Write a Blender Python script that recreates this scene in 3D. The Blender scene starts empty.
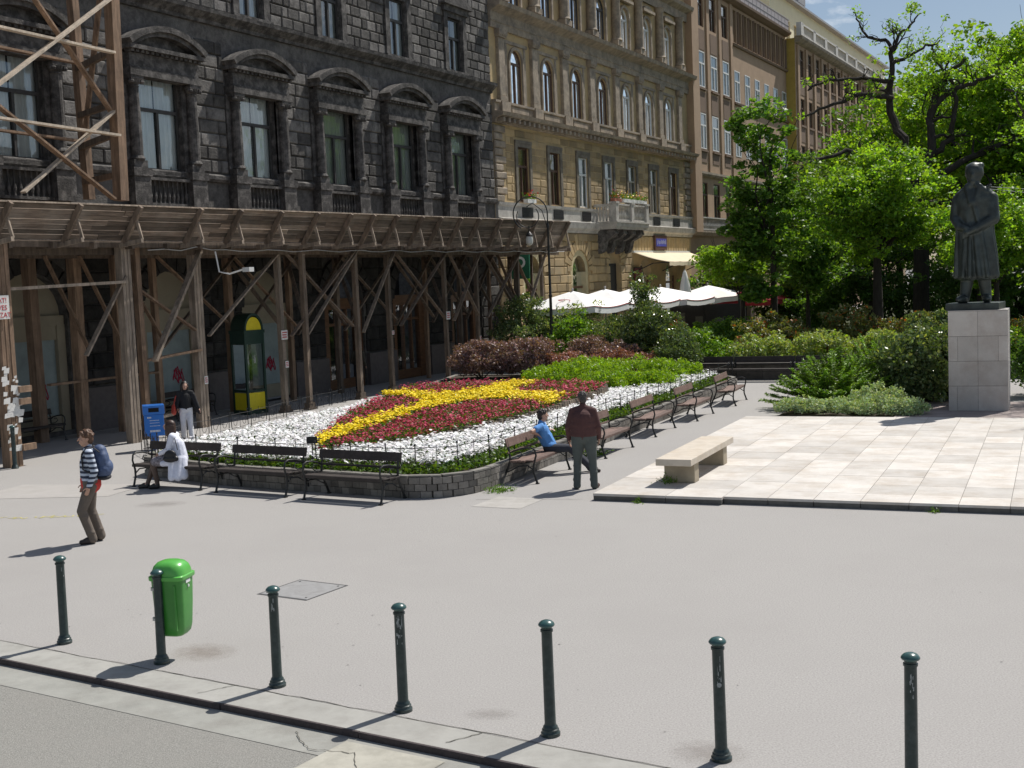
import bpy, math, random
import numpy as np
from mathutils import Vector, Matrix
random.seed(7); rng = np.random.default_rng(11)
C = bpy.context.scene.collection
R = math.radians
# ------------------------------------------------------------------ camera
H = 3.7
cam = bpy.data.cameras.new('camera'); camo = bpy.data.objects.new('camera', cam); C.objects.link(camo)
cam.sensor_width = 36; cam.lens = 1244.4 / 1024 * 36; cam.clip_start = .1; cam.clip_end = 2000
pit, rol = R(4.759), R(2.314)
fw = Vector((0, math.cos(pit), -math.sin(pit))); dn = Vector((0, -math.sin(pit), -math.cos(pit))); rt = Vector((1, 0, 0))
rt2 = rt * math.cos(rol) + dn * math.sin(rol); dn2 = -rt * math.sin(rol) + dn * math.cos(rol)
camo.matrix_world = Matrix(((rt2.x, -dn2.x, -fw.x, 0), (rt2.y, -dn2.y, -fw.y, 0), (rt2.z, -dn2.z, -fw.z, H), (0, 0, 0, 1)))
bpy.context.scene.camera = camo
# ------------------------------------------------------------------ sky, sun, exposure
SUN_EL, SUN_AZ = R(55), R(47)          # azimuth clockwise from +Y
w = bpy.data.worlds.new('World'); bpy.context.scene.world = w; w.use_nodes = True
nt = w.node_tree; nt.nodes.clear()
sky = nt.nodes.new('ShaderNodeTexSky'); sky.sky_type = 'NISHITA'; sky.sun_disc = False
sky.sun_elevation = SUN_EL; sky.sun_rotation = SUN_AZ; sky.air_density = 1.0; sky.dust_density = 1.0; sky.ozone_density = 1.3
bg = nt.nodes.new('ShaderNodeBackground'); bg.inputs[1].default_value = .074
out = nt.nodes.new('ShaderNodeOutputWorld')
tc = nt.nodes.new('ShaderNodeTexCoord'); mp = nt.nodes.new('ShaderNodeMapping'); mp.inputs['Scale'].default_value = (3.2, 3.2, 9)
ns = nt.nodes.new('ShaderNodeTexNoise'); ns.inputs['Scale'].default_value = 2.1; ns.inputs['Detail'].default_value = 7; ns.inputs['Roughness'].default_value = .58
rp = nt.nodes.new('ShaderNodeValToRGB'); rp.color_ramp.elements[0].position = .53; rp.color_ramp.elements[1].position = .68
mx = nt.nodes.new('ShaderNodeMix'); mx.data_type = 'RGBA'; mx.inputs['B'].default_value = (13, 13.2, 13.5, 1)
L = nt.links.new
L(tc.outputs['Generated'], mp.inputs[0]); L(mp.outputs[0], ns.inputs[0]); L(ns.outputs[0], rp.inputs[0]); L(rp.outputs[0], mx.inputs['Factor'])
L(sky.outputs[0], mx.inputs['A']); L(mx.outputs['Result'], bg.inputs[0]); L(bg.outputs[0], out.inputs[0])
sl = bpy.data.lights.new('sun', 'SUN'); sl.energy = 4.8; sl.angle = R(.53); sl.color = (1, .955, .89)
so = bpy.data.objects.new('sun', sl); C.objects.link(so)
sd = Vector((math.sin(SUN_AZ) * math.cos(SUN_EL), math.cos(SUN_AZ) * math.cos(SUN_EL), math.sin(SUN_EL)))
so.rotation_euler = sd.to_track_quat('Z', 'Y').to_euler(); so.location = (30, 20, 60)
sc = bpy.context.scene
sc.view_settings.view_transform = 'Standard'; sc.view_settings.look = 'None'; sc.view_settings.gamma = 1; sc.view_settings.exposure = 0.10
sc.render.resolution_x = 1024; sc.render.resolution_y = 768
# ------------------------------------------------------------------ frames of the place
AZ, PZ = R(27.31), R(23.82)            # facade direction, paving direction
U = Vector((math.sin(AZ), math.cos(AZ), 0)); N = Vector((math.cos(AZ), -math.sin(AZ), 0))
P = Vector((math.sin(PZ), math.cos(PZ), 0)); Q = Vector((math.cos(PZ), -math.sin(PZ), 0))
D0 = -26.2
ANG_F = math.pi / 2 - AZ
ANG_P = -PZ
def FA(s, d, z=0): return U * s + N * d + Vector((0, 0, z))
def PF(f, r, z=0): return P * f + Q * r + Vector((0, 0, z))
# ------------------------------------------------------------------ materials
MATS = {}
def pm(name, col, rough=.8, var=.15, scale=4, bump=.0, bscale=30, metal=0., tone=False, spec=.5, stain=None, stain_scale=1.2, stain_amt=.5, detail=5, coat=0, stretch=None):
    if name in MATS: return MATS[name]
    m = bpy.data.materials.new(name); m.use_nodes = True; t = m.node_tree; n = t.nodes; l = t.links.new
    b = n['Principled BSDF']; b.inputs['Roughness'].default_value = rough; b.inputs['Metallic'].default_value = metal
    b.inputs['Specular IOR Level'].default_value = spec; b.inputs['Coat Weight'].default_value = coat
    tc = n.new('ShaderNodeTexCoord'); src = tc.outputs['Object']
    if stretch:
        mp = n.new('ShaderNodeMapping'); mp.inputs['Scale'].default_value = stretch; l(src, mp.inputs[0]); src = mp.outputs[0]
    no = n.new('ShaderNodeTexNoise'); no.inputs['Scale'].default_value = scale; no.inputs['Detail'].default_value = detail; no.inputs['Roughness'].default_value = .65
    l(src, no.inputs[0])
    r = n.new('ShaderNodeValToRGB'); r.color_ramp.elements[0].position = .3; r.color_ramp.elements[1].position = .72
    r.color_ramp.elements[0].color = tuple(max(0, c * (1 - var)) for c in col) + (1,); r.color_ramp.elements[1].color = tuple(min(1, c * (1 + var)) for c in col) + (1,)
    l(no.outputs[0], r.inputs[0]); c = r.outputs[0]
    if stain:
        n2 = n.new('ShaderNodeTexNoise'); n2.inputs['Scale'].default_value = stain_scale; n2.inputs['Detail'].default_value = 8; n2.inputs['Roughness'].default_value = .7
        l(tc.outputs['Object'], n2.inputs[0])
        r2 = n.new('ShaderNodeValToRGB'); r2.color_ramp.elements[0].position = .45; r2.color_ramp.elements[1].position = .68
        r2.color_ramp.elements[0].color = (0, 0, 0, 1); r2.color_ramp.elements[1].color = (stain_amt,) * 3 + (1,)
        l(n2.outputs[0], r2.inputs[0]); mx = n.new('ShaderNodeMix'); mx.data_type = 'RGBA'; mx.inputs['B'].default_value = tuple(stain) + (1,)
        l(r2.outputs[0], mx.inputs['Factor']); l(c, mx.inputs['A']); c = mx.outputs['Result']
    if tone:
        a = n.new('ShaderNodeAttribute'); a.attribute_name = 'tone'; mx = n.new('ShaderNodeMix'); mx.data_type = 'RGBA'; mx.blend_type = 'MULTIPLY'; mx.inputs['Factor'].default_value = 1
        l(c, mx.inputs['A']); l(a.outputs['Color'], mx.inputs['B']); c = mx.outputs['Result']
    l(c, b.inputs['Base Color'])
    if bump:
        n3 = n.new('ShaderNodeTexNoise'); n3.inputs['Scale'].default_value = bscale; n3.inputs['Detail'].default_value = 6; l(src, n3.inputs[0])
        bp = n.new('ShaderNodeBump'); bp.inputs['Strength'].default_value = bump; bp.inputs['Distance'].default_value = .02; l(n3.outputs[0], bp.inputs['Height']); l(bp.outputs[0], b.inputs['Normal'])
    MATS[name] = m; return m
def leafmat(name, col, trans=.35, rough=.45, var=.25, petal=False):
    if name in MATS: return MATS[name]
    m = bpy.data.materials.new(name); m.use_nodes = True; t = m.node_tree; n = t.nodes; l = t.links.new
    b = n['Principled BSDF']; b.inputs['Roughness'].default_value = rough; b.inputs['Specular IOR Level'].default_value = .35
    a = n.new('ShaderNodeAttribute'); a.attribute_name = 'tone'
    mx = n.new('ShaderNodeMix'); mx.data_type = 'RGBA'; mx.blend_type = 'MULTIPLY'; mx.inputs['Factor'].default_value = 1; mx.inputs['A'].default_value = tuple(col) + (1,)
    l(a.outputs['Color'], mx.inputs['B']); l(mx.outputs['Result'], b.inputs['Base Color'])
    tr = n.new('ShaderNodeBsdfTranslucent'); m2 = n.new('ShaderNodeMix'); m2.data_type = 'RGBA'; m2.blend_type = 'MULTIPLY'; m2.inputs['Factor'].default_value = 1; m2.inputs['B'].default_value = (1, 1, 1, 1) if petal else (1.6, 1.6, .45, 1)
    l(mx.outputs['Result'], m2.inputs['A']); l(m2.outputs['Result'], tr.inputs[0])
    ms = n.new('ShaderNodeMixShader'); ms.inputs[0].default_value = trans; l(b.outputs[0], ms.inputs[1]); l(tr.outputs[0], ms.inputs[2]); l(ms.outputs[0], n['Material Output'].inputs[0])
    MATS[name] = m; return m
def glassmat(name, tint=(.75, .8, .82), refl=.5):
    if name in MATS: return MATS[name]
    m = bpy.data.materials.new(name); m.use_nodes = True; t = m.node_tree; n = t.nodes; l = t.links.new
    n.remove(n['Principled BSDF']); g = n.new('ShaderNodeBsdfGlossy'); g.inputs['Roughness'].default_value = .04; g.inputs[0].default_value = (.9, .95, 1, 1)
    tr = n.new('ShaderNodeBsdfTransparent'); tr.inputs[0].default_value = tuple(tint) + (1,)
    f = n.new('ShaderNodeFresnel'); f.inputs[0].default_value = 1.5; mu = n.new('ShaderNodeMath'); mu.operation = 'MULTIPLY_ADD'; mu.inputs[1].default_value = 1; mu.inputs[2].default_value = refl * .15
    nz = n.new('ShaderNodeTexNoise'); nz.inputs['Scale'].default_value = 2; tcn = n.new('ShaderNodeTexCoord'); l(tcn.outputs['Object'], nz.inputs[0])
    bp = n.new('ShaderNodeBump'); bp.inputs['Strength'].default_value = .12; bp.inputs['Distance'].default_value = .05; l(nz.outputs[0], bp.inputs['Height']); l(bp.outputs[0], g.inputs['Normal'])
    l(f.outputs[0], mu.inputs[0]); ms = n.new('ShaderNodeMixShader'); l(mu.outputs[0], ms.inputs[0]); l(tr.outputs[0], ms.inputs[1]); l(g.outputs[0], ms.inputs[2]); l(ms.outputs[0], n['Material Output'].inputs[0])
    MATS[name] = m; return m
# ------------------------------------------------------------------ mesh builder
class MB:
    def __init__(s): s.v = []; s.f = []; s.t = []; s.sm = False
    def add(s, vs, fs, tone=1.0):
        o = len(s.v); s.v += [tuple(p) for p in vs]; s.f += [tuple(i + o for i in f) for f in fs]; s.t += [tone] * len(fs); return s
    def box(s, x0, x1, y0, y1, z0, z1, tone=1.0):
        return s.add([(x0, y0, z0), (x1, y0, z0), (x1, y1, z0), (x0, y1, z0), (x0, y0, z1), (x1, y0, z1), (x1, y1, z1), (x0, y1, z1)],
                     [(0, 3, 2, 1), (4, 5, 6, 7), (0, 1, 5, 4), (1, 2, 6, 5), (2, 3, 7, 6), (3, 0, 4, 7)], tone)
    def block(s, x0, x1, y0, y1, z0, z1, c=.03, tone=1.0):
        # box against a wall at y1 with chamfered front face at y0
        return s.add([(x0, y1, z0), (x1, y1, z0), (x1, y1, z1), (x0, y1, z1), (x0, y0 + c, z0), (x1, y0 + c, z0), (x1, y0 + c, z1), (x0, y0 + c, z1),
                      (x0 + c, y0, z0 + c), (x1 - c, y0, z0 + c), (x1 - c, y0, z1 - c), (x0 + c, y0, z1 - c)],
                     [(0, 1, 5, 4), (1, 2, 6, 5), (2, 3, 7, 6), (3, 0, 4, 7), (4, 5, 9, 8), (5, 6, 10, 9), (6, 7, 11, 10), (7, 4, 8, 11), (8, 9, 10, 11)], tone)
    def quad(s, a, b, c, d, tone=1.0): return s.add([a, b, c, d], [(0, 1, 2, 3)], tone)
    def beam(s, a, b, w, h, up=(0, 0, 1), tone=1.0, w2=None, h2=None):
        a = Vector(a); b = Vector(b); d = (b - a).normalized(); up = Vector(up)
        if abs(d.dot(up)) > .98: up = Vector((0, 1, 0)) if abs(d.y) < .9 else Vector((1, 0, 0))
        x = d.cross(up).normalized(); y = x.cross(d).normalized(); w2 = w if w2 is None else w2; h2 = h if h2 is None else h2
        vs = [a + x * i * w / 2 + y * j * h / 2 for i, j in ((-1, -1), (1, -1), (1, 1), (-1, 1))] + [b + x * i * w2 / 2 + y * j * h2 / 2 for i, j in ((-1, -1), (1, -1), (1, 1), (-1, 1))]
        return s.add(vs, [(3, 2, 1, 0), (4, 5, 6, 7), (0, 1, 5, 4), (1, 2, 6, 5), (2, 3, 7, 6), (3, 0, 4, 7)], tone)
    def tube(s, pts, rad, k=8, cap=True, tone=1.0, flat=1.0):
        pts = [Vector(p) for p in pts]; n = len(pts); rad = rad if hasattr(rad, '__len__') else [rad] * n
        vs = []; fs = []; prev = None
        for i, p in enumerate(pts):
            d = (pts[min(i + 1, n - 1)] - pts[max(i - 1, 0)])
            d = d.normalized() if d.length > 1e-9 else Vector((0, 0, 1))
            if prev is None:
                a = Vector((0, 0, 1)) if abs(d.z) < .9 else Vector((1, 0, 0)); x = d.cross(a).normalized()
            else:
                x = prev - d * prev.dot(d); x = x.normalized() if x.length > 1e-6 else d.cross(Vector((0, 0, 1))).normalized()
            prev = x; y = d.cross(x)
            for j in range(k):
                a = 2 * math.pi * j / k; vs.append(p + (x * math.cos(a) + y * math.sin(a) * flat) * rad[i])
        for i in range(n - 1):
            for j in range(k):
                a = i * k + j; b = i * k + (j + 1) % k; fs.append((a, b, b + k, a + k))
        if cap: fs.append(tuple(range(k - 1, -1, -1))); fs.append(tuple((n - 1) * k + j for j in range(k)))
        return s.add(vs, fs, tone)
    def lathe(s, prof, c=(0, 0, 0), k=16, sx=1, sy=1, tone=1.0, rot=0, cap=True):
        vs = []; fs = []; n = len(prof)
        for r, z in prof:
            for j in range(k):
                a = 2 * math.pi * j / k + rot; vs.append((c[0] + r * math.cos(a) * sx, c[1] + r * math.sin(a) * sy, c[2] + z))
        for i in range(n - 1):
            for j in range(k):
                a = i * k + j; b = i * k + (j + 1) % k; fs.append((a, b, b + k, a + k))
        if cap: fs.append(tuple(range(k - 1, -1, -1))); fs.append(tuple((n - 1) * k + j for j in range(k)))
        return s.add(vs, fs, tone)
    def ell(s, c, r, rot=None, k=14, m=9, tone=1.0):
        c = Vector(c); r = (r, r, r) if not hasattr(r, '__len__') else r; vs = []; fs = []
        Mx = rot if rot is not None else Matrix.Identity(3)
        for i in range(1, m):
            t = math.pi * i / m
            for j in range(k):
                a = 2 * math.pi * j / k; vs.append(c + Mx @ Vector((r[0] * math.sin(t) * math.cos(a), r[1] * math.sin(t) * math.sin(a), -r[2] * math.cos(t))))
        for i in range(m - 2):
            for j in range(k):
                a = i * k + j; b = i * k + (j + 1) % k; fs.append((a, b, b + k, a + k))
        b0 = len(vs); vs.append(c + Mx @ Vector((0, 0, -r[2]))); vs.append(c + Mx @ Vector((0, 0, r[2])))
        for j in range(k):
            fs.append((b0, (j + 1) % k, j)); fs.append((b0 + 1, (m - 2) * k + j, (m - 2) * k + (j + 1) % k))
        return s.add(vs, fs, tone)
    def cap(s, a, b, ra, rb, k=12):      # tapered capsule
        a = Vector(a); b = Vector(b); d = (b - a).normalized() if (b - a).length > 1e-6 else Vector((0, 0, 1)); pts = []; rad = []
        for t in (-.96, -.75, -.4): pts.append(a + d * ra * t); rad.append(ra * math.sqrt(1 - t * t))
        pts.append(a); rad.append(ra); pts.append(b); rad.append(rb)
        for t in (.4, .75, .96): pts.append(b + d * rb * t); rad.append(rb * math.sqrt(1 - t * t))
        return s.tube(pts, rad, k)
    def prism(s, poly, y0, y1, tone=1.0):  # polygon in xz, extruded along y
        n = len(poly); vs = [(x, y0, z) for x, z in poly] + [(x, y1, z) for x, z in poly]
        return s.add(vs, [tuple(range(n)), tuple(range(2 * n - 1, n - 1, -1))] + [(i, i + n, (i + 1) % n + n, (i + 1) % n) for i in range(n)], tone)
    def slab(s, poly, z0, z1, tone=1.0):   # polygon in xy, extruded along z
        n = len(poly); vs = [(p[0], p[1], z0) for p in poly] + [(p[0], p[1], z1) for p in poly]
        return s.add(vs, [tuple(range(n - 1, -1, -1)), tuple(range(n, 2 * n))] + [(i, (i + 1) % n, (i + 1) % n + n, i + n) for i in range(n)], tone)
    def build(s, name, m, parent=None, smooth=False, bev=0):
        me = bpy.data.meshes.new(name); me.from_pydata(s.v, [], s.f); me.materials.append(m)
        if any(t != 1.0 for t in s.t):
            at = me.attributes.new('tone', 'FLOAT_COLOR', 'FACE'); a = np.ones((len(s.f), 4), np.float32)
            for i, t in enumerate(s.t): a[i, :3] = t
            at.data.foreach_set('color', a.ravel())
        else:
            at = me.attributes.new('tone', 'FLOAT_COLOR', 'FACE'); at.data.foreach_set('color', np.ones(4 * len(s.f), np.float32))
        if smooth: me.polygons.foreach_set('use_smooth', [True] * len(s.f))
        me.update(); o = bpy.data.objects.new(name, me); C.objects.link(o)
        if smooth == 'auto': me.set_sharp_from_angle(angle=R(40))
        if parent: o.parent = parent
        if bev:
            b = o.modifiers.new('bevel', 'BEVEL'); b.width = bev; b.segments = 2; b.limit_method = 'ANGLE'
        return o
def tag(o, label=None, cat=None, group=None, kind=None):
    if label: o['label'] = label
    if cat: o['category'] = cat
    if group: o['group'] = group
    if kind: o['kind'] = kind
    return o
def thing(name, label, cat, loc=(0, 0, 0), rz=0, group=None):
    o = bpy.data.objects.new(name, None); o.empty_display_size = .2; C.objects.link(o); o.location = loc; o.rotation_euler = (0, 0, rz)
    return tag(o, label, cat, group)
def dup(root, loc, rz, label, group=None, scale=None):
    r = root.copy(); C.objects.link(r); r.location = loc; r.rotation_euler = (0, 0, rz); r['label'] = label
    if scale: r.scale = (scale,) * 3
    if group: r['group'] = group
    def rec(a, b):
        for ch in list(a.children):
            c = ch.copy(); C.objects.link(c); c.parent = b; rec(ch, c)
    rec(root, r); return r
def dupchild(o, parent, loc=None):
    c = o.copy(); C.objects.link(c); c.parent = parent
    if loc is not None: c.location = loc
    for ch in o.children: dupchild(ch, c)
    return c
def remesh(mb, name, m, voxel, smooth_it=4, parent=None, dec=None):
    o = mb.build(name, m); md = o.modifiers.new('r', 'REMESH'); md.mode = 'VOXEL'; md.voxel_size = voxel
    if smooth_it: s = o.modifiers.new('s', 'SMOOTH'); s.iterations = smooth_it; s.factor = .5
    dg = bpy.context.evaluated_depsgraph_get(); dg.update()
    me = bpy.data.meshes.new_from_object(o.evaluated_get(dg)); me.name = name
    me.materials.clear(); me.materials.append(m)
    me.polygons.foreach_set('use_smooth', [True] * len(me.polygons)); old = o.data; o.modifiers.clear(); o.data = me; bpy.data.meshes.remove(old)
    if parent: o.parent = parent
    return o
def quads(name, V, tone, m, parent=None, n=4):
    """V: (k,n,3) array of polygons, tone: (k,3)"""
    k = V.shape[0]; me = bpy.data.meshes.new(name); me.vertices.add(k * n); me.vertices.foreach_set('co', V.astype(np.float32).ravel())
    me.loops.add(k * n); me.loops.foreach_set('vertex_index', np.arange(k * n, dtype=np.int32)); me.polygons.add(k)
    me.polygons.foreach_set('loop_start', np.arange(0, k * n, n, dtype=np.int32))
    at = me.attributes.new('tone', 'FLOAT_COLOR', 'FACE'); a = np.ones((k, 4), np.float32); a[:, :3] = tone; at.data.foreach_set('color', a.ravel())
    me.materials.append(m); me.update(calc_edges=True); o = bpy.data.objects.new(name, me); C.objects.link(o)
    if parent: o.parent = parent
    return o
def leafquads(cen, size, nrm=None, flat=0., asp=.6, hue=.12):
    """rhombic leaves with random orientation at the centres"""
    k = len(cen); a = rng.normal(size=(k, 3)); b = rng.normal(size=(k, 3))
    if flat: b[:, 2] *= (1 - flat); a[:, 2] *= (1 - flat)
    a /= np.linalg.norm(a, axis=1)[:, None]; b -= (a * b).sum(1)[:, None] * a; b /= np.linalg.norm(b, axis=1)[:, None] + 1e-9
    sz = (size * rng.uniform(.6, 1.3, k))[:, None]
    V = np.stack([cen - a * sz, cen + b * sz * asp + a * sz * .1, cen + a * sz, cen - b * sz * asp + a * sz * .1], 1)
    t = rng.uniform(.65, 1.3, (k, 1)); tone = np.concatenate([t * rng.uniform(1 - hue, 1 + hue * 2, (k, 1)), t, t * rng.uniform(.7, 1.1, (k, 1))], 1)
    return V, tone
# ================================================================== materials used often
asph = pm('plaza_asphalt', (.342, .33, .316), .9, .26, 60, bump=.3, bscale=200, stain=(.305, .292, .28), stain_scale=.22, stain_amt=.55, detail=3)
road_m = pm('road_asphalt', (.25, .245, .225), .92, .38, 70, bump=.5, bscale=140, stain=(.26, .25, .23), stain_scale=1.5, stain_amt=.5)
gut_m = pm('gutter_concrete', (.30, .30, .275), .9, .14, 3, bump=.2, bscale=120, stain=(.2, .19, .17), stain_scale=2, stain_amt=.6)
strip_m = pm('edge_concrete', (.345, .34, .315), .9, .12, 2, bump=.2, bscale=100, stain=(.22, .21, .19), stain_scale=3, stain_amt=.5)
kerb_m = pm('kerb_granite', (.055, .043, .043), .8, .3, 20, bump=.4, bscale=60)
soil_m = pm('soil', (.05, .038, .026), 1, .4, 14, bump=.8, bscale=30)
grass_m = pm('park_ground', (.05, .06, .022), 1, .45, 3, bump=.5, bscale=30)
# ================================================================== ground
K0 = Vector((-5.44, 12.69, 0)); KD = Vector((.845, -.535, 0)).normalized(); KN = Vector((-KD.y, KD.x, 0)); KN = KN if KN.y < 0 else -KN
def KP(t, o, z=0): return K0 + KD * t + KN * o + Vector((0, 0, z))
def sheet(name, pts, m, th=0.0):
    mb = MB(); mb.add(pts, [tuple(range(len(pts)))]); o = mb.build(name, m); o.data.polygons[0].flip() if o.data.polygons[0].normal.z < 0 else None
    return tag(o, kind='structure')
sheet('ground', [(-500, -400, -.08), (700, -400, -.08), (700, 900, -.08), (-500, 900, -.08)], pm('far_ground', (.16, .155, .15), .95, .2, .2))
sheet('road', [KP(-60, .45, -.06), KP(60, .45, -.06), KP(60, 12, -.06), KP(-60, 12, -.06)], road_m)
sheet('gutter', [KP(-60, 0, -.056), KP(60, 0, -.056), KP(60, .46, -.056), KP(-60, .46, -.056)], gut_m)
mb = MB()
for i in range(-20, 24):      # kerb stones
    a = KP(i * 1.6 + .008, -.0); b = KP(i * 1.6 + 1.592, -.0); jit = random.uniform(-.006, .006)
    pa = [KP(i * 1.6 + .006, -.07 , z) for z in (-.12, .004)]; 
    q0, q1, q2, q3 = KP(i * 1.6 + .003, -.005 + jit), KP(i * 1.6 + 1.597, -.005 + jit), KP(i * 1.6 + 1.597, .028 + jit), KP(i * 1.6 + .003, .028 + jit)
    mb.slab([q3, q2, q1, q0], -.075, .002, random.uniform(.8, 1.2))
tag(mb.build('kerb', kerb_m, bev=.006), kind='structure')
sheet('plaza', [KP(-80, -.42, 0), KP(90, -.42, 0), (140, 330, 0), (-90, 330, 0)], asph)
sheet('pavement_edge', [KP(-60, .0, .0), KP(60, .0, .0), KP(60, -.415, .0), KP(-60, -.415, .0)], strip_m)
# seams and cracks in the asphalt: thin wandering dark lines
def crack(name, pts, wd, m, n=14, amp=.02):
    mb = MB(); prev = None; P_ = []
    for a, b in zip(pts[:-1], pts[1:]):
        a = Vector(a); b = Vector(b)
        for i in range(n): P_.append(a.lerp(b, i / n) + Vector((random.uniform(-amp, amp), random.uniform(-amp, amp), 0)))
    P_.append(Vector(pts[-1]))
    for a, b in zip(P_[:-1], P_[1:]):
        d = (b - a); d.z = 0; d.normalize(); s = Vector((-d.y, d.x, 0)) * wd * random.uniform(.5, 1)
        mb.add([a - s, a + s, b + s, b - s], [(0, 1, 2, 3)])
    o = mb.build(name, m); return tag(o, kind='structure')
crk = pm('crack', (.10, .095, .08), 1, .2, 20)
crack('seam', [KP(-12, -.43, .004), KP(0, -.42, .004), KP(6, -.43, .004), KP(14, -.43, .004)], .006, crk, 40, .012)
crack('crack', [KP(2.8, -.1, .006), KP(2.95, -.42, .006)], .006, crk, 8, .012)
crack('crack', [KP(5.6, -.1, .006), KP(5.75, -.42, .006)], .006, crk, 8, .012)
crack('crack', [(-.7, 21.0, .004), (1.1, 20.6, .004)], .007, crk, 12, .02)
yl = pm('yellow_paint', (.42, .36, .20), .9, .25, 12)
sheet('road_marking', [KP(-6, 1.5, -.052), KP(1.2, 1.5, -.052), KP(1.2, 1.62, -.052), KP(-6, 1.62, -.052)], yl)
sheet('crossing_slab', [KP(4.75, .12, -.05), KP(5.75, .12, -.05), KP(5.75, 1.1, -.05), KP(4.75, 1.1, -.05)], pm('beige_slab', (.40, .385, .33), .9, .12, 5, stain=(.25, .24, .2), stain_scale=4, stain_amt=.6))
crack('crack', [KP(4.2, .15, -.046), KP(4.6, .4, -.046), KP(5.0, .3, -.045), KP(5.3, .7, -.045)], .005, crk, 8, .02)
# patch of old concrete by the bed corner and worn pale patch at left
sheet('patch', [(-.75, 20.35, .004), (.05, 19.95, .004), (.45, 20.75, .004), (-.3, 21.2, .004)], pm('patch_concrete', (.40, .385, .36), .9, .08, 6, stain=(.3, .28, .25), stain_scale=4, stain_amt=.5))
sheet('patch', [(-10.4, 23.2, .004), (-7.6, 22.9, .004), (-7.2, 24.2, .004), (-9.9, 24.8, .004)], pm('patch_pale', (.38, .363, .345), .9, .06, 3, stain=(.34, .325, .3), stain_scale=2.4, stain_amt=.6))
# yellow chalk scrawl across the ground at left
mb = MB(); ch = []
for i in range(64):
    t = i / 63; x = -10.2 + t * 3.1; y = 21.1 - t * .15
    ch.append((x + random.uniform(-.05, .05), y + random.uniform(-.13, .13), .005))
for a, b in zip(ch[:-1], ch[1:]):
    if random.random() < .85:
        a = Vector(a); b = Vector(b); d = (b - a).normalized(); s = Vector((-d.y, d.x, 0)) * .012; mb.add([a - s, a + s, b + s, b - s], [(0, 1, 2, 3)])
tag(mb.build('chalk_marks', pm('yellow_chalk', (.55, .50, .18), 1, .3, 20)), kind='structure')
# manhole plate
t = thing('manhole_cover', 'flat grey steel access plate let into the plaza behind the bollards', 'manhole cover', (-2.68, 15.1, 0), math.atan2(-.46, .75)); t.scale = (.86, .86, 1)
mb = MB(); mb.box(-.43, .43, -.42, .42, -.02, .006); mb.build('plate', pm('steel_plate', (.30, .30, .30), .6, .12, 8, bump=.3, bscale=90, stain=(.2, .19, .18), stain_scale=5), t, bev=.003)
mb = MB()
for x0, x1, y0, y1 in ((-.46, .46, -.46, -.43), (-.46, .46, .43, .46), (-.46, -.437, -.43, .43), (.437, .46, -.43, .43)): mb.box(x0, x1, y0, y1, -.02, .004)
mb.build('frame', pm('dark_iron', (.09, .09, .09), .7, .2, 10), t)
mb = MB()
for sx in (-1, 1):
    for sy in (-1, 1): mb.lathe([(.018, .006), (.018, .01)], (sx * .36, sy * .35, 0), 8)
mb.build('bolt', MATS['dark_iron'], t)
# travertine platform
trav = pm('travertine', (.585, .555, .515), .75, .12, 2.2, tone=True, bump=.35, bscale=35, stain=(.40, .325, .245), stain_scale=1.9, stain_amt=.5, detail=12)
tgap = pm('joint_mortar', (.14, .125, .105), .95, .2, 10)
root = thing('stone_platform', 'low platform of pale travertine slabs under the stone bench', 'platform', PF(19.25, -7.1, 0), ANG_P)
def plat(x, y): return (x + 7.1, y - 19.25)
mb = MB(); rows = [19.32, 20.0, 20.86, 21.7, 22.5, 23.37, 24.3, 25.2, 26.1, 27.0, 27.9, 28.8, 29.7, 30.35]
mb.box(0.03, 13.6, .12, 11.06, .0, .113)
mb.build('bed', tgap, root)
mb = MB(); base = MB()
xs0 = [-7.1, -5.85, -4.92] + [-4.92 + .71 * 1.0 * i + 0 for i in range(1, 17)]
rr = random.Random(5)
for i in range(len(rows) - 1):
    y0, y1 = rows[i], rows[i + 1]
    for j in range(len(xs0) - 1):
        x0, x1 = xs0[j], xs0[j + 1]
        yy0 = y0 - (.1 if (i == 0 and j < 2) else 0)
        tn = rr.choice([1, 1, 1.05, .95, .9, 1.08, 1.0, .84]); tr = rr.random()
        tone = tn
        g = .004
        a, b = plat(x0 + g, yy0 + g), plat(x1 - g, y1 - g)
        mb.box(a[0], b[0], a[1], b[1], .08, .12 + rr.uniform(-.001, .002), tone)
mb.build('slab', trav, root)
mb = MB()
for j in range(len(xs0) - 1):
    x0, x1 = xs0[j], xs0[j + 1]; yy0 = 19.32 - (.1 if j < 2 else 0)
    a, b = plat(x0 + .006, yy0 + .014), plat(x1 - .006, yy0 + .2); mb.box(a[0], b[0], a[1], b[1], 0, .079, rr.uniform(.8, 1.1))
for i in range(len(rows) - 1):
    a = plat(-7.09, rows[i] + (.22 if i == 0 else .005)); mb.box(.008, .028, a[1], a[1] + rows[i + 1] - rows[i] - (.225 if i == 0 else .01), 0, .079, rr.uniform(.8, 1.1))
mb.build('edge', pm('edge_stone', (.13, .125, .115), .9, .25, 6, tone=True, bump=.4, bscale=40), root)
# pinkish strip behind the platform
sheet('path', [PF(30.45, -3.6, .1), PF(30.45, 7, .1), PF(34.0, 7, .1), PF(34.0, -3.6, .1)], pm('pink_paving', (.30, .25, .235), .9, .15, 3, bump=.2, stain=(.2, .18, .16), stain_scale=2))

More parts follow.
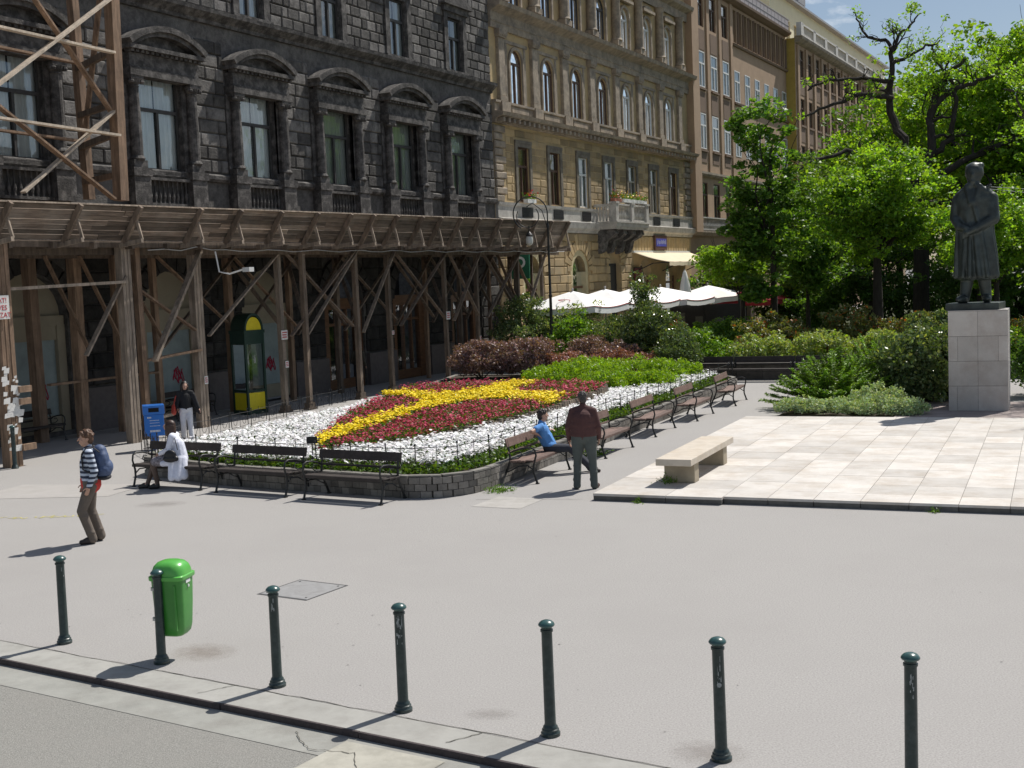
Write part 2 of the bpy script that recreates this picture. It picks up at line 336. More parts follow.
# gum spots, oil drips and dust on the asphalt
rg = random.Random(21)
for nm, cnt, colr, r0, r1 in (('gum_spots', 110, (.24, .23, .22), .006, .014), ('pale_specks', 60, (.48, .47, .45), .005, .010)):
    mb = MB()
    for k in range(cnt):
        x, y = rg.uniform(-7, 7), rg.uniform(9.5, 22)
        if (Vector((x, y, 0)) - K0).dot(KN) > -.5 or (x > 0 and y > 18): continue
        r_ = rg.uniform(r0, r1); mb.add([(x + r_ * rg.uniform(.6, 1.2) * math.cos(a), y + r_ * rg.uniform(.6, 1.2) * math.sin(a), .0045) for a in [k2 * .9 for k2 in range(7)]], [tuple(range(7))])
    tag(mb.build(nm, pm(nm + '_colour', colr, .9, .2, 5)), kind='structure')
def stainpatch(name, x, y, rx, ry, colr, z=.003, seed=0):
    m = bpy.data.materials.new(name); m.use_nodes = True; n = m.node_tree.nodes; l = m.node_tree.links.new; b = n['Principled BSDF']; b.inputs['Base Color'].default_value = colr + (1,); b.inputs['Roughness'].default_value = .9
    tc = n.new('ShaderNodeTexCoord'); no = n.new('ShaderNodeTexNoise'); no.inputs['Scale'].default_value = 4; no.inputs['Detail'].default_value = 9; l(tc.outputs['Object'], no.inputs[0])
    gr = n.new('ShaderNodeTexGradient'); gr.gradient_type = 'SPHERICAL'; l(tc.outputs['Object'], gr.inputs[0]); mu = n.new('ShaderNodeMath'); mu.operation = 'MULTIPLY'; l(no.outputs[0], mu.inputs[0]); l(gr.outputs[0], mu.inputs[1]); rp = n.new('ShaderNodeMapRange'); rp.inputs[1].default_value = .08; rp.inputs[2].default_value = .42; rp.inputs[4].default_value = .28; l(mu.outputs[0], rp.inputs[0]); l(rp.outputs[0], b.inputs['Alpha'])
    o = sheet('dirt_stain', [(math.cos(a), math.sin(a), 0) for a in [k * math.pi / 10 for k in range(20)]], m); o.location = (x, y, z); o.scale = (rx, ry, 1); o.rotation_euler = (0, 0, seed)
for k, (x, y, rx, ry, c_) in enumerate([(-3.3, 12.6, .5, .4, (.22, .17, .13)), (1.4, 9.35, .4, .35, (.25, .22, .2)), (-.3, 10.4, .3, .2, (.28, .26, .24)), (-6.3, 21.8, .6, .4, (.25, .23, .21))]): stainpatch('dirt_%s' % 'abcdefgh'[k], x, y, rx, ry, c_, .0028 + .0001 * k, -.5 + .2 * k)
# ================================================================== buildings
def wallgrid(mb, x0, x1, z0, z1, holes, y=0., depth=.35, tone=1.):
    """front skin at y with rectangular or arched holes, and reveals going in by depth. hole: (x0,x1,z0,z1,arch)"""
    xs = sorted({x0, x1} | {h[0] for h in holes} | {h[1] for h in holes}); zs = sorted({z0, z1} | {h[2] for h in holes} | {h[3] for h in holes})
    xs = [x for x in xs if x0 <= x <= x1]; zs = [z for z in zs if z0 <= z <= z1]
    for i in range(len(xs) - 1):
        for j in range(len(zs) - 1):
            cx, cz = (xs[i] + xs[i + 1]) / 2, (zs[j] + zs[j + 1]) / 2
            if any(h[0] < cx < h[1] and h[2] < cz < h[3] for h in holes): continue
            mb.quad((xs[i], y, zs[j]), (xs[i + 1], y, zs[j]), (xs[i + 1], y, zs[j + 1]), (xs[i], y, zs[j + 1]), tone)
    for h in holes:
        a, b, c, d = h[:4]; arch = len(h) > 4 and h[4]
        if not arch:
            mb.quad((a, y, c), (a, y, d), (a, y + depth, d), (a, y + depth, c)); mb.quad((b, y, d), (b, y, c), (b, y + depth, c), (b, y + depth, d))
            mb.quad((a, y, d), (b, y, d), (b, y + depth, d), (a, y + depth, d)); mb.quad((a, y, c), (a, y + depth, c), (b, y + depth, c), (b, y, c))
        else:
            r = (b - a) / 2; zc = d - r; xc = (a + b) / 2; n = 14
            arc = [(xc - r * math.cos(math.pi * i / n), zc + r * math.sin(math.pi * i / n)) for i in range(n + 1)]
            for i in range(n):
                cx = a if i < n / 2 else b; p, q = arc[i], arc[i + 1]
                mb.add([(cx, y, d), (p[0], y, p[1]), (q[0], y, q[1])], [(0, 1, 2)])
                mb.quad((p[0], y, p[1]), (q[0], y, q[1]), (q[0], y + depth, q[1]), (p[0], y + depth, p[1]))
            mb.add([(a, y, d), (xc, y, d), (xc, y, d - 1e-4)], [(0, 1, 2)])
            mb.quad((a, y, c), (a, y, zc), (a, y + depth, zc), (a, y + depth, c)); mb.quad((b, y, zc), (b, y, c), (b, y + depth, c), (b, y + depth, zc))
            mb.quad((a, y, c), (a, y + depth, c), (b, y + depth, c), (b, y, c))
class Bld:
    def __init__(s, name, label, s0, d=D0): s.s0 = s0; s.d = d; s.root = thing(name, label, 'building', FA(s0, d), ANG_F)
    def part(s, name, mb, m, parent=None, **k):
        mb.v = [(v[0] - s.s0, v[1], v[2]) for v in mb.v]; return mb.build(name, m, parent or s.root, **k)
    def raw(s, name, mb, m, parent=None, **k): return mb.build(name, m, parent or s.root, **k)
curtain_m = pm('net_curtain', (.80, .82, .80), .95, .12, 3, stretch=(9, 1, .6))
curtain_d = pm('grey_curtain', (.50, .52, .48), .95, .15, 3, stretch=(9, 1, .6))
inside_m = pm('dark_interior', (.025, .025, .028), .9, .3, 1)
glass_m = glassmat('window_glass', (.86, .88, .88), .6)
sash_dark = pm('dark_sash', (.05, .047, .045), .6, .2, 8)
sash_white = pm('white_sash', (.72, .73, .72), .5, .06, 8)
sash_brown = pm('brown_sash', (.10, .055, .035), .6, .2, 8)
def window(B, x, z0, w, h, sash=None, curt=None, y=.22, arch=False, transom=.66, name='window', mull=1, seed=0, fr=.07, blind=0):
    """sash window; local mesh origin is its sill centre"""
    mb = MB(); a, b = -w / 2, w / 2; r = w / 2 if arch else 0; zt = h - r; tz = h * transom if not arch else zt
    mb.box(a, a + fr, 0, .07, 0, zt); mb.box(b - fr, b, 0, .07, 0, zt); mb.box(a + fr, b - fr, 0, .07, 0, fr)
    if not arch: mb.box(a + fr, b - fr, 0, .07, h - fr, h)
    else:
        n = 12
        for i in range(n):
            t0, t1 = math.pi * i / n, math.pi * (i + 1) / n
            o = [(-r * math.cos(t), zt + r * math.sin(t)) for t in (t0, t1)]; q = [(-(r - fr) * math.cos(t), zt + (r - fr) * math.sin(t)) for t in (t0, t1)]
            mb.prism([o[0], o[1], q[1], q[0]], 0, .07)
    mb.box(a + fr, b - fr, -.01, .06, tz - .05, tz + .05)
    if mull: mb.box(-.045, .045, -.012, .06, fr, tz - .05)
    o = mb.build(name, sash or sash_dark, B.root); o.location = (x - B.s0, y, z0)
    mb = MB()
    if arch:
        n = 14; mb.add([(-.98 * r * math.cos(math.pi * i / n), .045, zt + .98 * r * math.sin(math.pi * i / n)) for i in range(n + 1)] + [(b - .02, .045, .02), (a + .02, .045, .02)], [tuple(range(n + 3))])
    else: mb.quad((a + .02, .045, .02), (b - .02, .045, .02), (b - .02, .045, h - .02), (a + .02, .045, h - .02))
    mb.build('pane', glass_m, o)
    mb = MB(); rr = random.Random(seed * 7 + 1)
    if curt:
        # two pleated halves, with a gap
        gap = rr.choice([.0, .05, .15, .25]) * w
        for (c0, c1) in ((a + .03, -gap / 2), (gap / 2, b - .03)):
            n = 16; pts = [(c0 + (c1 - c0) * i / n, .14 + .035 * math.sin(i * 2.3) + rr.uniform(-.01, .01)) for i in range(n + 1)]
            for p, q in zip(pts[:-1], pts[1:]): mb.quad((p[0], p[1], .03), (q[0], q[1], .03), (q[0], q[1], (zt if arch else h) - .03), (p[0], p[1], (zt if arch else h) - .03))
        mb.build('curtain', curt, o)
    mb = MB(); mb.box(a, b, .6, .62, 0, h); mb.build('room', inside_m, o)
    return o
def dwin(B, src, x, z=None):
    c = dupchild(src, B.root); c.location = (x - B.s0, src.location[1], src.location[2] if z is None else z); return c
# ---- dark stone building
dark = pm('sooty_stone', (.098, .092, .086), .85, .5, 5.5, tone=True, bump=.9, bscale=16, stain=(.28, .265, .245), stain_scale=1.9, stain_amt=.38, spec=.3, detail=12)
darks = pm('sooty_trim', (.062, .058, .055), .85, .5, 6, bump=.7, bscale=22, stain=(.30, .28, .26), stain_scale=3.3, stain_amt=.55, spec=.3, detail=12)
A = Bld('stone_building', 'soot blackened stone apartment building with arched pediments over tall windows, behind the wooden canopy', 12.5)
WC = [14.9, 18.9, 23.35] + [28.65 + 4.5 * k for k in range(5)]
holes = []; 
for c in WC:
    holes += [(c - .9, c + .9, 7.35, 10.22), (c - .62, c + .62, 12.5, 14.75), (c - 1.25, c + 1.25, .12 if c < 30 else 0., 4.4, True)]
mb = MB(); wallgrid(mb, 12.5, 49.78, 0, 21, holes, 0, .45)
mb.quad((49.78, 0, 0), (49.78, 14, 0), (49.78, 14, 21), (49.78, 0, 21)); mb.quad((12.5, 0, 0), (12.5, 0, 21), (12.5, 14, 21), (12.5, 14, 0)); mb.quad((12.5, 0, 21), (49.78, 0, 21), (49.78, 14, 21), (12.5, 14, 21))
# rusticated blocks, in the wall's own mesh
rb = random.Random(3)
def blocks(mb, x0, x1, z0, z1, ch, bl, avoid, dep=.07, lite=.5, dk=1.):
    z = z0; row = 0
    while z + ch <= z1 + .01:
        x = x0 - (bl / 2 if row % 2 else 0)
        while x < x1:
            w_ = bl * (1 if rb.random() < .8 else .55)
            a, b = max(x, x0), min(x + w_, x1); x += w_
            segs = [(a, b)]
            for (h0, h1, g0, g1) in avoid:
                if g0 < z + ch - .02 and g1 > z + .02:
                    ns_ = []
                    for s0, s1 in segs:
                        if s1 <= h0 or s0 >= h1: ns_.append((s0, s1))
                        else:
                            if s0 < h0: ns_.append((s0, h0))
                            if s1 > h1: ns_.append((h1, s1))
                    segs = ns_
            for s0, s1 in segs:
                if s1 - s0 > .12: mb.block(s0 + .012, s1 - .012, -dep + rb.uniform(-.01, .01), 0.001, z + .012, z + ch - .012, .035, dk * (rb.uniform(.5, 1.0) if rb.random() > lite else rb.uniform(1.1, 1.7)))
        z += ch; row += 1
av = [(c - 1.55, c + 1.55, 7.3, 11.2) for c in WC] + [(c - 1.2, c + 1.2, 11.1, 11.45) for c in WC]
blocks(mb, 12.6, 49.75, 7.42, 11.9, .41, .9, av, lite=.4)
av = [(c - .95, c + .95, 12.4, 15.7) for c in WC]
blocks(mb, 12.6, 49.75, 12.5, 16.6, .37, .62, av, lite=.45)
# lower wall: bands, shade under the canopy painted in as a darker tone
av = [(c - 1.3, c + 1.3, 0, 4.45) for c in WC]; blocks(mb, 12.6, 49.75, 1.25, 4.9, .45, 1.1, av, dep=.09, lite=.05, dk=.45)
for c in WC:   # voussoirs round the arches, canopy shade in their tone too
    for k in range(11):
        a0, a1 = math.pi * k / 11 + .02, math.pi * (k + 1) / 11 - .02; r0, r1 = 1.27, 1.72
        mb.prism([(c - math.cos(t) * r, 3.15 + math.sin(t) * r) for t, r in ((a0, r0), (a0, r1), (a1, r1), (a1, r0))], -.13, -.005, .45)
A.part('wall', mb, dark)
for k in range(len(WC)):
    mb = MB(); mb.box(WC[k] + 1.3, (WC[k + 1] - 1.3) if k < len(WC) - 1 else 49.76, -.16, -.001, 0, 1.2); A.part('plinth', mb, pm('pink_granite', (.13, .11, .105), .6, .2, 6, bump=.1))
def course(B, name, x0, x1, prof, m, tone=1):   # profile (out, z) polygon swept along the facade
    mb = MB(); n = len(prof); vs = [(x0, -p[0], p[1]) for p in prof] + [(x1, -p[0], p[1]) for p in prof]
    mb.add(vs, [tuple(range(n)), tuple(range(2 * n - 1, n - 1, -1))] + [(i, (i + 1) % n, (i + 1) % n + n, i + n) for i in range(n)]); return B.part(name, mb, m)
course(A, 'string_course', 12.5, 49.8, [(-.02, 12.0), (.1, 12.02), (.12, 12.12), (.2, 12.18), (.36, 12.3), (.38, 12.42), (.12, 12.48), (-.02, 12.48)], darks)
course(A, 'sill_course', 12.5, 49.79, [(-.02, 7.12), (.1, 7.14), (.16, 7.22), (.17, 7.33), (.1, 7.38), (-.02, 7.38)], darks)
course(A, 'base_course', 12.5, 49.79, [(-.02, 5.0), (.15, 5.0), (.2, 5.3), (.2, 6.2), (.12, 6.3), (-.02, 6.3)], darks)
# pilaster pedestals + balustrades + columns + pediments
def surround(mb, sg=1):
    for s in (-1, 1):
        x = s * 1.22
        mb.box(x - .33, x + .33, -.36, .02, 6.3, 7.12); mb.box(x - .37, x + .37, -.4, .02, 7.121, 7.36); mb.box(x - .27, x + .27, -.33, -.01, 7.361, 7.58)
        mb.lathe([(.2, 0), (.23, .04), (.2, .09), (.175, .13), (.18, .5), (.17, 1.2), (.15, 2.05), (.17, 2.09), (.15, 2.12), (.2, 2.2), (.23, 2.3)], (x, -.2, 7.58), 14)
        mb.box(x - .25, x + .25, -.4, 0, 9.86, 9.97)
        for q in (-1, 1): mb.lathe([(.07, -.05), (.09, 0), (.07, .05)], (x + q * .2, -.34, 9.8), 8)
        mb.box(s * .94 - .05, s * .94 + .05, -.1, .12, 7.36, 10.2)
        mb.box(x - .33, x + .33, -.1, -.002, 7.581, 9.95)
    mb.box(-.92, .92, -.09, .2, 10.2, 10.36)
    mb.box(-1.5, 1.5, -.42, .0, 9.971, 10.2); mb.box(-1.44, 1.44, -.34, .0, 10.201, 10.62); 
    for k in range(15): mb.box(-1.47 + k * .2, -1.47 + k * .2 + .11, -.47, -.2, 10.621, 10.7)
    mb.box(-1.57, 1.57, -.55, 0, 10.701, 10.82)
    n = 18; Rr = 2.65; ang = math.asin(1.54 / Rr); zc = 10.82 - Rr * math.cos(ang)     # segmental arch
    for k in range(n):
        a0, a1 = -ang + 2 * ang * k / n, -ang + 2 * ang * (k + 1) / n
        pts = [(Rr * math.sin(t) * (r_ / Rr), zc + r_ * math.cos(t)) for t, r_ in ((a0, Rr + .17), (a1, Rr + .17), (a1, Rr + .0), (a0, Rr + .0))]
        mb.prism(pts, -.6, -.0)
        pts = [(r_ * math.sin(t), zc + r_ * math.cos(t)) for t, r_ in ((a0 * .94, Rr - .001), (a1 * .94, Rr - .001), (a1 * .94, Rr - .12), (a0 * .94, Rr - .12))]
        mb.prism(pts, -.5, -.0)
    mb.prism([(Rr * math.sin(t) * .93, max(10.821, zc + (Rr - .1) * math.cos(t))) for t in [-ang + 2 * ang * k / 12 for k in range(13)]][::-1], -.22, -.001)
    mb.box(-.9, .9, -.16, .3, 7.2, 7.352)
def bal(mb, x0, x1, z0, z1, y=-.18, sp=.17, r=.05):
    h = z1 - z0 - .16; mb.box(x0, x1, y - .1, y + .1, z0, z0 + .08); mb.box(x0, x1, y - .12, y + .12, z1 - .08, z1)
    n = max(1, int((x1 - x0) / sp))
    for i in range(n):
        x = x0 + (i + .5) * (x1 - x0) / n
        mb.lathe([(r * .8, 0), (r * .6, h * .1), (r * 1.15, h * .3), (r * .5, h * .62), (r * .5, h * .85), (r * .8, h)], (x, y, z0 + .08), 8, cap=False)
proto = None
for i, c in enumerate(WC):
    if proto is None:
        mb = MB(); surround(mb); proto = A.raw('window_surround', mb, darks); proto.location = (c - 12.5, 0, 0)
        mb = MB(); bal(mb, -.85, .85, 6.3, 7.12); pb = A.raw('balustrade', mb, darks); pb.location = (c - 12.5, 0, 0)
        mb = MB()
        for s in (-1, 1): mb.box(s * .78 - .15, s * .78 + .15, -.12, .02, 12.48, 14.95); mb.box(s * .64 - .05, s * .64 + .05, -.08, .3, 12.48, 14.75)
        mb.box(-.63, .63, -.1, .1, 14.75, 14.95); mb.box(-1.05, 1.05, -.2, -.001, 14.951, 15.2); mb.box(-1.2, 1.2, -.34, -.001, 15.201, 15.3); mb.prism([(-1.2, 15.301), (1.2, 15.301), (0, 15.85)], -.32, -.001)
        mb.box(-1.0, 1.0, -.2, .2, 12.481, 12.56)
        pu = A.raw('window_surround', mb, darks); pu.location = (c - 12.5, 0, 0)
    else:
        for src in (proto, pb, pu):
            q = dupchild(src, A.root); q.location = (c - 12.5, 0, 0)
w1 = window(A, WC[0], 7.36, 1.78, 2.84, sash_dark, curtain_m, y=.08, transom=.62, seed=1)
w2 = window(A, WC[1], 7.36, 1.78, 2.84, sash_dark, curtain_d, y=.08, transom=.62, seed=4)
for i, c in enumerate(WC[2:]): dwin(A, w1 if i in (0, 1, 2) else w2, c)
w3 = window(A, WC[0], 12.5, 1.2, 2.25, sash_dark, curtain_m, y=.05, transom=.64, seed=5); w4 = window(A, WC[1], 12.5, 1.2, 2.25, sash_dark, curtain_d, y=.05, transom=.64, seed=5)
for i, c in enumerate(WC[2:]): dwin(A, w3 if i in (1, 2, 4) else w4, c)
# shops in the arcade
cream = pm('cream_wood', (.32, .28, .20), .6, .12, 4, stain=(.25, .2, .14), stain_scale=2); white_w = pm('whitewashed_glass', (.29, .35, .35), .35, .18, 2.5, detail=8)
wood_d = pm('brown_shopfront', (.16, .075, .035), .45, .3, 3, stretch=(1, 1, 8))
graf = pm('red_paint', (.45, .03, .07), .7, .1, 3)
for i, c in enumerate(WC):
    mb = MB()
    if i <= 4:
        for s in (-1, 1): mb.box(c + s * 1.1 - .14, c + s * 1.1 + .14, .12, .3, .1, 3.0)
        mb.box(c - 1.24, c + 1.24, .14, .34, 2.95, 3.25); mb.box(c - .96, c + .96, .16, .3, 2.6, 2.95); mb.box(c - .96, c + .96, .16, .3, .1, .55)
        n = 12
        mb.add([(c - 1.22 * math.cos(math.pi * k / n), .26, 3.2 + 1.2 * math.sin(math.pi * k / n)) for k in range(n + 1)], [tuple(range(n + 1))])
        o = A.part('shop_front', mb, cream); mb = MB(); mb.quad((c - .96, .24, .55), (c + .96, .24, .55), (c + .96, .24, 2.6), (c - .96, .24, 2.6)); A.part('shop_window', mb, white_w, o)
        mb = MB(); g_ = []
        for k in range(26): t = k * .7; g_.append((c + .25 + .05 * k / 5 + .16 * math.cos(t * 1.3), .225, 1.3 + .2 * math.sin(t * 2.1) - k * .006))
        mb.tube(g_, .018, 4, tone=1); A.part('graffiti', mb, graf, o)
    else:
        for s in (-1, 1): mb.box(c + s * 1.05 - .2, c + s * 1.05 + .2, .1, .3, 0, 3.2); mb.box(c + s * .3 - .04, c + s * .3 + .04, .12, .26, .2, 3.0)
        mb.box(c - .85, c + .85, .12, .3, 2.9, 3.3); mb.box(c - .85, c + .85, .12, .3, 0, .35); mb.box(c - .85, c + .85, .14, .28, 2.3, 2.4)
        o = A.part('shop_front', mb, wood_d); mb = MB(); mb.quad((c - .85, .2, .35), (c + .85, .2, .35), (c + .85, .2, 2.9), (c - .85, .2, 2.9)); A.part('shop_window', mb, glass_m, o)
        mb = MB(); mb.box(c - 1.2, c + 1.2, 1.2, 1.22, 0, 4.4); A.part('shop_interior', mb, inside_m, o)
# ---- yellow building
yel = pm('yellow_stucco', (.50, .365, .19), .85, .14, 1.6, tone=True, bump=.2, bscale=20, stain=(.27, .235, .17), stain_scale=.9, stain_amt=.6)
trim = pm('grey_stone_trim', (.34, .28, .21), .85, .3, 4, tone=True, bump=.3, bscale=20, stain=(.12, .105, .09), stain_scale=1.5, stain_amt=.75)
wht = pm('pale_stone', (.47, .45, .41), .8, .15, 3, stain=(.2, .18, .16), stain_scale=2.5, stain_amt=.6)
Y = Bld('yellow_building', 'ochre palace with two rows of arched windows between pilasters and a flowered stone balcony', 49.8)
YA = [52.35 + 3.42 * k for k in range(7)]; YB = [52.75 + 3.44 * k for k in range(7)]
GA = [(53.3, 1.1, 5.1), (58.75, 1.1, 5.1), (63.5, .75, 5.15), (68.2, 1.0, 4.6), (72.6, 1.0, 4.6)]
holes = [(x - .62, x + .62, 11.75, 14.25, True) for x in YA] + [(x - .62, x + .62, 16.25, 18.5, True) for x in YA] + [(x - .62, x + .62, 7.3, 9.85) for x in YB] + [(x - r, x + r, .1, t_, True) for x, r, t_ in GA]
mb = MB(); wallgrid(mb, 49.8, 76.4, 0, 22, holes, 0, .4); mb.quad((76.4, 0, 0), (76.4, 14, 0), (76.4, 14, 22), (76.4, 0, 22)); mb.quad((49.8, 0, 22), (76.4, 0, 22), (76.4, 14, 22), (49.8, 14, 22)); mb.quad((49.8, 0, 0), (49.8, 0, 22), (49.8, 14, 22), (49.8, 14, 0))
rb = random.Random(9)
av = [(x - .9, x + .9, 7.2, 10.1) for x in YB] + [(49.8, 51.0, 7, 11), (75.2, 76.4, 7, 11)]
blocks(mb, 51.0, 75.3, 7.4, 10.7, .36, 1.0, av, dep=.025, lite=.0)
av = [(x - r - .45, x + r + .45, 0, t_ + .45) for x, r, t_ in GA] + [(66, 76.4, 3.2, 6)]
blocks(mb, 49.85, 76.35, .5, 5.95, .42, 1.15, av, dep=.09, lite=.0)
for x, r, t_ in GA[:3]:
    zc = t_ - r; n = 13
    for k in range(n):
        a0, a1 = math.pi * k / n + .025, math.pi * (k + 1) / n - .025; r0, r1 = r + .03, r + .5 + (.35 if k % 2 else 0)
        mb.prism([(x - math.cos(t) * q, min(5.93, zc + math.sin(t) * q)) for t, q in ((a0, r0), (a0, r1), (a1, r1), (a1, r0))], -.1, -.003, rb.uniform(.8, 1.1))
    for k in range(9):
        if .5 + k * .42 + .4 < zc:
            for s in (-1, 1): mb.block(min(x + s * (r + .03), x + s * (r + .5)), max(x + s * (r + .03), x + s * (r + .5)), -.1, .001, .5 + k * .42, .5 + k * .42 + .39, .03, rb.uniform(.8, 1.1))
for k in range(22): mb.block(66.2 + k * .45, 66.2 + k * .45 + .4, -.08, .001, 4.9, 5.93, .04)     # flat keystone band above the awning
Y.part('wall', mb, yel)
for x0, x1, o_ in ((49.84, 50.95, 0), (75.2, 76.38, 0)):
    mb = MB()
    for k in range(10):
        w_ = 1.05 if k % 2 else .75
        a, b = (x0, x0 + w_) if x0 < 60 else (x1 - w_, x1)
        mb.block(a, b, -.12, .001, 7.25 + k * .345, 7.25 + k * .345 + .315, .05, rb.uniform(.8, 1.1))
    Y.part('quoins', mb, trim)
course(Y, 'base_course', 49.82, 76.45, [(-.02, 5.96), (.1, 5.98), (.14, 6.1), (.3, 6.2), (.34, 6.4), (.36, 6.5), (.14, 6.55), (.14, 7.05), (.2, 7.12), (.22, 7.24), (-.02, 7.26)], wht)
course(Y, 'cornice', 49.82, 76.8, [(-.02, 10.75), (.15, 10.78), (.2, 10.95), (.55, 11.05), (.62, 11.2), (.2, 11.28), (-.02, 11.28)], trim)
mb = MB()
for k in range(52): mb.box(50.0 + k * .51, 50.0 + k * .51 + .2, -.5, -.15, 10.79, 10.96)
mb.v = mb.v; Y.part('dentils', mb, trim)
course(Y, 'parapet', 49.83, 76.4, [(-.02, 11.281), (.16, 11.281), (.16, 11.62), (.24, 11.66), (.24, 11.76), (-.02, 11.78)], trim)
course(Y, 'entablature', 49.82, 76.7, [(-.02, 14.95), (.12, 14.96), (.14, 15.2), (.18, 15.25), (.14, 15.3), (.14, 15.65), (.25, 15.72), (.58, 15.86), (.64, 16.05), (.2, 16.18), (-.02, 16.18)], trim)
course(Y, 'cornice', 49.82, 76.7, [(-.02, 19.4), (.14, 19.4), (.16, 19.9), (.5, 20.1), (.55, 20.3), (-.02, 20.35)], trim)
mb = MB()
for k in range(8):
    x = 50.75 + 3.42 * k; mb = MB()
    mb.box(x - .42, x + .42, -.3, -.001, 11.29, 11.74); mb.box(x - .36, x + .36, -.2, -.001, 11.781, 12.0); mb.block(x - .3, x + .3, -.16, .0, 12.001, 14.6, .03); mb.box(x - .36, x + .36, -.24, -.001, 14.601, 14.7); mb.box(x - .4, x + .4, -.28, -.001, 14.701, 14.949)
    for q in (-.22, 0, .22): mb.lathe([(.05, 0), (.09, .12), (.05, .22)], (x + q, -.22, 14.65), 6)
    Y.part('pilaster', mb, trim)
mb = MB()
for k in range(8):
    x = 50.75 + 3.42 * k; mb = MB()
    mb.box(x - .4, x + .4, -.45, -.001, 16.181, 16.45); mb.lathe([(.3, 0), (.34, .05), (.28, .12), (.26, .2), (.26, 1.2), (.22, 2.6), (.3, 2.8), (.34, 2.95)], (x, -.2, 16.45), 14); Y.part('column', mb, trim, smooth='auto')
def archring(mb, x, zc, r, w_=.14, y0=-.09, n=14):
    for k in range(n):
        a0, a1 = math.pi * k / n, math.pi * (k + 1) / n
        mb.prism([(x - math.cos(t) * q, zc + math.sin(t) * q) for t, q in ((a0, r), (a0, r + w_), (a1, r + w_), (a1, r))], y0, -.001)
mb = MB()
for x in YA:
    mb = MB(); archring(mb, x, 14.25 - .62, .63); 
    for s in (-1, 1): mb.box(x + s * .7 - .07, x + s * .7 + .07, -.09, -.001, 11.79, 13.63); mb.box(x + s * .95 - .1, x + s * .95 + .1, -.03, -.001, 11.79, 14.6)
    mb.box(x - 1.2, x + 1.2, -.05, -.001, 14.45, 14.6); mb.box(x - .85, x + .85, -.2, -.161, 11.34, 11.58); Y.part('window_surround', mb, trim); mb = MB()
    archring(mb, x, 18.5 - .62, .63, .16, -.12)
    for s in (-1, 1): mb.box(x + s * .72 - .08, x + s * .72 + .08, -.1, -.001, 16.3, 17.88)
    mb.box(x - .9, x + .9, -.3, -.0, 18.8, 18.95); mb.prism([(x - .8, 18.951), (x + .8, 18.951), (x + .4, 19.15), (x, 19.22), (x - .4, 19.15)], -.22, -.001); Y.part('window_surround', mb, trim)
for x in YB:
    mb = MB()
    for s in (-1, 1): mb.box(x + s * .74 - .12, x + s * .74 + .12, -.08, -.001, 7.27, 10.02)
    mb.box(x - .86, x + .86, -.1, -.001, 10.021, 10.16); mb.box(x - .62, x + .62, -.08, .1, 9.85, 10.02); Y.part('window_surround', mb, pm('dark_surround', (.15, .13, .10), .85, .25, 3, bump=.2, stain=(.25, .22, .17), stain_scale=3, stain_amt=.6))
wr = window(Y, YA[0], 11.77, 1.24, 2.48, sash_brown, None, y=.04, arch=True); ww = window(Y, YA[4], 11.77, 1.24, 2.48, sash_white, curtain_m, y=.03, arch=True)
for i in (1, 2, 3): dwin(Y, wr, YA[i])
for i in (5, 6): dwin(Y, ww, YA[i])
wt = window(Y, YA[0], 16.27, 1.24, 2.23, sash_dark, curtain_m, y=.04, arch=True); wu = window(Y, YA[4], 16.27, 1.24, 2.23, sash_white, curtain_m, y=.05, arch=True, seed=3)
for i in (1, 2, 3): dwin(Y, wt, YA[i])
for i in (5, 6): dwin(Y, wu, YA[i])
wb = window(Y, YB[0], 7.3, 1.24, 2.55, sash_brown, None, y=.07, seed=2); wb2 = window(Y, YB[2], 7.3, 1.24, 2.55, sash_white, curtain_m, y=.05, seed=2)
wb3 = window(Y, YB[4], 7.3, 1.24, 2.55, pm('grey_sash', (.38, .36, .32), .5, .1, 8), curtain_d, y=.06, seed=6)
dwin(Y, wb, YB[1]); dwin(Y, wb2, YB[3]); dwin(Y, wb3, YB[5]); dwin(Y, wb, YB[6])
mb = MB(); ir = pm('wrought_iron', (.03, .03, .032), .5, .2, 10)
for x in YB:
    if abs(x - 63) > 3: 
        mb = MB(); [mb.box(x - .55 + q * .1, x - .55 + q * .1 + .06, -.2, -.15, 6.6, 7.05) for q in range(11)]; [mb.box(x - .55, x + .51, -.19, -.155, 6.62 + q * .13, 6.66 + q * .13) for q in range(4)]; Y.part('grille', mb, ir)
# ground floor openings
for j, (x, r, t_) in enumerate(GA):
    mb = MB(); m_ = wood_d if j != 2 else ir
    mb.box(x - r, x - r + .1, .2, .3, .1, t_ - r); mb.box(x + r - .1, x + r, .2, .3, .1, t_ - r); mb.box(x - r, x + r, .19, .31, 3.15, 3.27); mb.box(x - r, x + r, .19, .31, 2.3, 2.42); mb.box(x - r, x + r, .19, .31, .1, .6)
    if j == 2: mb.box(x - r, x + r, .22, .28, .1, t_ - r)
    o = Y.part('shop_front' if j != 2 else 'door', mb, m_)
    n = 14; mb = MB(); mb.add([(x - r * math.cos(math.pi * i / n), .25, t_ - r + r * math.sin(math.pi * i / n)) for i in range(n + 1)] + [(x + r, .25, .1), (x - r, .25, .1)], [tuple(range(n + 3))]); Y.part('pane', mb, glass_m, o)
    mb = MB(); mb.box(x - r, x + r, 1.0, 1.02, 0, t_); Y.part('room', mb, inside_m if j != 1 else pm('pale_interior', (.2, .22, .21), .9, .2, 2), o)
    if j < 2:
        mb = MB(); archring(mb, x, t_ - r, r - .28, .3, -.02); 
        for s in (-1, 1): mb.box(x + s * (r - .14) - .14, x + s * (r - .14) + .14, -.02, .25, .1, t_ - r)
        Y.part('arch_lining', mb, pm('pale_yellow', (.55, .47, .28), .8, .1, 3))
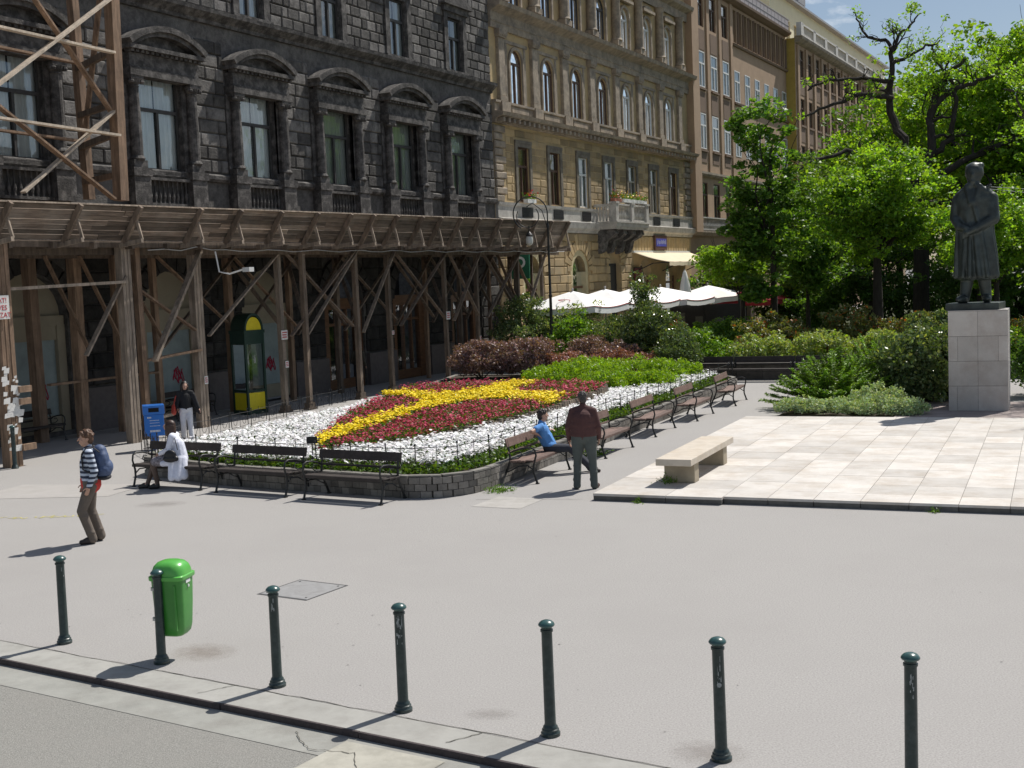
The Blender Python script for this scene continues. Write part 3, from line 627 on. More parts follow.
# balcony
bx0, bx1 = 60.9, 65.6
mb = MB(); mb.box(bx0, bx1, -1.3, 0, 6.3, 6.5); mb.box(bx0 + .08, bx1 - .08, -1.22, 0, 6.18, 6.299); mb.box(bx0 - .06, bx1 + .06, -1.36, 0, 6.501, 6.58)
bal_p = Y.part('balcony', mb, wht)
mb = MB()
for x in (bx0 + .5, bx0 + 1.7, bx1 - 1.7, bx1 - .5):
    mb.prism([(0, 0)], 0, 0) if 0 else None
    pts = [(-.02, 6.17), (-1.05, 6.17), (-1.1, 5.95), (-.85, 5.75), (-.5, 5.6), (-.42, 5.3), (-.3, 5.0), (-.02, 4.9)]
    mb = MB(); n = len(pts); vs = [(x - .25, p[0], p[1]) for p in pts] + [(x + .25, p[0], p[1]) for p in pts]
    mb.add(vs, [tuple(range(n)), tuple(range(2 * n - 1, n - 1, -1))] + [(i, (i + 1) % n, (i + 1) % n + n, i + n) for i in range(n)]); Y.part('bracket', mb, darks, bal_p)
mb = MB()
for x in (bx0 + .15, (bx0 + bx1) / 2, bx1 - .15): mb.box(x - .18, x + .18, -1.3, -.96, 6.581, 7.5); mb.box(x - .22, x + .22, -1.34, -.92, 7.501, 7.6)
for y in (-.5, ): 
    for x in (bx0 + .1, bx1 - .1):
        for k in range(5): mb.lathe([(.05, 0), (.07, .2), (.04, .5), (.06, .75)], (x, -.15 - k * .18, 6.6), 8)
        mb.box(x - .1, x + .1, -.95, 0, 7.36, 7.5)
bal(mb, bx0 + .35, (bx0 + bx1) / 2 - .2, 6.6, 7.5, -1.12, .22, .07); bal(mb, (bx0 + bx1) / 2 + .2, bx1 - .35, 6.6, 7.5, -1.12, .22, .07)
Y.part('balustrade', mb, wht, bal_p)
# balcony and window flowers
def planter(name, label, s, d, z, w_, fl, n=260, hgt=.28, box=(.7, .7, .68), group=None):
    t = thing(name, label, 'flower box', FA(s, d, z), ANG_F, group)
    mb = MB(); mb.box(-w_ / 2, w_ / 2, -.12, .12, 0, .18); mb.build('box', pm('box_%d' % (box[0] * 100), box, .7, .1, 5), t, bev=.01)
    c = np.stack([rng.uniform(-w_ / 2, w_ / 2, n), rng.normal(0, .1, n), .2 + np.abs(rng.normal(0, hgt / 2, n))], 1); V, tn = leafquads(c, .05); quads('leaves', V, tn, leafmat('herb_leaf', (.09, .17, .03)), t)
    c = np.stack([rng.uniform(-w_ / 2, w_ / 2, n // 5), rng.normal(-.02, .1, n // 5), .24 + np.abs(rng.normal(0, hgt / 1.6, n // 5))], 1); V, tn = leafquads(c, .05); quads('flowers', V, tn, leafmat(fl[0], fl[1], .2), t)
FM = {'red': ('red_petal', (.6, .03, .04)), 'yel': ('yellow_petal', (.8, .5, .03)), 'pink': ('pink_petal', (.75, .3, .35))}
planter('flower_box', 'white window box of yellow flowers on the middle of the balcony rail', 63.1, D0 + 1.1, 7.6, 1.9, FM['yel'], group='flower boxes on the balcony')
planter('flower_box', 'white window box of pink flowers at the far end of the balcony rail', 64.9, D0 + 1.1, 7.6, 1.4, FM['pink'], group='flower boxes on the balcony')
planter('flower_box', 'terracotta box at the near end of the balcony rail with red flowers', 61.4, D0 + 1.1, 7.6, 1.0, FM['red'], box=(.35, .13, .08), group='flower boxes on the balcony')
planter('flower_box', 'pale window box of green leaves on the sill above the canopy end', YB[0], D0 + .3, 7.26, .9, FM['red'], n=160)
# sign above awning
t = thing('shop_sign', 'brown plaque with blue lettering set into the wall above the awning', 'sign', FA(70.4, D0 + .16, 5.15), ANG_F)
mb = MB(); mb.box(-1.0, 1.0, -.06, .05, 0, .85); mb.build('board', pm('brown_plaque', (.10, .05, .04), .6, .2, 5), t)
mb = MB(); mb.box(-.85, .85, -.075, -.061, .2, .66); o = mb.build('blue_panel', pm('blue_panel', (.07, .08, .42), .5, .15, 6), t)
mb = MB(); rq = random.Random(2)
for k in range(9): x = -.72 + k * .175; mb.box(x, x + rq.choice([.04, .07]), -.082, -.0755, .3 + rq.uniform(0, .08), .5 + rq.uniform(0, .1))
mb.build('lettering', pm('pale_letter', (.45, .47, .62), .5, .1, 5), o)
# awning
t = thing('awning', 'cream fabric awning stretched over the cafe front under the plaque', 'awning', FA(66.2, D0, 0), ANG_F)
mb = MB(); mb.v = []; 
a_, b_, c_, d_ = (.0, -.12, 5.0), (9.6, -.12, 5.0), (9.6, -2.2, 4.35), (.0, -2.2, 4.35)
n = 16; fs = []
for i in range(n + 1):
    for j in range(7):
        u_ = i / n; v_ = j / 6; mb.v.append((u_ * 9.6, -.12 - 2.1 * v_, 5.0 - .62 * v_ - .07 * math.sin(v_ * math.pi) + .015 * math.sin(u_ * 40) * v_))
for i in range(n):
    for j in range(6): mb.f.append((i * 7 + j, i * 7 + j + 1, i * 7 + 8 + j, i * 7 + 7 + j)); mb.t.append(1.0)
o = mb.build('fabric', pm('cream_fabric', (.72, .62, .45), .9, .06, 2), t, smooth=True); so_ = o.modifiers.new('s', 'SOLIDIFY'); so_.thickness = .01
mb = MB(); mb.box(-.05, 9.65, -.14, -.0, 4.98, 5.1); mb.build('cassette', sash_white, t)
mb = MB()
for k in range(16): mb.box(k * .6, k * .6 + .59, -2.235, -2.223, 4.17 - .02 * (k % 2), 4.37)
mb.build('valance', MATS['cream_fabric'], t)
mb = MB()
for x in (.4, 4.8, 9.2): mb.beam((x, -.02, 3.9), (x, -1.1, 4.35), .05, .05); mb.beam((x, -1.1, 4.35), (x, -2.15, 4.36), .05, .05)
mb.build('arm', ir, t)
t = thing('shop_board', 'dark red notice board fixed beside the cafe door under the awning', 'sign board', FA(66.6, D0 + .15, 2.6), ANG_F)
mb = MB(); mb.box(-.55, .55, -.05, .0, 0, 1.5); mb.build('board', pm('dark_red_board', (.13, .03, .03), .6, .2, 4), t); mb = MB(); mb.box(-.6, .6, -.08, -.0, 1.5, 1.56); mb.box(-.6, .6, -.08, 0, -.06, -.001); mb.build('frame', ir, t)
# green pharmacy sign behind canopy end
t = thing('shop_sign', 'dark green hanging sign box with pale round emblem seen through the canopy braces', 'sign', FA(51.0, D0 + .6, 3.75), ANG_F)
mb = MB(); mb.box(-.12, .12, -.45, .5, 0, 1.2); mb.build('box', pm('green_enamel', (.02, .14, .08), .4, .1, 4), t, bev=.02)
mb = MB(); mb.tube([(-.125, 0, .75), (-.14, 0, .75)], .26, 20); mb.build('emblem', sash_white, t); mb = MB(); mb.tube([(-.141, 0, .75), (-.15, 0, .75)], .15, 20); mb.build('emblem', MATS['green_enamel'], t)
# ---- brown building
brn = pm('brown_render', (.40, .28, .185), .9, .08, 1.2, tone=True, bump=.15, bscale=25, stain=(.25, .17, .11), stain_scale=.5, stain_amt=.5)
brd = pm('brown_render_deep', (.19, .13, .09), .9, .12, 1.2, tone=True)
Bb = Bld('brown_building', 'brown rendered block with tall narrow white windows and a colonnade under its roof terrace', 76.4)
B1 = [79.45, 82.1, 84.75]; B2 = [87.35 + 2.55 * k for k in range(6)]; holes = []
for x in B1: holes += [(x - .68, x + .68, z, z + 2.3) for z in (7.3, 11.8, 15.8)] + [(x - .68, x + .68, 19.7, 21.9)]
for x in B2: holes += [(x - .62, x + .62, z, z + 2.2) for z in (7.3, 11.8, 15.6)]
CB = [87.1 + 1.3 * k for k in range(11)]
for x in CB: holes += [(x - .35, x + .35, 19.75, 22.0)]
GB = [(79.2, .8, 4.0), (81.9, .8, 4.0), (84.9, .8, 4.0), (88.5, .9, 4.0)]
holes += [(x - r, x + r, .1, t_, True) for x, r, t_ in GB]
mb = MB(); wallgrid(mb, 76.4, 100.9, 0, 22.5, holes, 0, .3); mb.quad((76.4, 0, 22.5), (100.9, 0, 22.5), (100.9, 14, 22.5), (76.4, 14, 22.5)); mb.quad((76.4, 0, 0), (76.4, 0, 22.5), (76.4, 14, 22.5), (76.4, 14, 0))
Bb.part('wall', mb, brn)
mb = MB()
mb.box(76.42, 77.7, -.45, -.001, 6.3, 22.4); Bb.part('pilaster', mb, brn)
for x in (78.2, 80.75, 83.4, 86.0): mb = MB(); mb.box(x - .25, x + .25, -.1, -.001, 10.3, 22.4); Bb.part('pilaster', mb, brn)
mb = MB()
for x in B1:
    for z in (14.15, 10.9, 18.2): mb = MB(); mb.box(x - .7, x + .7, -.03, -.001, z, z + 1.3 if z > 11 else z + .7); Bb.part('panel', mb, brd)
    for z in (7.2, 11.7, 15.7): mb = MB(); mb.box(x - .75, x + .75, -.14, -.0015, z - .1, z); Bb.part('sill', mb, brd)
for x in CB: mb = MB(); mb.lathe([(.12, 0), (.1, .3), (.1, 2.0), (.14, 2.2)], (x + .65, -.02, 19.76), 8); Bb.part('column', mb, brd)
course(Bb, 'ledge', 86.4, 100.9, [(-.02, 15.4), (.16, 15.42), (.18, 15.55), (-.02, 15.58)], brd)
course(Bb, 'ledge', 86.3, 100.9, [(-.02, 19.45), (.14, 19.46), (.2, 19.6), (-.02, 19.66)], brd)
course(Bb, 'ledge', 76.4, 100.9, [(-.02, 9.95), (.2, 10.0), (.3, 10.12), (.3, 10.26), (-.02, 10.3)], trim)
course(Bb, 'ledge', 76.4, 100.9, [(-.02, 6.1), (.25, 6.15), (.4, 6.3), (.4, 6.42), (-.02, 6.44)], trim)
course(Bb, 'cornice', 76.4, 100.9, [(-.02, 22.2), (.2, 22.25), (.5, 22.4), (.52, 22.56), (-.02, 22.6)], brd)
mb = MB(); bal(mb, 77.6, 100.6, 6.45, 7.3, -.3, .3, .09); Bb.part('balustrade', mb, wht)
v1 = window(Bb, B1[0], 7.3, 1.34, 2.3, sash_brown, curtain_d, y=.05); v2 = window(Bb, B1[0], 11.8, 1.34, 2.3, sash_white, curtain_m, y=-.02); v3 = window(Bb, B1[0], 19.7, 1.34, 2.2, sash_brown, curtain_d, y=.1)
for x in B1[1:]: dwin(Bb, v1, x); dwin(Bb, v2, x); dwin(Bb, v3, x)
for x in B1: dwin(Bb, v2, x, 15.8)
for x in B2: dwin(Bb, v1, x); dwin(Bb, v2, x)
v4 = window(Bb, B2[0], 15.6, 1.24, 2.2, sash_white, curtain_m, y=-.03)
for x in B2[1:]: dwin(Bb, v4, x)
mb = MB()
for x in CB: mb.box(x - .35, x + .35, .28, .3, 19.75, 22.0)
Bb.part('loggia', mb, inside_m)
mb = MB()
for x, r, t_ in GB: mb.box(x - r, x + r, .3, .32, .1, t_)
Bb.part('shop_window', mb, inside_m)
mb = MB()      # roof terrace railing and set-back attic
for k in range(25): mb.box(76.6 + k, 76.65 + k, -.35, -.3, 22.6, 23.55)
mb.box(76.5, 100.9, -.36, -.29, 23.5, 23.56); mb.box(76.5, 100.9, -.36, -.29, 23.0, 23.04); Bb.part('railing', mb, pm('grey_rail', (.33, .32, .33), .6, .1, 5))
mb = MB()
for k in range(24): mb.box(76.7 + k, 77.6 + k, -.335, -.32, 22.62, 23.46)
Bb.part('railing_panel', mb, pm('pinkish_panel', (.36, .33, .34), .7, .15, 4))
att = pm('white_render', (.74, .73, .66), .85, .05, 1)
hs = [(78 + 2.2 * k, 79.2 + 2.2 * k, 23.3, 25.2) for k in range(10)]
mb = MB(); wallgrid(mb, 76.5, 100.9, 22.6, 26.2, hs, 2.2, .2); mb.quad((76.5, 2.2, 26.2), (100.9, 2.2, 26.2), (100.9, 14, 26.2), (76.5, 14, 26.2)); mb.quad((76.5, 2.2, 22.6), (76.5, 2.2, 26.2), (76.5, 14, 26.2), (76.5, 14, 22.6)); Bb.part('attic', mb, att)
mb = MB(); 
for h in hs: mb.box(h[0], h[1], 2.38, 2.4, h[2], h[3])
Bb.part('attic_window', mb, pm('pale_blind', (.6, .6, .55), .6, .1, 4))
# ---- second brown building, standing forward, with balustrade and attic
D2 = D0 + .75
B2b = Bld('brown_building', 'farther brown block standing forward with an ochre side wall and white roof balustrade', 100.9, D2)
XS = [103.0 + 2.72 * k for k in range(17)]; holes = []
for i, x in enumerate(XS): holes += [(x - .7, x + .7, z, z + 2.2) for z in (7.6, 11.5, 15.3, 19.2)]
mb = MB(); wallgrid(mb, 100.9, 150, 0, 22.1, holes, 0, .3); mb.quad((100.9, 0, 22.1), (150, 0, 22.1), (150, 14, 22.1), (100.9, 14, 22.1)); mb.quad((150, 0, 0), (150, 14, 0), (150, 14, 22.1), (150, 0, 22.1)); B2b.part('wall', mb, brn)
mb = MB(); mb.quad((100.9, 0, 0), (100.9, 0, 22.1), (100.9, 14, 22.1), (100.9, 14, 0)); B2b.part('side_wall', mb, pm('ochre_render', (.47, .33, .08), .9, .12, 2))
mb = MB()
for i in range(18): x = 101.6 + 2.72 * i; mb = MB(); mb.box(x - .3, x + .3, -.14, -.001, 4.6, 21.6); B2b.part('pilaster', mb, brn)
mb = MB()
for x in XS:
    for z in (10.0, 14.0, 17.8): mb = MB(); mb.box(x - .8, x + .8, -.03, -.001, z, z + 1.25); mb.box(x - .8, x + .8, -.12, -.0015, z + 1.2, z + 1.35); B2b.part('panel', mb, brd)
course(B2b, 'cornice', 100.9, 150, [(-.02, 21.7), (.3, 21.8), (.6, 22.0), (.65, 22.2), (-.02, 22.25)], trim)
v5 = window(B2b, XS[0], 7.6, 1.4, 2.2, sash_brown, curtain_d, y=.08)
for x in XS: 
    for z in (7.6, 11.5, 15.3, 19.2):
        if (x, z) != (XS[0], 7.6): dwin(B2b, v5, x, z)
mb = MB()
for k in range(12): x = 101.1 + k * 4.1; mb.box(x - .4, x + .4, -.6, -.2, 22.21, 23.25)
mb.box(101, 150, -.58, -.25, 22.21, 22.35); mb.box(101, 150, -.6, -.22, 23.05, 23.2)
for k in range(150): x = 101.4 + k * .32; mb.box(x - .07, x + .07, -.48, -.34, 22.35, 23.05)
B2b.part('balustrade', mb, pm('white_stone', (.6, .58, .54), .8, .08, 3, stain=(.4, .37, .33), stain_scale=2))
cr = pm('cream_render', (.78, .74, .52), .85, .05, 1)
hs = [(103.2 + 2.72 * k, 104.6 + 2.72 * k, 22.9, 24.6) for k in range(16)]
mb = MB(); wallgrid(mb, 100.9, 150, 22.2, 26.2, hs, 2.0, .2); mb.quad((100.9, 2, 22.2), (100.9, 2, 26.2), (100.9, 14, 26.2), (100.9, 14, 22.2)); B2b.part('attic', mb, cr)
mb = MB(); mb.box(100.8, 150, 1.5, 2.2, 26.2, 26.38); mb.box(100.8, 150, 2.2, 14, 26.21, 26.8); mb.box(110, 112.5, 1.9, 3.4, 26.8, 27.5); B2b.part('roof', mb, pm('roof_sheet', (.32, .32, .33), .6, .15, 2))
mb = MB()
for h in hs: mb.box(h[0], h[1], 2.15, 2.17, h[2], h[3])
B2b.part('attic_window', mb, pm('ochre_blind', (.35, .30, .16), .6, .2, 4))
# ================================================================== timber
def timber(name, col, var=.3):
    return pm(name, col, .85, var, 1.6, tone=True, bump=.5, bscale=12, stretch=(6, 6, .7), stain=tuple(c * .45 for c in col), stain_scale=2.2, stain_amt=.55)
wood_new = timber('pine_timber', (.25, .165, .108), .5); wood_old = timber('weathered_timber', (.31, .25, .195), .5); wood_grey = timber('grey_timber', (.17, .128, .095), .5)
wood_lit = timber('sunlit_timber', (.50, .42, .33), .3)  # lit copy of the timber: sun on the scaffold beams is in the colour
plank_m = pm('plank_timber', (.155, .118, .09), .9, .55, 2.5, tone=True, bump=.5, bscale=10, stretch=(.6, 4, 9), stain=(.3, .27, .23), stain_scale=.7, stain_amt=.45)
T = thing('wooden_canopy', 'long weathered timber protective canopy on braced posts along the sooty facade', 'canopy', FA(18, D0), ANG_F)
def CP(s, d, z): return Vector((s - 18, -(d - D0), z))       
def ZT(s): return 5.82 + .26 * (s - 19) / 31
END = 48.4
rc = random.Random(4)
def pt(name, mb, m, parent=T, **k): return mb.build(name, m, parent, **k)
# deck
mb = MB()
for k in range(11):
    d = -26.1 + k * .3; mb.box(0, 31.5, -(d + .29 - D0), -(d - D0), 5.02, 5.07, rc.uniform(.7, 1.3))
pt('deck', mb, plank_m)
# long beams
mb = MB()
for d in (-23.15, -25.2):
    s = 18
    while s < 49.4: e = min(49.6, s + 4.2); mb.beam(CP(s, d, 4.86), CP(e, d, 4.86 + rc.uniform(-.015, .015)), .2, .24, tone=rc.uniform(.6, 1.1)); s = e + .004
mb.beam(CP(18, -22.72, 4.97), CP(50, -22.72, 4.97), .16, .14, tone=.8)
pt('beam', mb, wood_grey)
mb = MB(); 
for k in range(26): s = 18.4 + 1.25 * k; mb.beam(CP(s, -26.1, 4.93), CP(s, -22.5, 4.93), .1, .14, tone=rc.uniform(.6, 1.1))
pt('joist', mb, wood_grey)
# flared parapet planks
mb = MB(); n = 7
for k in range(n):
    t0, t1 = k / n, (k + 1) / n;  d0, d1 = -22.62 + .62 * t0, -22.62 + .62 * t1
    s = 18
    while s < END - .1:
        e = min(END, s + rc.uniform(3.2, 5)); z0 = 5.08 + (ZT(s) - 5.08) * t0; z1 = 5.08 + (ZT(s) - 5.08) * t1; z0e = 5.08 + (ZT(e) - 5.08) * t0; z1e = 5.08 + (ZT(e) - 5.08) * t1; j = rc.uniform(-.012, .012)
        mb.beam(CP(s + .005, (d0 + d1) / 2 + j, (z0 + z1) / 2), CP(e - .005, (d0 + d1) / 2 + j, (z0e + z1e) / 2), .028, (z1 - z0) * 1.14, up=Vector((0, -.52, .85)), tone=rc.uniform(.55, 1.5)); s = e
pt('parapet_boards', mb, plank_m)
mb = MB(); mb.beam(CP(18, -21.98, ZT(18) + .02), CP(END, -21.98, ZT(END) + .02), .12, .035, tone=1.3); pt('capping', mb, wood_old)
ribs = [17.9 + .0, 19.48, 21.5, 23.44, 25.67, 27.3, 29.1, 30.86, 32.6, 33.9, 35.3, 36.9, 38.2, 39.6, 41.0, 42.7, 44.3, 45.8, 47.3, 49.0]
for s in ribs:
    s *= .985
    mb = MB(); o_ = Vector((0, -.05, 0))
    mb.beam(CP(s, -22.56, 5.0) + o_, CP(s, -21.93, ZT(s) - .0) + o_, .08, .14, up=(0, 1, 0), tone=rc.uniform(.9, 1.4)); rb_ = pt('rib', mb, wood_grey)
    mb = MB(); mb.beam(CP(s + .05, -21.95, 5.05), CP(s + .02, -22.12, ZT(s) - .12), .045, .07, tone=1.0)
    mb.beam(CP(s, -22.7, 4.93), CP(s, -21.9, 5.03), .08, .1, tone=.9); pt('strut', mb, wood_old, rb_)
# posts. (s, d, width, kind)
posts = [(19.35, -22.6, .34, 'n'), (23.35, -22.85, .3, 'o'), (24.1, -23.1, .16, 'n'), (26.45, -23.3, .3, 'o'), (30.15, -23.3, .16, 'o'), (30.9, -22.95, .15, 'g'), (34.05, -23.2, .15, 'g'), (36.3, -23.4, .15, 'g'), (40.0, -23.3, .14, 'g'), (42.6, -23.4, .14, 'g'), (46.0, -23.3, .13, 'g'), (48.3, -23.3, .13, 'g'),
         (22.9, -25.6, .26, 'n'), (24.05, -25.3, .26, 'n'), (25.3, -25.1, .2, 'n'), (26.9, -25.2, .16, 'n'), (30.2, -25.3, .2, 'n'), (33.2, -25.3, .16, 'n'), (35.9, -25.3, .16, 'g'), (39.2, -25.3, .14, 'g'), (41.9, -25.3, .14, 'n'), (44.6, -25.3, .14, 'g'), (47.0, -25.2, .13, 'n'), (49.0, -25.2, .13, 'g')]
km = {'n': wood_new, 'o': wood_old, 'g': wood_grey}
for s, d, w_, k in posts:
    mb = MB(); tn = rc.uniform(.75, 1.25)
    if w_ > .28:   # three planks bolted together
        for q in (-1, 0, 1): mb.beam(CP(s + q * w_ / 3, d, -.02), CP(s + q * w_ / 3, d, 4.98 - .02 * q), w_ / 3 - .008, w_ * .8 + .02 * q, up=(0, 1, 0), tone=tn * rc.uniform(.8, 1.2))
    else: mb.beam(CP(s, d, -.02), CP(s + rc.uniform(-.05, .05), d, 4.97), w_, w_, up=(0, 1, 0), tone=tn)
    o = pt('post', mb, km[k])
    if w_ < .2 and d > -24:
        mb = MB(); mb.beam(CP(s, d, .05), CP(s, d, .22), .3, .2, up=(0, 1, 0), tone=.8); mb.beam(CP(s - .2, d, .04), CP(s + .2, d, .04), .22, .07, tone=.9); pt('foot', mb, wood_grey, o)
# braces
fr = [p for p in posts if p[1] > -24]; bk = [p for p in posts if p[1] < -24]
def brace(a, b, w_=.12, t_=.045, k='g', tone=None): 
    mb = MB(); mb.beam(a, b, t_, w_, up=(0, 1, 0), tone=tone or rc.uniform(.8, 1.3)); return pt('brace', mb, km[k])
fs = sorted(set([p[0] for p in fr if p[0] > 29.8]))
for a, b in zip([30.15, 30.9, 34.05, 36.3, 40.0, 42.6, 46.0], [34.05, 34.05, 36.3, 40.0, 42.6, 46.0, 48.3]):
    d = -23.1 + .12
    if b - a > 2.5 and a != 30.9: brace(CP(a + .05, d, 2.3), CP(b - .3, d, 4.85)); brace(CP(a + .1, d - .16, 4.85), CP(b - .1, d - .3, 2.4), k='g')
    else: brace(CP(a, d, 2.2), CP(b - .1, d, 4.9), k='o')
brace(CP(24.2, -22.8, 2.0), CP(26.35, -22.95, 4.85), .17, .08, 'o', 1.0); brace(CP(23.6, -23.2, 4.2), CP(26.3, -23.25, 2.7), .12, .05, 'n'); brace(CP(26.9, -23.3, 2.5), CP(30.1, -23.15, 4.85), k='o')
brace(CP(22.0, -22.9, 2.3), CP(23.3, -22.75, 4.2), .13, .05, 'o'); brace(CP(19.4, -22.75, 3.95), CP(23.3, -22.75, 4.05), .2, .07, 'o', 1.2); brace(CP(24.2, -23.2, 2.0), CP(26.4, -23.2, 2.15), .16, .06, 'n', 1.3)
brace(CP(24.0, -23.3, .45), CP(25.2, -23.3, .5), .2, .07, 'o', 1.1)
for a, b in zip(bk[:-1], bk[1:]):
    d = -25.05
    brace(CP(a[0], d, 4.8), CP(b[0], d + .1, 2.4), k='g' if a[0] > 32 else 'n'); 
    if b[0] - a[0] > 1.7: brace(CP(a[0], d + .05, 2.2), CP(b[0], d + .1, 4.8), k='g')
for a, b in zip(bk[:3], bk[1:4]):
    brace(CP(a[0], -25.2, 1.5), CP(b[0], -25.2, 1.5), .16, .06, 'n')
for p, q in zip([x for x in fr if x[0] > 29.9][:8], bk[4:]):
    brace(CP(p[0], p[1], 2.6), CP(q[0], q[1], 4.8), k='g')
for s in (46.2, 47.8): brace(CP(s, -23.6, 1.2), CP(s + 1.8, -24.4, 4.8), k='g'); brace(CP(s + 1.8, -23.7, 1.2), CP(s, -24.3, 4.8), k='n')
# notices, paper scraps, nailed blocks, wire, floodlight
paper = pm('paper', (.72, .71, .68), .9, .1, 20); redp = pm('red_print', (.5, .05, .06), .8, .1, 5)
def notice(s, d, z, w_, h_):
    mb = MB(); a = CP(s, d, z); mb.box(a.x - w_ / 2, a.x + w_ / 2, a.y - .012, a.y, a.z, a.z + h_); o = pt('notice', mb, paper)
    mb = MB()
    for k in range(3):
        zz = a.z + h_ * (.2 + .25 * k); x = a.x - w_ * .38
        while x < a.x + w_ * .33: q = rc.uniform(.015, .035); mb.box(x, x + q, a.y - .016, a.y - .0125, zz, zz + h_ * .13); x += q + .012
    pt('print', mb, redp, o); return o
for s, d, z, w_, h_ in ((30.15, -23.2, 2.2, .3, .28), (40.0, -23.2, 2.35, .28, .3), (36.3, -23.28, 2.0, .14, .14), (30.2, -23.2, 1.35, .15, .2), (49.3, -23.2, 2.0, .28, .26), (42.6, -23.3, 1.4, .12, .2), (26.45, -23.1, 1.2, .14, .22)): notice(s, d + .0, z, w_, h_)
mb = MB(); 
for k in range(46):
    x = 19.35 + rc.uniform(-.2, .2); z = abs(rc.gauss(1.5, .5)) * .9 + .1; w_ = rc.uniform(.03, .1); a = CP(x, -22.6, z)
    y = a.y - .155 - rc.uniform(0, .01); mb.add([(a.x - w_, y, z), (a.x + w_ * rc.uniform(.5, 1), y - .004, z + rc.uniform(-.02, .02)), (a.x + w_, y - .003, z + w_ * 1.5), (a.x - w_ * .8, y, z + w_ * rc.uniform(1, 1.8))], [(0, 1, 2, 3)])
pt('torn_paper', mb, paper)
def text(name, body, size, loc, rot, m, parent, ext=.002):
    cu = bpy.data.curves.new(name, 'FONT'); cu.body = body; cu.size = size; cu.extrude = ext; cu.resolution_u = 2; o = bpy.data.objects.new(name, cu); C.objects.link(o)
    dg = bpy.context.evaluated_depsgraph_get(); me = bpy.data.meshes.new_from_object(o.evaluated_get(dg)); bpy.data.objects.remove(o)
    me.materials.clear(); me.materials.append(m); q = bpy.data.objects.new(name, me); C.objects.link(q); q.parent = parent; q.location = loc; q.rotation_euler = rot; return q
mb = MB(); a = CP(19.2, -22.42, 3.3); mb.box(a.x - .3, a.x + .2, a.y - .02, a.y, a.z, a.z + .52); o = pt('notice', mb, paper)
for k, tx in enumerate(('ZAT!', 'YVES', 'OZAT')): text('print', tx, .155, (a.x - .2, a.y - .024, a.z + .36 - k * .16), (R(90), 0, 0), redp, o)
for z, w_ in ((1.72, .34), (1.45, .3), (.42, .36)): mb = MB(); mb.beam(CP(19.5, -22.42, z), CP(19.5 + w_, -22.42, z), .08, .14, tone=1.2); pt('cleat', mb, wood_new)
mb = MB(); pts = [CP(24 + k * .6, -22.6, 4.83 + .03 * math.sin(k * 1.7) + (.12 if k == 3 else 0)) for k in range(43)]; mb.tube(pts, .012, 5); pt('cable', mb, pm('grey_cable', (.4, .4, .38), .6, .1, 5))
mb = MB(); a = CP(26.55, -22.6, 4.8); mb.tube([a, a + Vector((.0, -.1, -.55)), a + Vector((.12, -.35, -.62)), a + Vector((.3, -.75, -.5))], .022, 8); o = pt('lamp_arm', mb, sash_white)
mb = MB(); mb.box(a.x + .22, a.x + .42, a.y - .95, a.y - .72, a.z - .58, a.z - .46); pt('floodlight', mb, sash_white, o)
# ---- scaffold tower standing over the canopy at left
S = thing('scaffold_tower', 'tall orange timber scaffold of crossed beams rising above the canopy at the left edge', 'scaffold', FA(18, D0), ANG_F)
def sp(name, a, b, w_, h_, m, tone=None, up=(0, 1, 0)):
    mb = MB(); mb.beam(CP(*a), CP(*b), w_, h_, up=up, tone=tone or rc.uniform(.85, 1.25)); return mb.build(name, m, S)
sp('post', (23.6, -23.0, 6.08), (23.75, -23.0, 12.5), .27, .27, wood_new, 1.0)
sp('post', (24.7, -25.2, 6.3), (24.55, -25.2, 12.5), .22, .22, wood_new, .95)
sp('post', (19.4, -23.0, 6.05), (19.4, -23.0, 12.5), .27, .27, wood_new); sp('post', (19.4, -25.2, 6.3), (19.4, -25.2, 12.5), .22, .22, wood_new)
for z in (7.68, 9.7): 
    sp('ledger', (18.0, -22.84, z + .12), (23.5, -22.84, z), .055, .17, wood_lit, 1.3); sp('ledger', (18.0, -25.0, z + .25), (24.8, -25.0, z + .1), .055, .17, wood_new, 1.2)
    sp('transom', (23.6, -22.9, z + .1), (24.6, -25.25, z - .0), .12, .16, wood_grey, 1.0, up=(0, 0, 1)); sp('transom', (19.4, -22.9, z + .1), (19.4, -25.25, z), .12, .16, wood_grey, 1.0, up=(0, 0, 1))
sp('transom', (23.6, -22.9, 6.75), (24.6, -25.25, 6.75), .12, .14, wood_new, .8, up=(0, 0, 1)); sp('transom', (23.6, -22.9, 8.5), (24.6, -25.25, 8.5), .12, .14, wood_grey, .8, up=(0, 0, 1))
sp('brace', (19.6, -22.78, 8.3), (23.6, -22.78, 11.1), .05, .2, wood_lit, 1.2); sp('brace', (20.3, -22.95, 11.6), (23.55, -23.1, 8.3), .05, .15, wood_new, 1.25)
sp('brace', (18.9, -22.85, 8.6), (23.2, -22.85, 6.1), .05, .17, wood_new, 1.2); sp('brace', (20.5, -22.95, 6.15), (23.55, -23.0, 8.3), .05, .17, wood_lit, 1.1)
sp('brace', (23.7, -23.2, 11.8), (24.6, -25.1, 8.0), .05, .15, wood_new, 1.0); sp('brace', (19.6, -23.0, 10.4), (23.5, -23.05, 13.0), .05, .16, wood_new, 1.0)
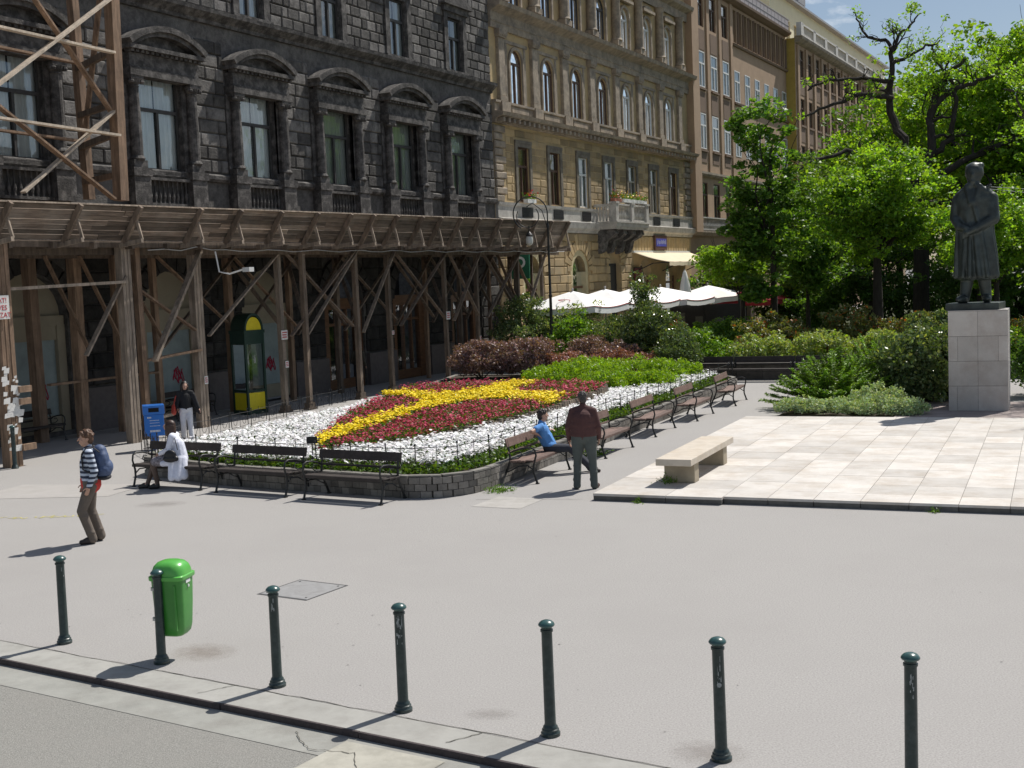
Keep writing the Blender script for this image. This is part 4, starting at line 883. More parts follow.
# ================================================================== street furniture
boll_m = pm('dark_green_paint', (.014, .030, .028), .38, .25, 10, bump=.08, bscale=60, stain=(.12, .14, .14), stain_scale=14, stain_amt=.25, coat=.2)
scr = pm('scratched_sticker', (.32, .34, .34), .7, .5, 40)
def make_bollard(label, grp='bollards along the kerb'):
    t = thing('bollard', label, 'bollard', group=grp)
    mb = MB(); mb.lathe([(.08, 0), (.08, .028), (.072, .036), (.07, .055), (.062, .062), (.06, .078), (.052, .086), (.047, .1), (.0445, .86), (.052, .865), (.052, .882), (.044, .887), (.044, .9)], k=24); mb.build('post', boll_m, t, smooth='auto')
    mb = MB(); mb.lathe([(.045, .9), (.06, .908), (.068, .918), (.068, .924), (.060, .936), (.045, .950), (.02, .959), (.0, .960)], k=24, cap=False); mb.build('cap', pm('worn_green_cap', (.03, .085, .08), .3, .3, 12, coat=.4), t, smooth='auto')
    return t
def sticker(t, z, h_, a0, a1, parts=9, seed=0):
    mb = MB(); q = random.Random(seed)
    for k in range(parts):
        zz = z + q.random() * h_; a = a0 + q.random() * (a1 - a0); w_ = q.uniform(.05, .2); hh = q.uniform(.01, .05); r_ = .0462
        mb.add([(r_ * math.cos(b), r_ * math.sin(b), c) for b, c in ((a, zz), (a + w_, zz + q.uniform(-.005, .005)), (a + w_, zz + hh), (a, zz + hh * q.uniform(.6, 1)))], [(0, 1, 2, 3)])
    mb.build('sticker', scr, t)
b0 = make_bollard('dark green bollard nearest the left corner, with a pale scrap on its neck')
BL = [((-4.93, 13.15), None), ((-3.64, 12.28), 'dark green bollard that carries the green litter bin'), ((-2.31, 11.4), 'dark green bollard just right of the green bin, beside the steel manhole plate'),
      ((-1.06, 10.58), 'dark green bollard with the most white sticker scraps below its cap'), ((.2, 9.86), 'clean dark green bollard in the middle of the foreground below the stone platform corner'), ((1.48, 9.2), 'dark green bollard with a grey dot sticker, second from the right'), ((2.74, 8.62), 'rightmost dark green bollard, its foot cut off by the picture edge')]
bs = []
for (x, y), lab in BL:
    o = b0 if lab is None else dup(b0, (x, y, 0), 0, lab); o.location = (x, y, 0); o.rotation_euler = (R(random.uniform(-.7, .7)), R(random.uniform(-.7, .7)), random.uniform(0, 6) if lab and 'bin' not in lab and not any(q in lab for q in ('sticker', 'rightmost', 'next', 'just')) else 0); bs.append(o)
sticker(bs[0], .72, .1, -1.0, -.5, 4, 1); sticker(bs[2], .68, .14, -2.0, -1.4, 10, 2); sticker(bs[3], .6, .26, -2.2, -1.0, 26, 3); sticker(bs[5], .58, .2, -2.0, -1.4, 12, 5); sticker(bs[6], .62, .2, -2.1, -1.5, 10, 6)
mb = MB(); mb.tube([(-.005, -.0462, .6), (-.006, -.05, .6)], .018, 12); mb.build('sticker', scr, bs[5])
dup(b0, (-11.05, 27.3, 0), 0, 'small dark bollard standing in front of the paper covered timber post')
# green litter bin
gm = pm('green_plastic', (.045, .26, .035), .35, .12, 3, spec=.5, coat=.15, stain=(.1, .3, .06), stain_scale=3, stain_amt=.3); gl = pm('green_lid', (.10, .42, .07), .32, .08, 3, coat=.2)
t = thing('litter_bin', 'bright green plastic litter bin with a domed lid strapped to the second bollard', 'litter bin', (-3.53, 12.44, .24), R(-12)); t.scale = (.86, .9, 1.1)
def rr(hx, hy, z, n=8, c=.35):
    p = []
    for sx, sy in ((1, 1), (-1, 1), (-1, -1), (1, -1)):
        for k in range(n + 1):
            a = math.pi / 2 * k / n; a0 = {(1, 1): 0, (-1, 1): 1, (-1, -1): 2, (1, -1): 3}[(sx, sy)] * math.pi / 2
            r_ = c * min(hx, hy); p.append((sx * (hx - r_) + r_ * math.cos(a + a0), sy * (hy - r_) + r_ * math.sin(a + a0), z))
    return p
def loft(mb, rings, tone=1.0):
    n = len(rings[0]); vs = [p for r_ in rings for p in r_]
    fs = [(i * n + j, i * n + (j + 1) % n, (i + 1) * n + (j + 1) % n, (i + 1) * n + j) for i in range(len(rings) - 1) for j in range(n)] + [tuple(range(n - 1, -1, -1)), tuple((len(rings) - 1) * n + j for j in range(n))]
    return mb.add(vs, fs, tone)
mb = MB(); loft(mb, [rr(.08, .07, 0, c=.7), rr(.13, .115, .012, c=.6), rr(.16, .14, .04, c=.5), rr(.175, .152, .1, c=.45), rr(.19, .165, .3, c=.42), rr(.2, .175, .54, c=.4)]); 
for s in (-1, 1): mb.box(s * .12 - .012, s * .12 + .012, -.19, -.165, .08, .5)
mb.build('body', gm, t, smooth='auto')
mb = MB(); loft(mb, [rr(.215, .19, .54), rr(.22, .195, .55), rr(.22, .195, .575), rr(.208, .183, .582, c=.6), rr(.205, .18, .62, c=.7), rr(.19, .165, .66, c=.8), rr(.155, .135, .69, c=.9), rr(.1, .085, .705, c=.95), rr(.04, .035, .71, c=.95)]); mb.build('lid', gl, t, smooth='auto')
mb = MB(); mb.box(.199, .206, -.05, .05, .5, .53); mb.tube([(.2, .0, .47), (.212, 0, .47)], .014, 8); mb.build('lock', sash_white, t)
mb = MB()
for z in (.18, .46): mb.lathe([(.052, 0), (.052, .025)], (-.12 * math.cos(0), -.18, z), 14)
mb.box(-.14, -.10, -.16, -.14, .1, .5); mb.build('bracket', pm('galvanised', (.42, .43, .43), .4, .15, 20, metal=.6), t)
# benches
iron = pm('cast_iron', (.016, .017, .017), .45, .3, 20, spec=.5)
def slat(name, col): return pm(name, col, .7, .3, 2.2, tone=True, bump=.3, bscale=25, stretch=(.7, 8, 8), stain=tuple(min(1, c * 1.9 + .03) for c in col), stain_scale=6, stain_amt=.3)
sl_red = slat('red_brown_slats', (.135, .085, .068)); sl_dark = slat('dark_slats', (.035, .026, .022))
def make_bench(label, m, seat_m=None, Lb=1.8, grp='benches round the flower bed', back2=True, solid=False):
    t = thing('park_bench', label, 'bench', group=grp); h = Lb / 2
    mb = MB()
    for k in range(3): y = -.24 + k * .155; mb.box(-h, h, y, y + .14, .405 + (.012 if k == 0 else 0) - .008 * k, .44 - .008 * k, random.uniform(.8, 1.25))
    mb.box(-h, h, -.255, -.242, .385, .435, 1.1); mb.build('seat', seat_m or m, t, bev=.006)
    mb = MB()
    mb.beam((-h, .27, .745), (h, .27, .745), .03, .16, up=(0, .22, 1), tone=random.uniform(.85, 1.2)); mb.beam((-h, .24, .565), (h, .24, .565), .028, .04, up=(0, .22, 1), tone=.9) if back2 else None
    if solid: mb.beam((-h, .26, .66), (h, .26, .66), .028, .1, up=(0, .22, 1), tone=1.1)
    mb.build('backrest', m, t, bev=.006)
    for s in (-1, 1):
        mb = MB(); x = s * (h - .06)
        mb.tube([(x, .40, .0), (x, .36, .1), (x, .27, .28), (x, .22, .42), (x, .24, .6), (x, .285, .82)], [.024, .022, .02, .022, .02, .016], 7)           # rear leg and back post
        mb.tube([(x, -.30, .0), (x, -.285, .05), (x, -.235, .2), (x, -.235, .33), (x, -.26, .42), (x, -.29, .52), (x, -.27, .62), (x, -.19, .66), (x, -.02, .645), (x, .14, .6), (x, .24, .55)], [.026, .022, .02, .021, .02, .018, .018, .018, .016, .016, .014], 7)
        mb.tube([(x, -.26, .42), (x, -.1, .395), (x, .1, .385), (x, .22, .4)], .018, 6)
        mb.tube([(x, -.24, .25), (x, -.12, .33), (x, .05, .32), (x, .2, .24), (x, .3, .2)], .013, 6)
        mb.tube([(x, .2, .44), (x, .06, .46), (x, -.03, .52), (x, .02, .58), (x, .1, .56)], .011, 6)
        mb.box(x - .03, x + .03, -.33, -.27, 0, .02); mb.box(x - .03, x + .03, .37, .43, 0, .02)
        mb.build('end_frame', iron, t, smooth='auto')
    mb = MB(); mb.beam((-h + .13, .0, .33), (h - .13, .0, .33), .02, .02); mb.build('tie_bar', iron, t)
    return t
bF = make_bench('dark bench at the left of the front row where the woman in white sits', sl_dark)
bF.location = PF(19.15, -15.6, 0); bF.rotation_euler = (0, 0, ANG_P + R(-4))
dup(bF, PF(18.85, -13.45, 0), ANG_P + R(-7), 'empty dark bench in the middle of the front row, its back to the white flowers')
dup(bF, PF(18.5, -11.3, 0), ANG_P + R(-7), 'empty dark bench at the right of the front row beside the curved wall corner')
AR = math.pi / 2 - PZ
bR = make_bench('red brown bench nearest the bed corner, where the boy in blue leans', sl_red)
bR.location = PF(21.45, -8.98, 0); bR.rotation_euler = (0, 0, AR + R(.5))
pl_ = ['red brown bench half hidden behind the man in the brown jacket', 'red brown bench opposite the stone bench, third from the bed corner', 'red brown bench fourth from the bed corner, before the hedge of white flowers', 'last red brown bench at the far end of the row beside the bed']
for (f_, r_, a_), lab in zip([(24.6, -8.75, -1), (27.95, -8.75, 1), (31.0, -8.6, 1), (34.5, -8.5, 3)], pl_): dup(bR, PF(f_, r_, 0), AR + R(a_), lab)
# benches at the back, in the shade of the hedge
bl_ = ['dark bench half hidden by the big shrub, leftmost of the shaded back row', 'dark bench in the shaded back row, second from its left end', 'dark bench in the shaded back row above the end of the bench line', 'dark bench in the shaded back row left of the spreading juniper', 'dark bench in the shaded back row mostly hidden behind the juniper', 'dark bench at the right end of the shaded back row behind the glossy shrub']
sg = make_bench('x', sl_dark, Lb=2.05, solid=True, grp='shaded benches before the rear hedge'); 
for k, lab in enumerate(bl_):
    loc = PF(41.3 + (.0 if k else -.5), -13.2 + k * 2.07, 0)
    if k == 0: sg.location = loc; sg.rotation_euler = (0, 0, ANG_P); sg['label'] = lab
    else: dup(sg, loc, ANG_P, lab)
# benches under the canopy
dup(bF, FA(22.6, -25.6, 0), ANG_F, 'black bench under the canopy before the leftmost whitewashed shop window', 'benches under the canopy')
dup(bF, FA(28.4, -25.5, 0), ANG_F, 'black bench under the canopy behind the blue letter bin', 'benches under the canopy')
# stone bench
t = thing('stone_bench', 'heavy pale travertine bench standing on the stone platform', 'bench', PF(21.65, -5.98, .12), AR)
sb = pm('travertine_bench', (.55, .49, .41), .75, .1, 4, bump=.25, bscale=40, stain=(.42, .33, .22), stain_scale=3, stain_amt=.5)
mb = MB(); mb.box(-1.5, 1.5, -.31, .31, .34, .455); mb.build('seat', sb, t, bev=.008)
for s in (-1, 1): mb = MB(); mb.box(s * 1.0 - .14, s * 1.0 + .14, -.27, .27, 0, .33); mb.build('leg', pm('stone_leg', (.35, .30, .22), .85, .15, 4, bump=.3), t, bev=.01)
# weeds
wl = leafmat('weed_leaf', (.10, .2, .03))
def weed(name, label, loc, n, rad, hgt, m=wl, sz=.05, cat='weed', group='weeds in the joints'):
    c = np.stack([rng.normal(0, rad, n), rng.normal(0, rad, n), np.abs(rng.normal(0, hgt, n))], 1); V, tn = leafquads(c, sz, asp=.25); o = quads(name, V, tn, m); o.location = loc; return tag(o, label, cat, group)
weed('weed', 'tuft of green weeds at the foot of the bed wall beside the first bench', (-.3, 21.75, 0), 300, .13, .045, sz=.035)
weed('weed', 'small tuft of grass at the front edge of the stone platform, left half', PF(19.15, -6.3, 0), 70, .05, .03, sz=.03)
weed('weed', 'small tuft of grass at the front edge of the stone platform, right half', PF(19.25, -1.7, 0), 70, .045, .035, sz=.03)
weed('weed', 'dark weeds growing against the left leg of the stone bench', PF(20.5, -6.15, .12), 200, .09, .06, sz=.035)
weed('weed', 'weeds under the red brown bench behind the man', PF(24.2, -8.9, 0), 300, .14, .07)
# blue letter bin
t = thing('dog_waste_bin', 'blue metal bin on a post with white lettering behind the seated woman', 'bin', (-8.62, 29.7, -.28), R(18))
bm = pm('blue_enamel', (.02, .16, .55), .35, .08, 5, coat=.3)
mb = MB(); mb.box(-.09, .09, -.04, .04, 0, .62); mb.build('post', bm, t)
mb = MB(); mb.box(-.23, .23, -.19, .17, .62, 1.14); mb.box(-.25, .25, -.23, .19, 1.141, 1.36); mb.build('body', bm, t, bev=.015)
mb = MB(); mb.box(-.12, .12, -.234, -.2, 1.2, 1.3); mb.box(-.235, -.231, -.1, .1, .75, 1.1); mb.build('slot', pm('black_hole', (.006, .006, .006), .9, .1, 5), t)
mb = MB()
for z, a, b, h_ in ((1.05, -.15, -.06, .035), (.99, -.1, .12, .012), (.93, -.1, .12, .012), (.86, -.1, .14, .012), (.72, -.1, .13, .045)):
    x = a
    while x < b: q = random.uniform(.012, .03); mb.box(x, min(b, x + q), -.1935, -.1905, z, z + h_); x += q + .008
mb.build('lettering', sash_white, t)
# telephone booth
t = thing('phone_booth', 'dark green telephone booth with yellow panels and arched yellow top under the canopy', 'phone booth', FA(29.75, -24.3, 0), ANG_F + R(-14)); t.scale = (.66, .66, 1.08)
gb = pm('booth_green', (.012, .04, .028), .45, .2, 6); yb = pm('booth_yellow', (.75, .62, .02), .5, .08, 6)
mb = MB()
for x in (-.5, .5):
    for y in (-.5, .5): mb.box(x - .05, x + .05, y - .05, y + .05, 0, 2.25)
for y in (-.5, .5): 
    for z, h_ in ((0, .1), (.62, .06), (1.95, .3)): mb.box(-.45, .45, y - .035, y + .035, z, z + h_)
for x in (-.5, .5):
    for z, h_ in ((0, .1), (.62, .06), (1.95, .3)): mb.box(x - .035, x + .035, -.45, .45, z, z + h_)
mb.box(-.58, .58, -.58, .58, 2.251, 2.34); mb.build('frame', gb, t)
mb = MB()
for y in (-.5,): mb.box(-.44, .44, y - .02, y + .02, .12, .6)
mb.box(-.52, -.48, -.44, .44, .12, .6); mb.build('lower_panel', yb, t)
mb = MB(); mb.quad((-.45, -.5, .69), (.45, -.5, .69), (.45, -.5, 1.94), (-.45, -.5, 1.94)); mb.quad((-.5, -.45, .69), (-.5, .45, .69), (-.5, .45, 1.94), (-.5, -.45, 1.94)); mb.build('pane', glassmat('booth_glass', (.6, .66, .62), .8), t)
mb = MB(); n = 14
mb.prism([(-.42 * math.cos(math.pi * k / n), 2.341 + .36 * math.sin(math.pi * k / n)) for k in range(n + 1)][::-1], -.53, -.48); mb.build('arch_panel', yb, t)
mb = MB(); n = 14
for k in range(n):
    a0, a1 = math.pi * k / n, math.pi * (k + 1) / n; mb.prism([(-math.cos(a) * q, 2.341 + math.sin(a) * q * .9) for a, q in ((a0, .44), (a0, .52), (a1, .52), (a1, .44))], -.56, .5)
mb.build('hood', gb, t)
mb = MB(); mb.box(-.2, .15, .3, .45, 1.0, 1.6); mb.box(-.42, -.1, .4, .44, 1.2, 1.7); mb.build('telephone', pm('phone_grey', (.3, .33, .36), .5, .1, 5), t)
# lamp post with curled arm
t = thing('street_lamp', 'tall black iron lamp post with curled double hoop and hanging lantern at the canopy end', 'street lamp', FA(43.2, -20.5, 0), 0)
mb = MB(); mb.lathe([(.16, 0), (.16, .1), (.13, .15), (.12, .5), (.085, .6), (.065, 1.2), (.09, 1.25), (.06, 1.32), (.055, 3.0), (.075, 3.05), (.05, 3.12), (.038, 5.6), (.06, 5.7), (.035, 5.8)], k=16); mb.build('post', iron, t, smooth='auto')
def hoop(cx, cz, r_, a0, a1, rad, n=26): return [(cx + r_ * math.cos(R(a0 + (a1 - a0) * k / n)), 0, cz + r_ * math.sin(R(a0 + (a1 - a0) * k / n))) for k in range(n + 1)]
mb = MB(); mb.tube([(0, 0, 5.7), (0, 0, 6.2)] + hoop(-.65, 6.2, .65, 0, 235, 0), .024, 8); mb.tube(hoop(-.75, 6.1, .42, 150, 400, 0), .019, 8); mb.tube([(0, 0, 5.6), (-.2, 0, 6.3), (-.55, 0, 6.6), (-.8, 0, 6.45)], .017, 8); mb.build('arm', iron, t, smooth='auto')
mb = MB(); mb.tube([(-.72, 0, 5.75), (-.72, 0, 5.5)], .02, 8); mb.lathe([(.03, 5.52), (.1, 5.45), (.14, 5.38), (.12, 5.34)], (-.72, 0, 0), 14); o = mb.build('lantern', iron, t, smooth='auto')
mb = MB(); mb.lathe([(.05, 5.0), (.13, 5.08), (.14, 5.25), (.11, 5.34)], (-.72, 0, 0), 14); mb.build('globe', pm('milk_glass', (.6, .6, .55), .3, .05, 5), o, smooth='auto')
# ---- statue on its pedestal
t = thing('pedestal', 'square pedestal clad in pale stone slabs carrying the bronze statue', 'pedestal', PF(32.6, -1.79, .1), ANG_P); t.scale = (.92, .92, .965)
pst = pm('pedestal_stone', (.52, .49, .455), .8, .08, 3, tone=True, bump=.2, bscale=40, stain=(.4, .34, .3), stain_scale=1.8, stain_amt=.6)
mb = MB(); mb.box(-.71, .71, -.71, .71, 0, 2.5); mb.build('core', tgap, t)
mb = MB(); rq = random.Random(8); 
for row in range(4):
    z0, z1 = row * .625 + .004, row * .625 + .621
    xs = [-.735, 0, .735] if row % 2 else [-.735, -.5, .23 - .25, .735]
    xs = [-.735, -.0, .735] if row % 2 == 1 else [-.735, -.5, .0, .5, .735] if row == 2 else [-.735, -.52, 0, .735]
    for a, b in zip(xs[:-1], xs[1:]):
        for y in (-.735, .711): mb.box(a + .003, b - .003, y, y + .024, z0, z1, rq.uniform(.88, 1.08))
        for x in (-.735, .711): mb.box(x, x + .024, max(a, -.71) + .003, min(b, .71) - .003, z0, z1, rq.uniform(.88, 1.05))
mb.box(-.735, .735, -.735, .735, 2.501, 2.52); mb.build('cladding', pst, t)
bz = pm('dark_bronze', (.040, .050, .046), .42, .4, 3, metal=.3, bump=.25, bscale=9, stain=(.07, .09, .085), stain_scale=3, stain_amt=.6)
t = thing('statue', 'dark bronze statue of a standing man in a long draped coat', 'statue', PF(32.6, -1.87, 2.53), ANG_P + R(-6)); t.scale = (1.03, 1.05, 1)
mb = MB(); mb.box(-.6, .6, -.5, .5, 0, .17); mb.build('plinth', bz, t, bev=.01)
mb = MB(); z0 = .17
# legs and shoes
for s, y in ((-1, -.1), (1, .02)):
    mb.cap((s * .24, y + .05, z0 + .1), (s * .16, .05, z0 + .8), .12, .17); mb.ell((s * .27, y - .12, z0 + .09), (.11, .26, .1), Matrix.Rotation(R(16 * s), 3, 'Z'))
# coat body: stacked ellipses, flared at the hem
prof = [(.56, .43, .31, .05), (.64, .46, .33, .06), (.95, .46, .32, .05), (1.3, .45, .31, .03), (1.7, .43, .29, 0), (2.0, .42, .28, 0), (2.3, .44, .29, -.01), (2.52, .46, .29, -.01), (2.68, .42, .25, 0), (2.8, .28, .2, 0)]
rings = []
for z, rx, ry, ox in prof:
    rings.append([(ox + rx * math.cos(a) * (1 + .045 * math.sin(a * 9 + z * 1.3) * (z < 2.2)), ry * math.sin(a) * (1 + .09 * math.sin(a * 10 + z * .8) * (z < 2.2)), z0 + z) for a in [2 * math.pi * k / 60 for k in range(60)]])
loft(mb, rings)
for x, y, x2, y2, r_ in ((-.26, -.28, -.16, -.25, .06), (-.1, -.36, -.06, -.27, .06), (.12, -.36, .02, -.28, .06), (.3, -.3, .16, -.26, .06), (.48, -.14, .36, -.14, .06), (-.46, -.1, -.38, -.12, .06), (.44, .14, .36, .08, .06)):
    mb.cap((x + .03, y, z0 + .64), (x2, y2, z0 + 1.9), r_, r_ * .6)
# arms close to the body, the right hand at the waist, the left holding the coat below
mb.cap((-.36, 0, z0 + 2.52), (-.43, -.03, z0 + 2.08), .16, .14); mb.cap((-.43, -.03, z0 + 2.08), (-.3, -.26, z0 + 1.86), .14, .11)
mb.cap((-.3, -.26, z0 + 1.86), (-.12, -.36, z0 + 1.8), .1, .08)
mb.cap((.36, 0, z0 + 2.52), (.43, -.1, z0 + 2.02), .17, .15); mb.cap((.43, -.1, z0 + 2.02), (.05, -.36, z0 + 1.78), .14, .1); mb.cap((.05, -.36, z0 + 1.78), (-.1, -.4, z0 + 1.7), .09, .07)
for k in range(5): mb.cap((-.1, -.41, z0 + 1.76 - k * .035), (-.22, -.42 + .01 * k, z0 + 1.7 - k * .035), .025, .02, 8)
for s in (-1, 1): mb.cap((s * .08, -.16, z0 + 2.84), (s * .3, -.14, z0 + 2.66), .09, .06); mb.cap((s * .14, -.18, z0 + 2.82), (s * .05, -.29, z0 + 2.4), .07, .04)
mb.cap((.22, -.05, z0 + 2.72), (.38, -.12, z0 + 2.82), .07, .035); mb.cap((.0, -.28, z0 + 2.45), (.12, -.3, z0 + 1.95), .05, .03)
mb.cap((0, 0, z0 + 2.7), (0, -.03, z0 + 3.0), .15, .13)
# head
hz = z0 + 3.14
mb.ell((0, -.02, hz + .03), (.215, .25, .245)); mb.ell((0, -.07, hz - .11), (.17, .18, .19)); mb.cap((0, -.235, hz + .02), (0, -.275, hz - .06), .025, .032, 8); mb.ell((0, -.2, hz - .2), (.07, .06, .05)); mb.ell((0, -.22, hz - .13), (.055, .03, .02))
mb.ell((0, -.2, hz + .08), (.13, .05, .03))
for s in (-1, 1): mb.ell((s * .185, 0, hz - .02), (.03, .05, .07)); mb.ell((s * .07, -.205, hz + .02), (.025, .02, .016))
for k in range(14): a = k * .9; mb.ell((.13 * math.cos(a), .04 + .13 * math.sin(a), hz + .17 + .03 * math.sin(k)), (.09, .09, .07))
remesh(mb, 'figure', bz, .022, 3, t)
# ---- market umbrellas
canv = pm('white_canvas', (.90, .90, .89), .8, .03, 2); redc = pm('red_edge', (.5, .05, .05), .7, .1, 4); canr = pm('red_canvas', (.5, .035, .05), .8, .1, 2)
lettr = pm('black_letter', (.05, .05, .05), .7, .1, 5)
def umbrella(label, s, d, z, w_=3.0, rise=.62, m=canv, wr=0, rot=0, grp='white market umbrellas over the cafe terrace', txt=False):
    t = thing('market_umbrella', label, 'umbrella', FA(s, d, 0), ANG_F + rot, grp); h = w_ / 2
    mb = MB(); n = 8
    rg = [[]]; q = random.Random(int(s * 10))
    ringsn = 6
    vs = [(0, 0, z)]; fs = []
    for i in range(1, ringsn + 1):
        t_ = i / ringsn; hh = h * t_
        for k in range(4 * n):
            side, u_ = divmod(k, n); u_ = u_ / n * 2 - 1
            x, y = [(u_, -1), (1, u_), (-u_, 1), (-1, -u_)][side]
            sag = (.10 * (1 - u_ * u_)) * t_ * (1 if 1 else 0)
            vs.append((x * hh * (1 - .02 * (1 - u_ * u_)), y * hh * (1 - .02 * (1 - u_ * u_)), z - rise * t_ - sag + wr * q.uniform(-1, 1) * t_))
    N4 = 4 * n
    for k in range(N4): fs.append((0, 1 + k, 1 + (k + 1) % N4))
    for i in range(ringsn - 1):
        for k in range(N4): a = 1 + i * N4 + k; b = 1 + i * N4 + (k + 1) % N4; fs.append((a, a + N4, b + N4, b))
    mb.add(vs, fs); o = mb.build('canopy', m, t, smooth=True)
    mb = MB(); base = 1 + (ringsn - 1) * N4
    for k in range(N4):
        a, b = Vector(vs[base + k]), Vector(vs[base + (k + 1) % N4]); mb.quad(a, b, b - Vector((0, 0, .24)), a - Vector((0, 0, .24 + .01 * (k % 2))))
    va = mb.build('valance', m, o); va2 = va
    mb = MB()
    for k in range(N4):
        a, b = Vector(vs[base + k]), Vector(vs[base + (k + 1) % N4]); mb.beam(a + Vector((0, 0, .01)), b + Vector((0, 0, .01)), .03, .025)
    mb.build('piping', redc, o)
    mb = MB(); mb.tube([(0, 0, 0), (0, 0, z + .08)], .035, 10); mb.ell((0, 0, z + .08), .05); mb.box(-.4, .4, -.4, .4, 0, .06)
    for x, y in ((1, 1), (1, -1), (-1, 1), (-1, -1)): mb.beam((0, 0, z - .5), (x * h * .55, y * h * .55, z - rise * .55 - .06), .03, .03); mb.beam((0, 0, z - .06), (x * h, y * h, z - rise - .03), .02, .03)
    mb.build('pole', pm('umbrella_pole', (.35, .34, .32), .5, .1, 6), t)
    if txt: text('lettering', 'USI', .2, (-h + .35, -h - .005, z - rise - .22), (R(90), 0, 0), lettr, o); text('lettering', 'USI', .2, (-h - .006, .4, z - rise - .22), (R(90), 0, R(-90)), lettr, o)
    if txt: mb = MB(); mb.tube([( -h * .62 + .2 * math.cos(a), -.1 + .25 * math.sin(a), z - rise * .62 + .03 - .03 * math.cos(a)) for a in [k * .5 for k in range(12)]], .014, 5); mb.build('emblem', redc, o)
    return t
umbrella('white square umbrella nearest the lamp post with dark letters on its edge', 47.7, -21.6, 3.15, 3.5, txt=True)
umbrella('white square umbrella second from the lamp post', 51.2, -21.6, 3.15, 3.5)
umbrella('white square umbrella third from the lamp post, in front of the arched door', 54.4, -21.6, 3.1, 3.5)
umbrella('large white square umbrella behind the tall glossy shrub', 58.2, -21.6, 3.08, 4.2)
umbrella('crumpled white umbrella at the far right of the terrace beside the closed one', 66.5, -21.9, 3.0, 4.2, wr=.06, rot=R(12))
umbrella('red umbrella beyond the chalkboards at the left of the broad tree', 67.5, -19.6, 2.75, 3.4, m=canr, wr=.03, grp='red umbrellas beyond the terrace'); umbrella('red umbrella partly hidden by the trunk of the dark green tree', 71.5, -18.6, 2.55, 3.0, m=canr, wr=.03, rot=R(20), grp='red umbrellas beyond the terrace')
t = thing('closed_umbrella', 'folded white umbrella standing upright behind the open ones', 'umbrella', FA(63.6, -22.2, 0), ANG_F)
mb = MB(); rings = []
for z, r_ in ((1.7, .3), (1.9, .36), (2.3, .35), (2.9, .26), (3.4, .17), (3.75, .09), (3.86, .03)): rings.append([(r_ * (1 + .12 * math.sin(a * 8)) * math.cos(a), r_ * (1 + .12 * math.sin(a * 8)) * math.sin(a), z) for a in [2 * math.pi * k / 32 for k in range(32)]])
loft(mb, rings); mb.build('canopy', canv, t, smooth=True); mb = MB(); mb.tube([(0, 0, 0), (0, 0, 3.95)], .035, 8); mb.build('pole', MATS['umbrella_pole'], t); mb = MB(); mb.box(-.16, .12, -.34, -.3, 2.4, 2.46); mb.build('lettering', lettr, t)
# terrace screen with chalkboards, facing down the path
t = thing('menu_screen', 'black screen of chalkboards and paper menus at the end of the cafe terrace', 'menu board', FA(60.5, -19.6, 0), ANG_F - math.pi / 2)
blk = pm('black_board', (.018, .018, .018), .5, .2, 4)
mb = MB(); mb.box(-2.3, 1.3, -.03, .03, .2, 2.1); mb.build('panel', blk, t)
mb = MB()
for x in (-2.3, -.55, 1.3): mb.box(x - .05, x + .05, -.06, .06, 0, 2.5)
mb.build('post', iron, t)
for x, z, w_, h_, mm in ((-2.0, .95, .45, .75, 'p'), (-1.9, .3, .6, .5, 'w'), (-1.0, 1.1, .45, .4, 'p'), (-1.15, .5, .4, .5, 'w'), (.0, .8, .5, .6, 'p')):
    mb = MB(); mb.box(x, x + w_, -.045, -.031, z, z + h_); mb.build('menu_sheet', pm('menu_print', (.12, .12, .10), .8, .5, 25) if mm == 'p' else pm('pale_menu', (.5, .58, .7), .8, .12, 12), t)
text('lettering', 'CAFE', .22, (-1.2, -.04, 1.8), (R(90), 0, 0), pm('chalk_grey', (.3, .3, .3), .8, .2, 5), t) if 0 else None
# tables and chairs glimpsed under the umbrellas
def cafe_table(s, d, lab):
    t = thing('cafe_table', lab, 'table', FA(s, d, 0), ANG_F, 'cafe tables under the umbrellas'); mb = MB(); mb.lathe([(.4, .72), (.4, .75)], k=18); mb.build('tabletop', wood_d, t); mb = MB(); mb.lathe([(.25, 0), (.22, .03), (.03, .06), (.03, .72)], k=10); mb.build('pedestal_leg', iron, t)
def cafe_chair(s, d, rz, lab):
    t = thing('cafe_chair', lab, 'chair', FA(s, d, 0), rz, 'cafe chairs under the umbrellas'); mb = MB(); mb.box(-.21, .21, -.21, .21, .43, .46); mb.build('seat', wood_d, t); mb = MB(); mb.box(-.2, .2, .19, .22, .6, .88); mb.build('backrest', wood_d, t)
    for x in (-.19, .19):
        for y in (-.19, .19): mb = MB(); mb.beam((x, y, 0), (x, y, .88 if y > 0 else .43), .03, .03); mb.build('leg', iron, t)
for k, s in enumerate((47.6, 51.0, 54.3, 58.5)):
    cafe_table(s + .9, -21.9, 'round brown cafe table under the %s white umbrella from the lamp post' % ('first', 'second', 'third', 'fourth')[k])
    for j, (a, b, r_) in enumerate(((.1, -.1, 1.57), (1.7, .1, -1.57))): cafe_chair(s + a, -21.9 + b, ANG_F + r_, 'brown cafe chair on the %s side of the table under the %s umbrella' % (('near', 'far')[j], ('first', 'second', 'third', 'fourth')[k]))
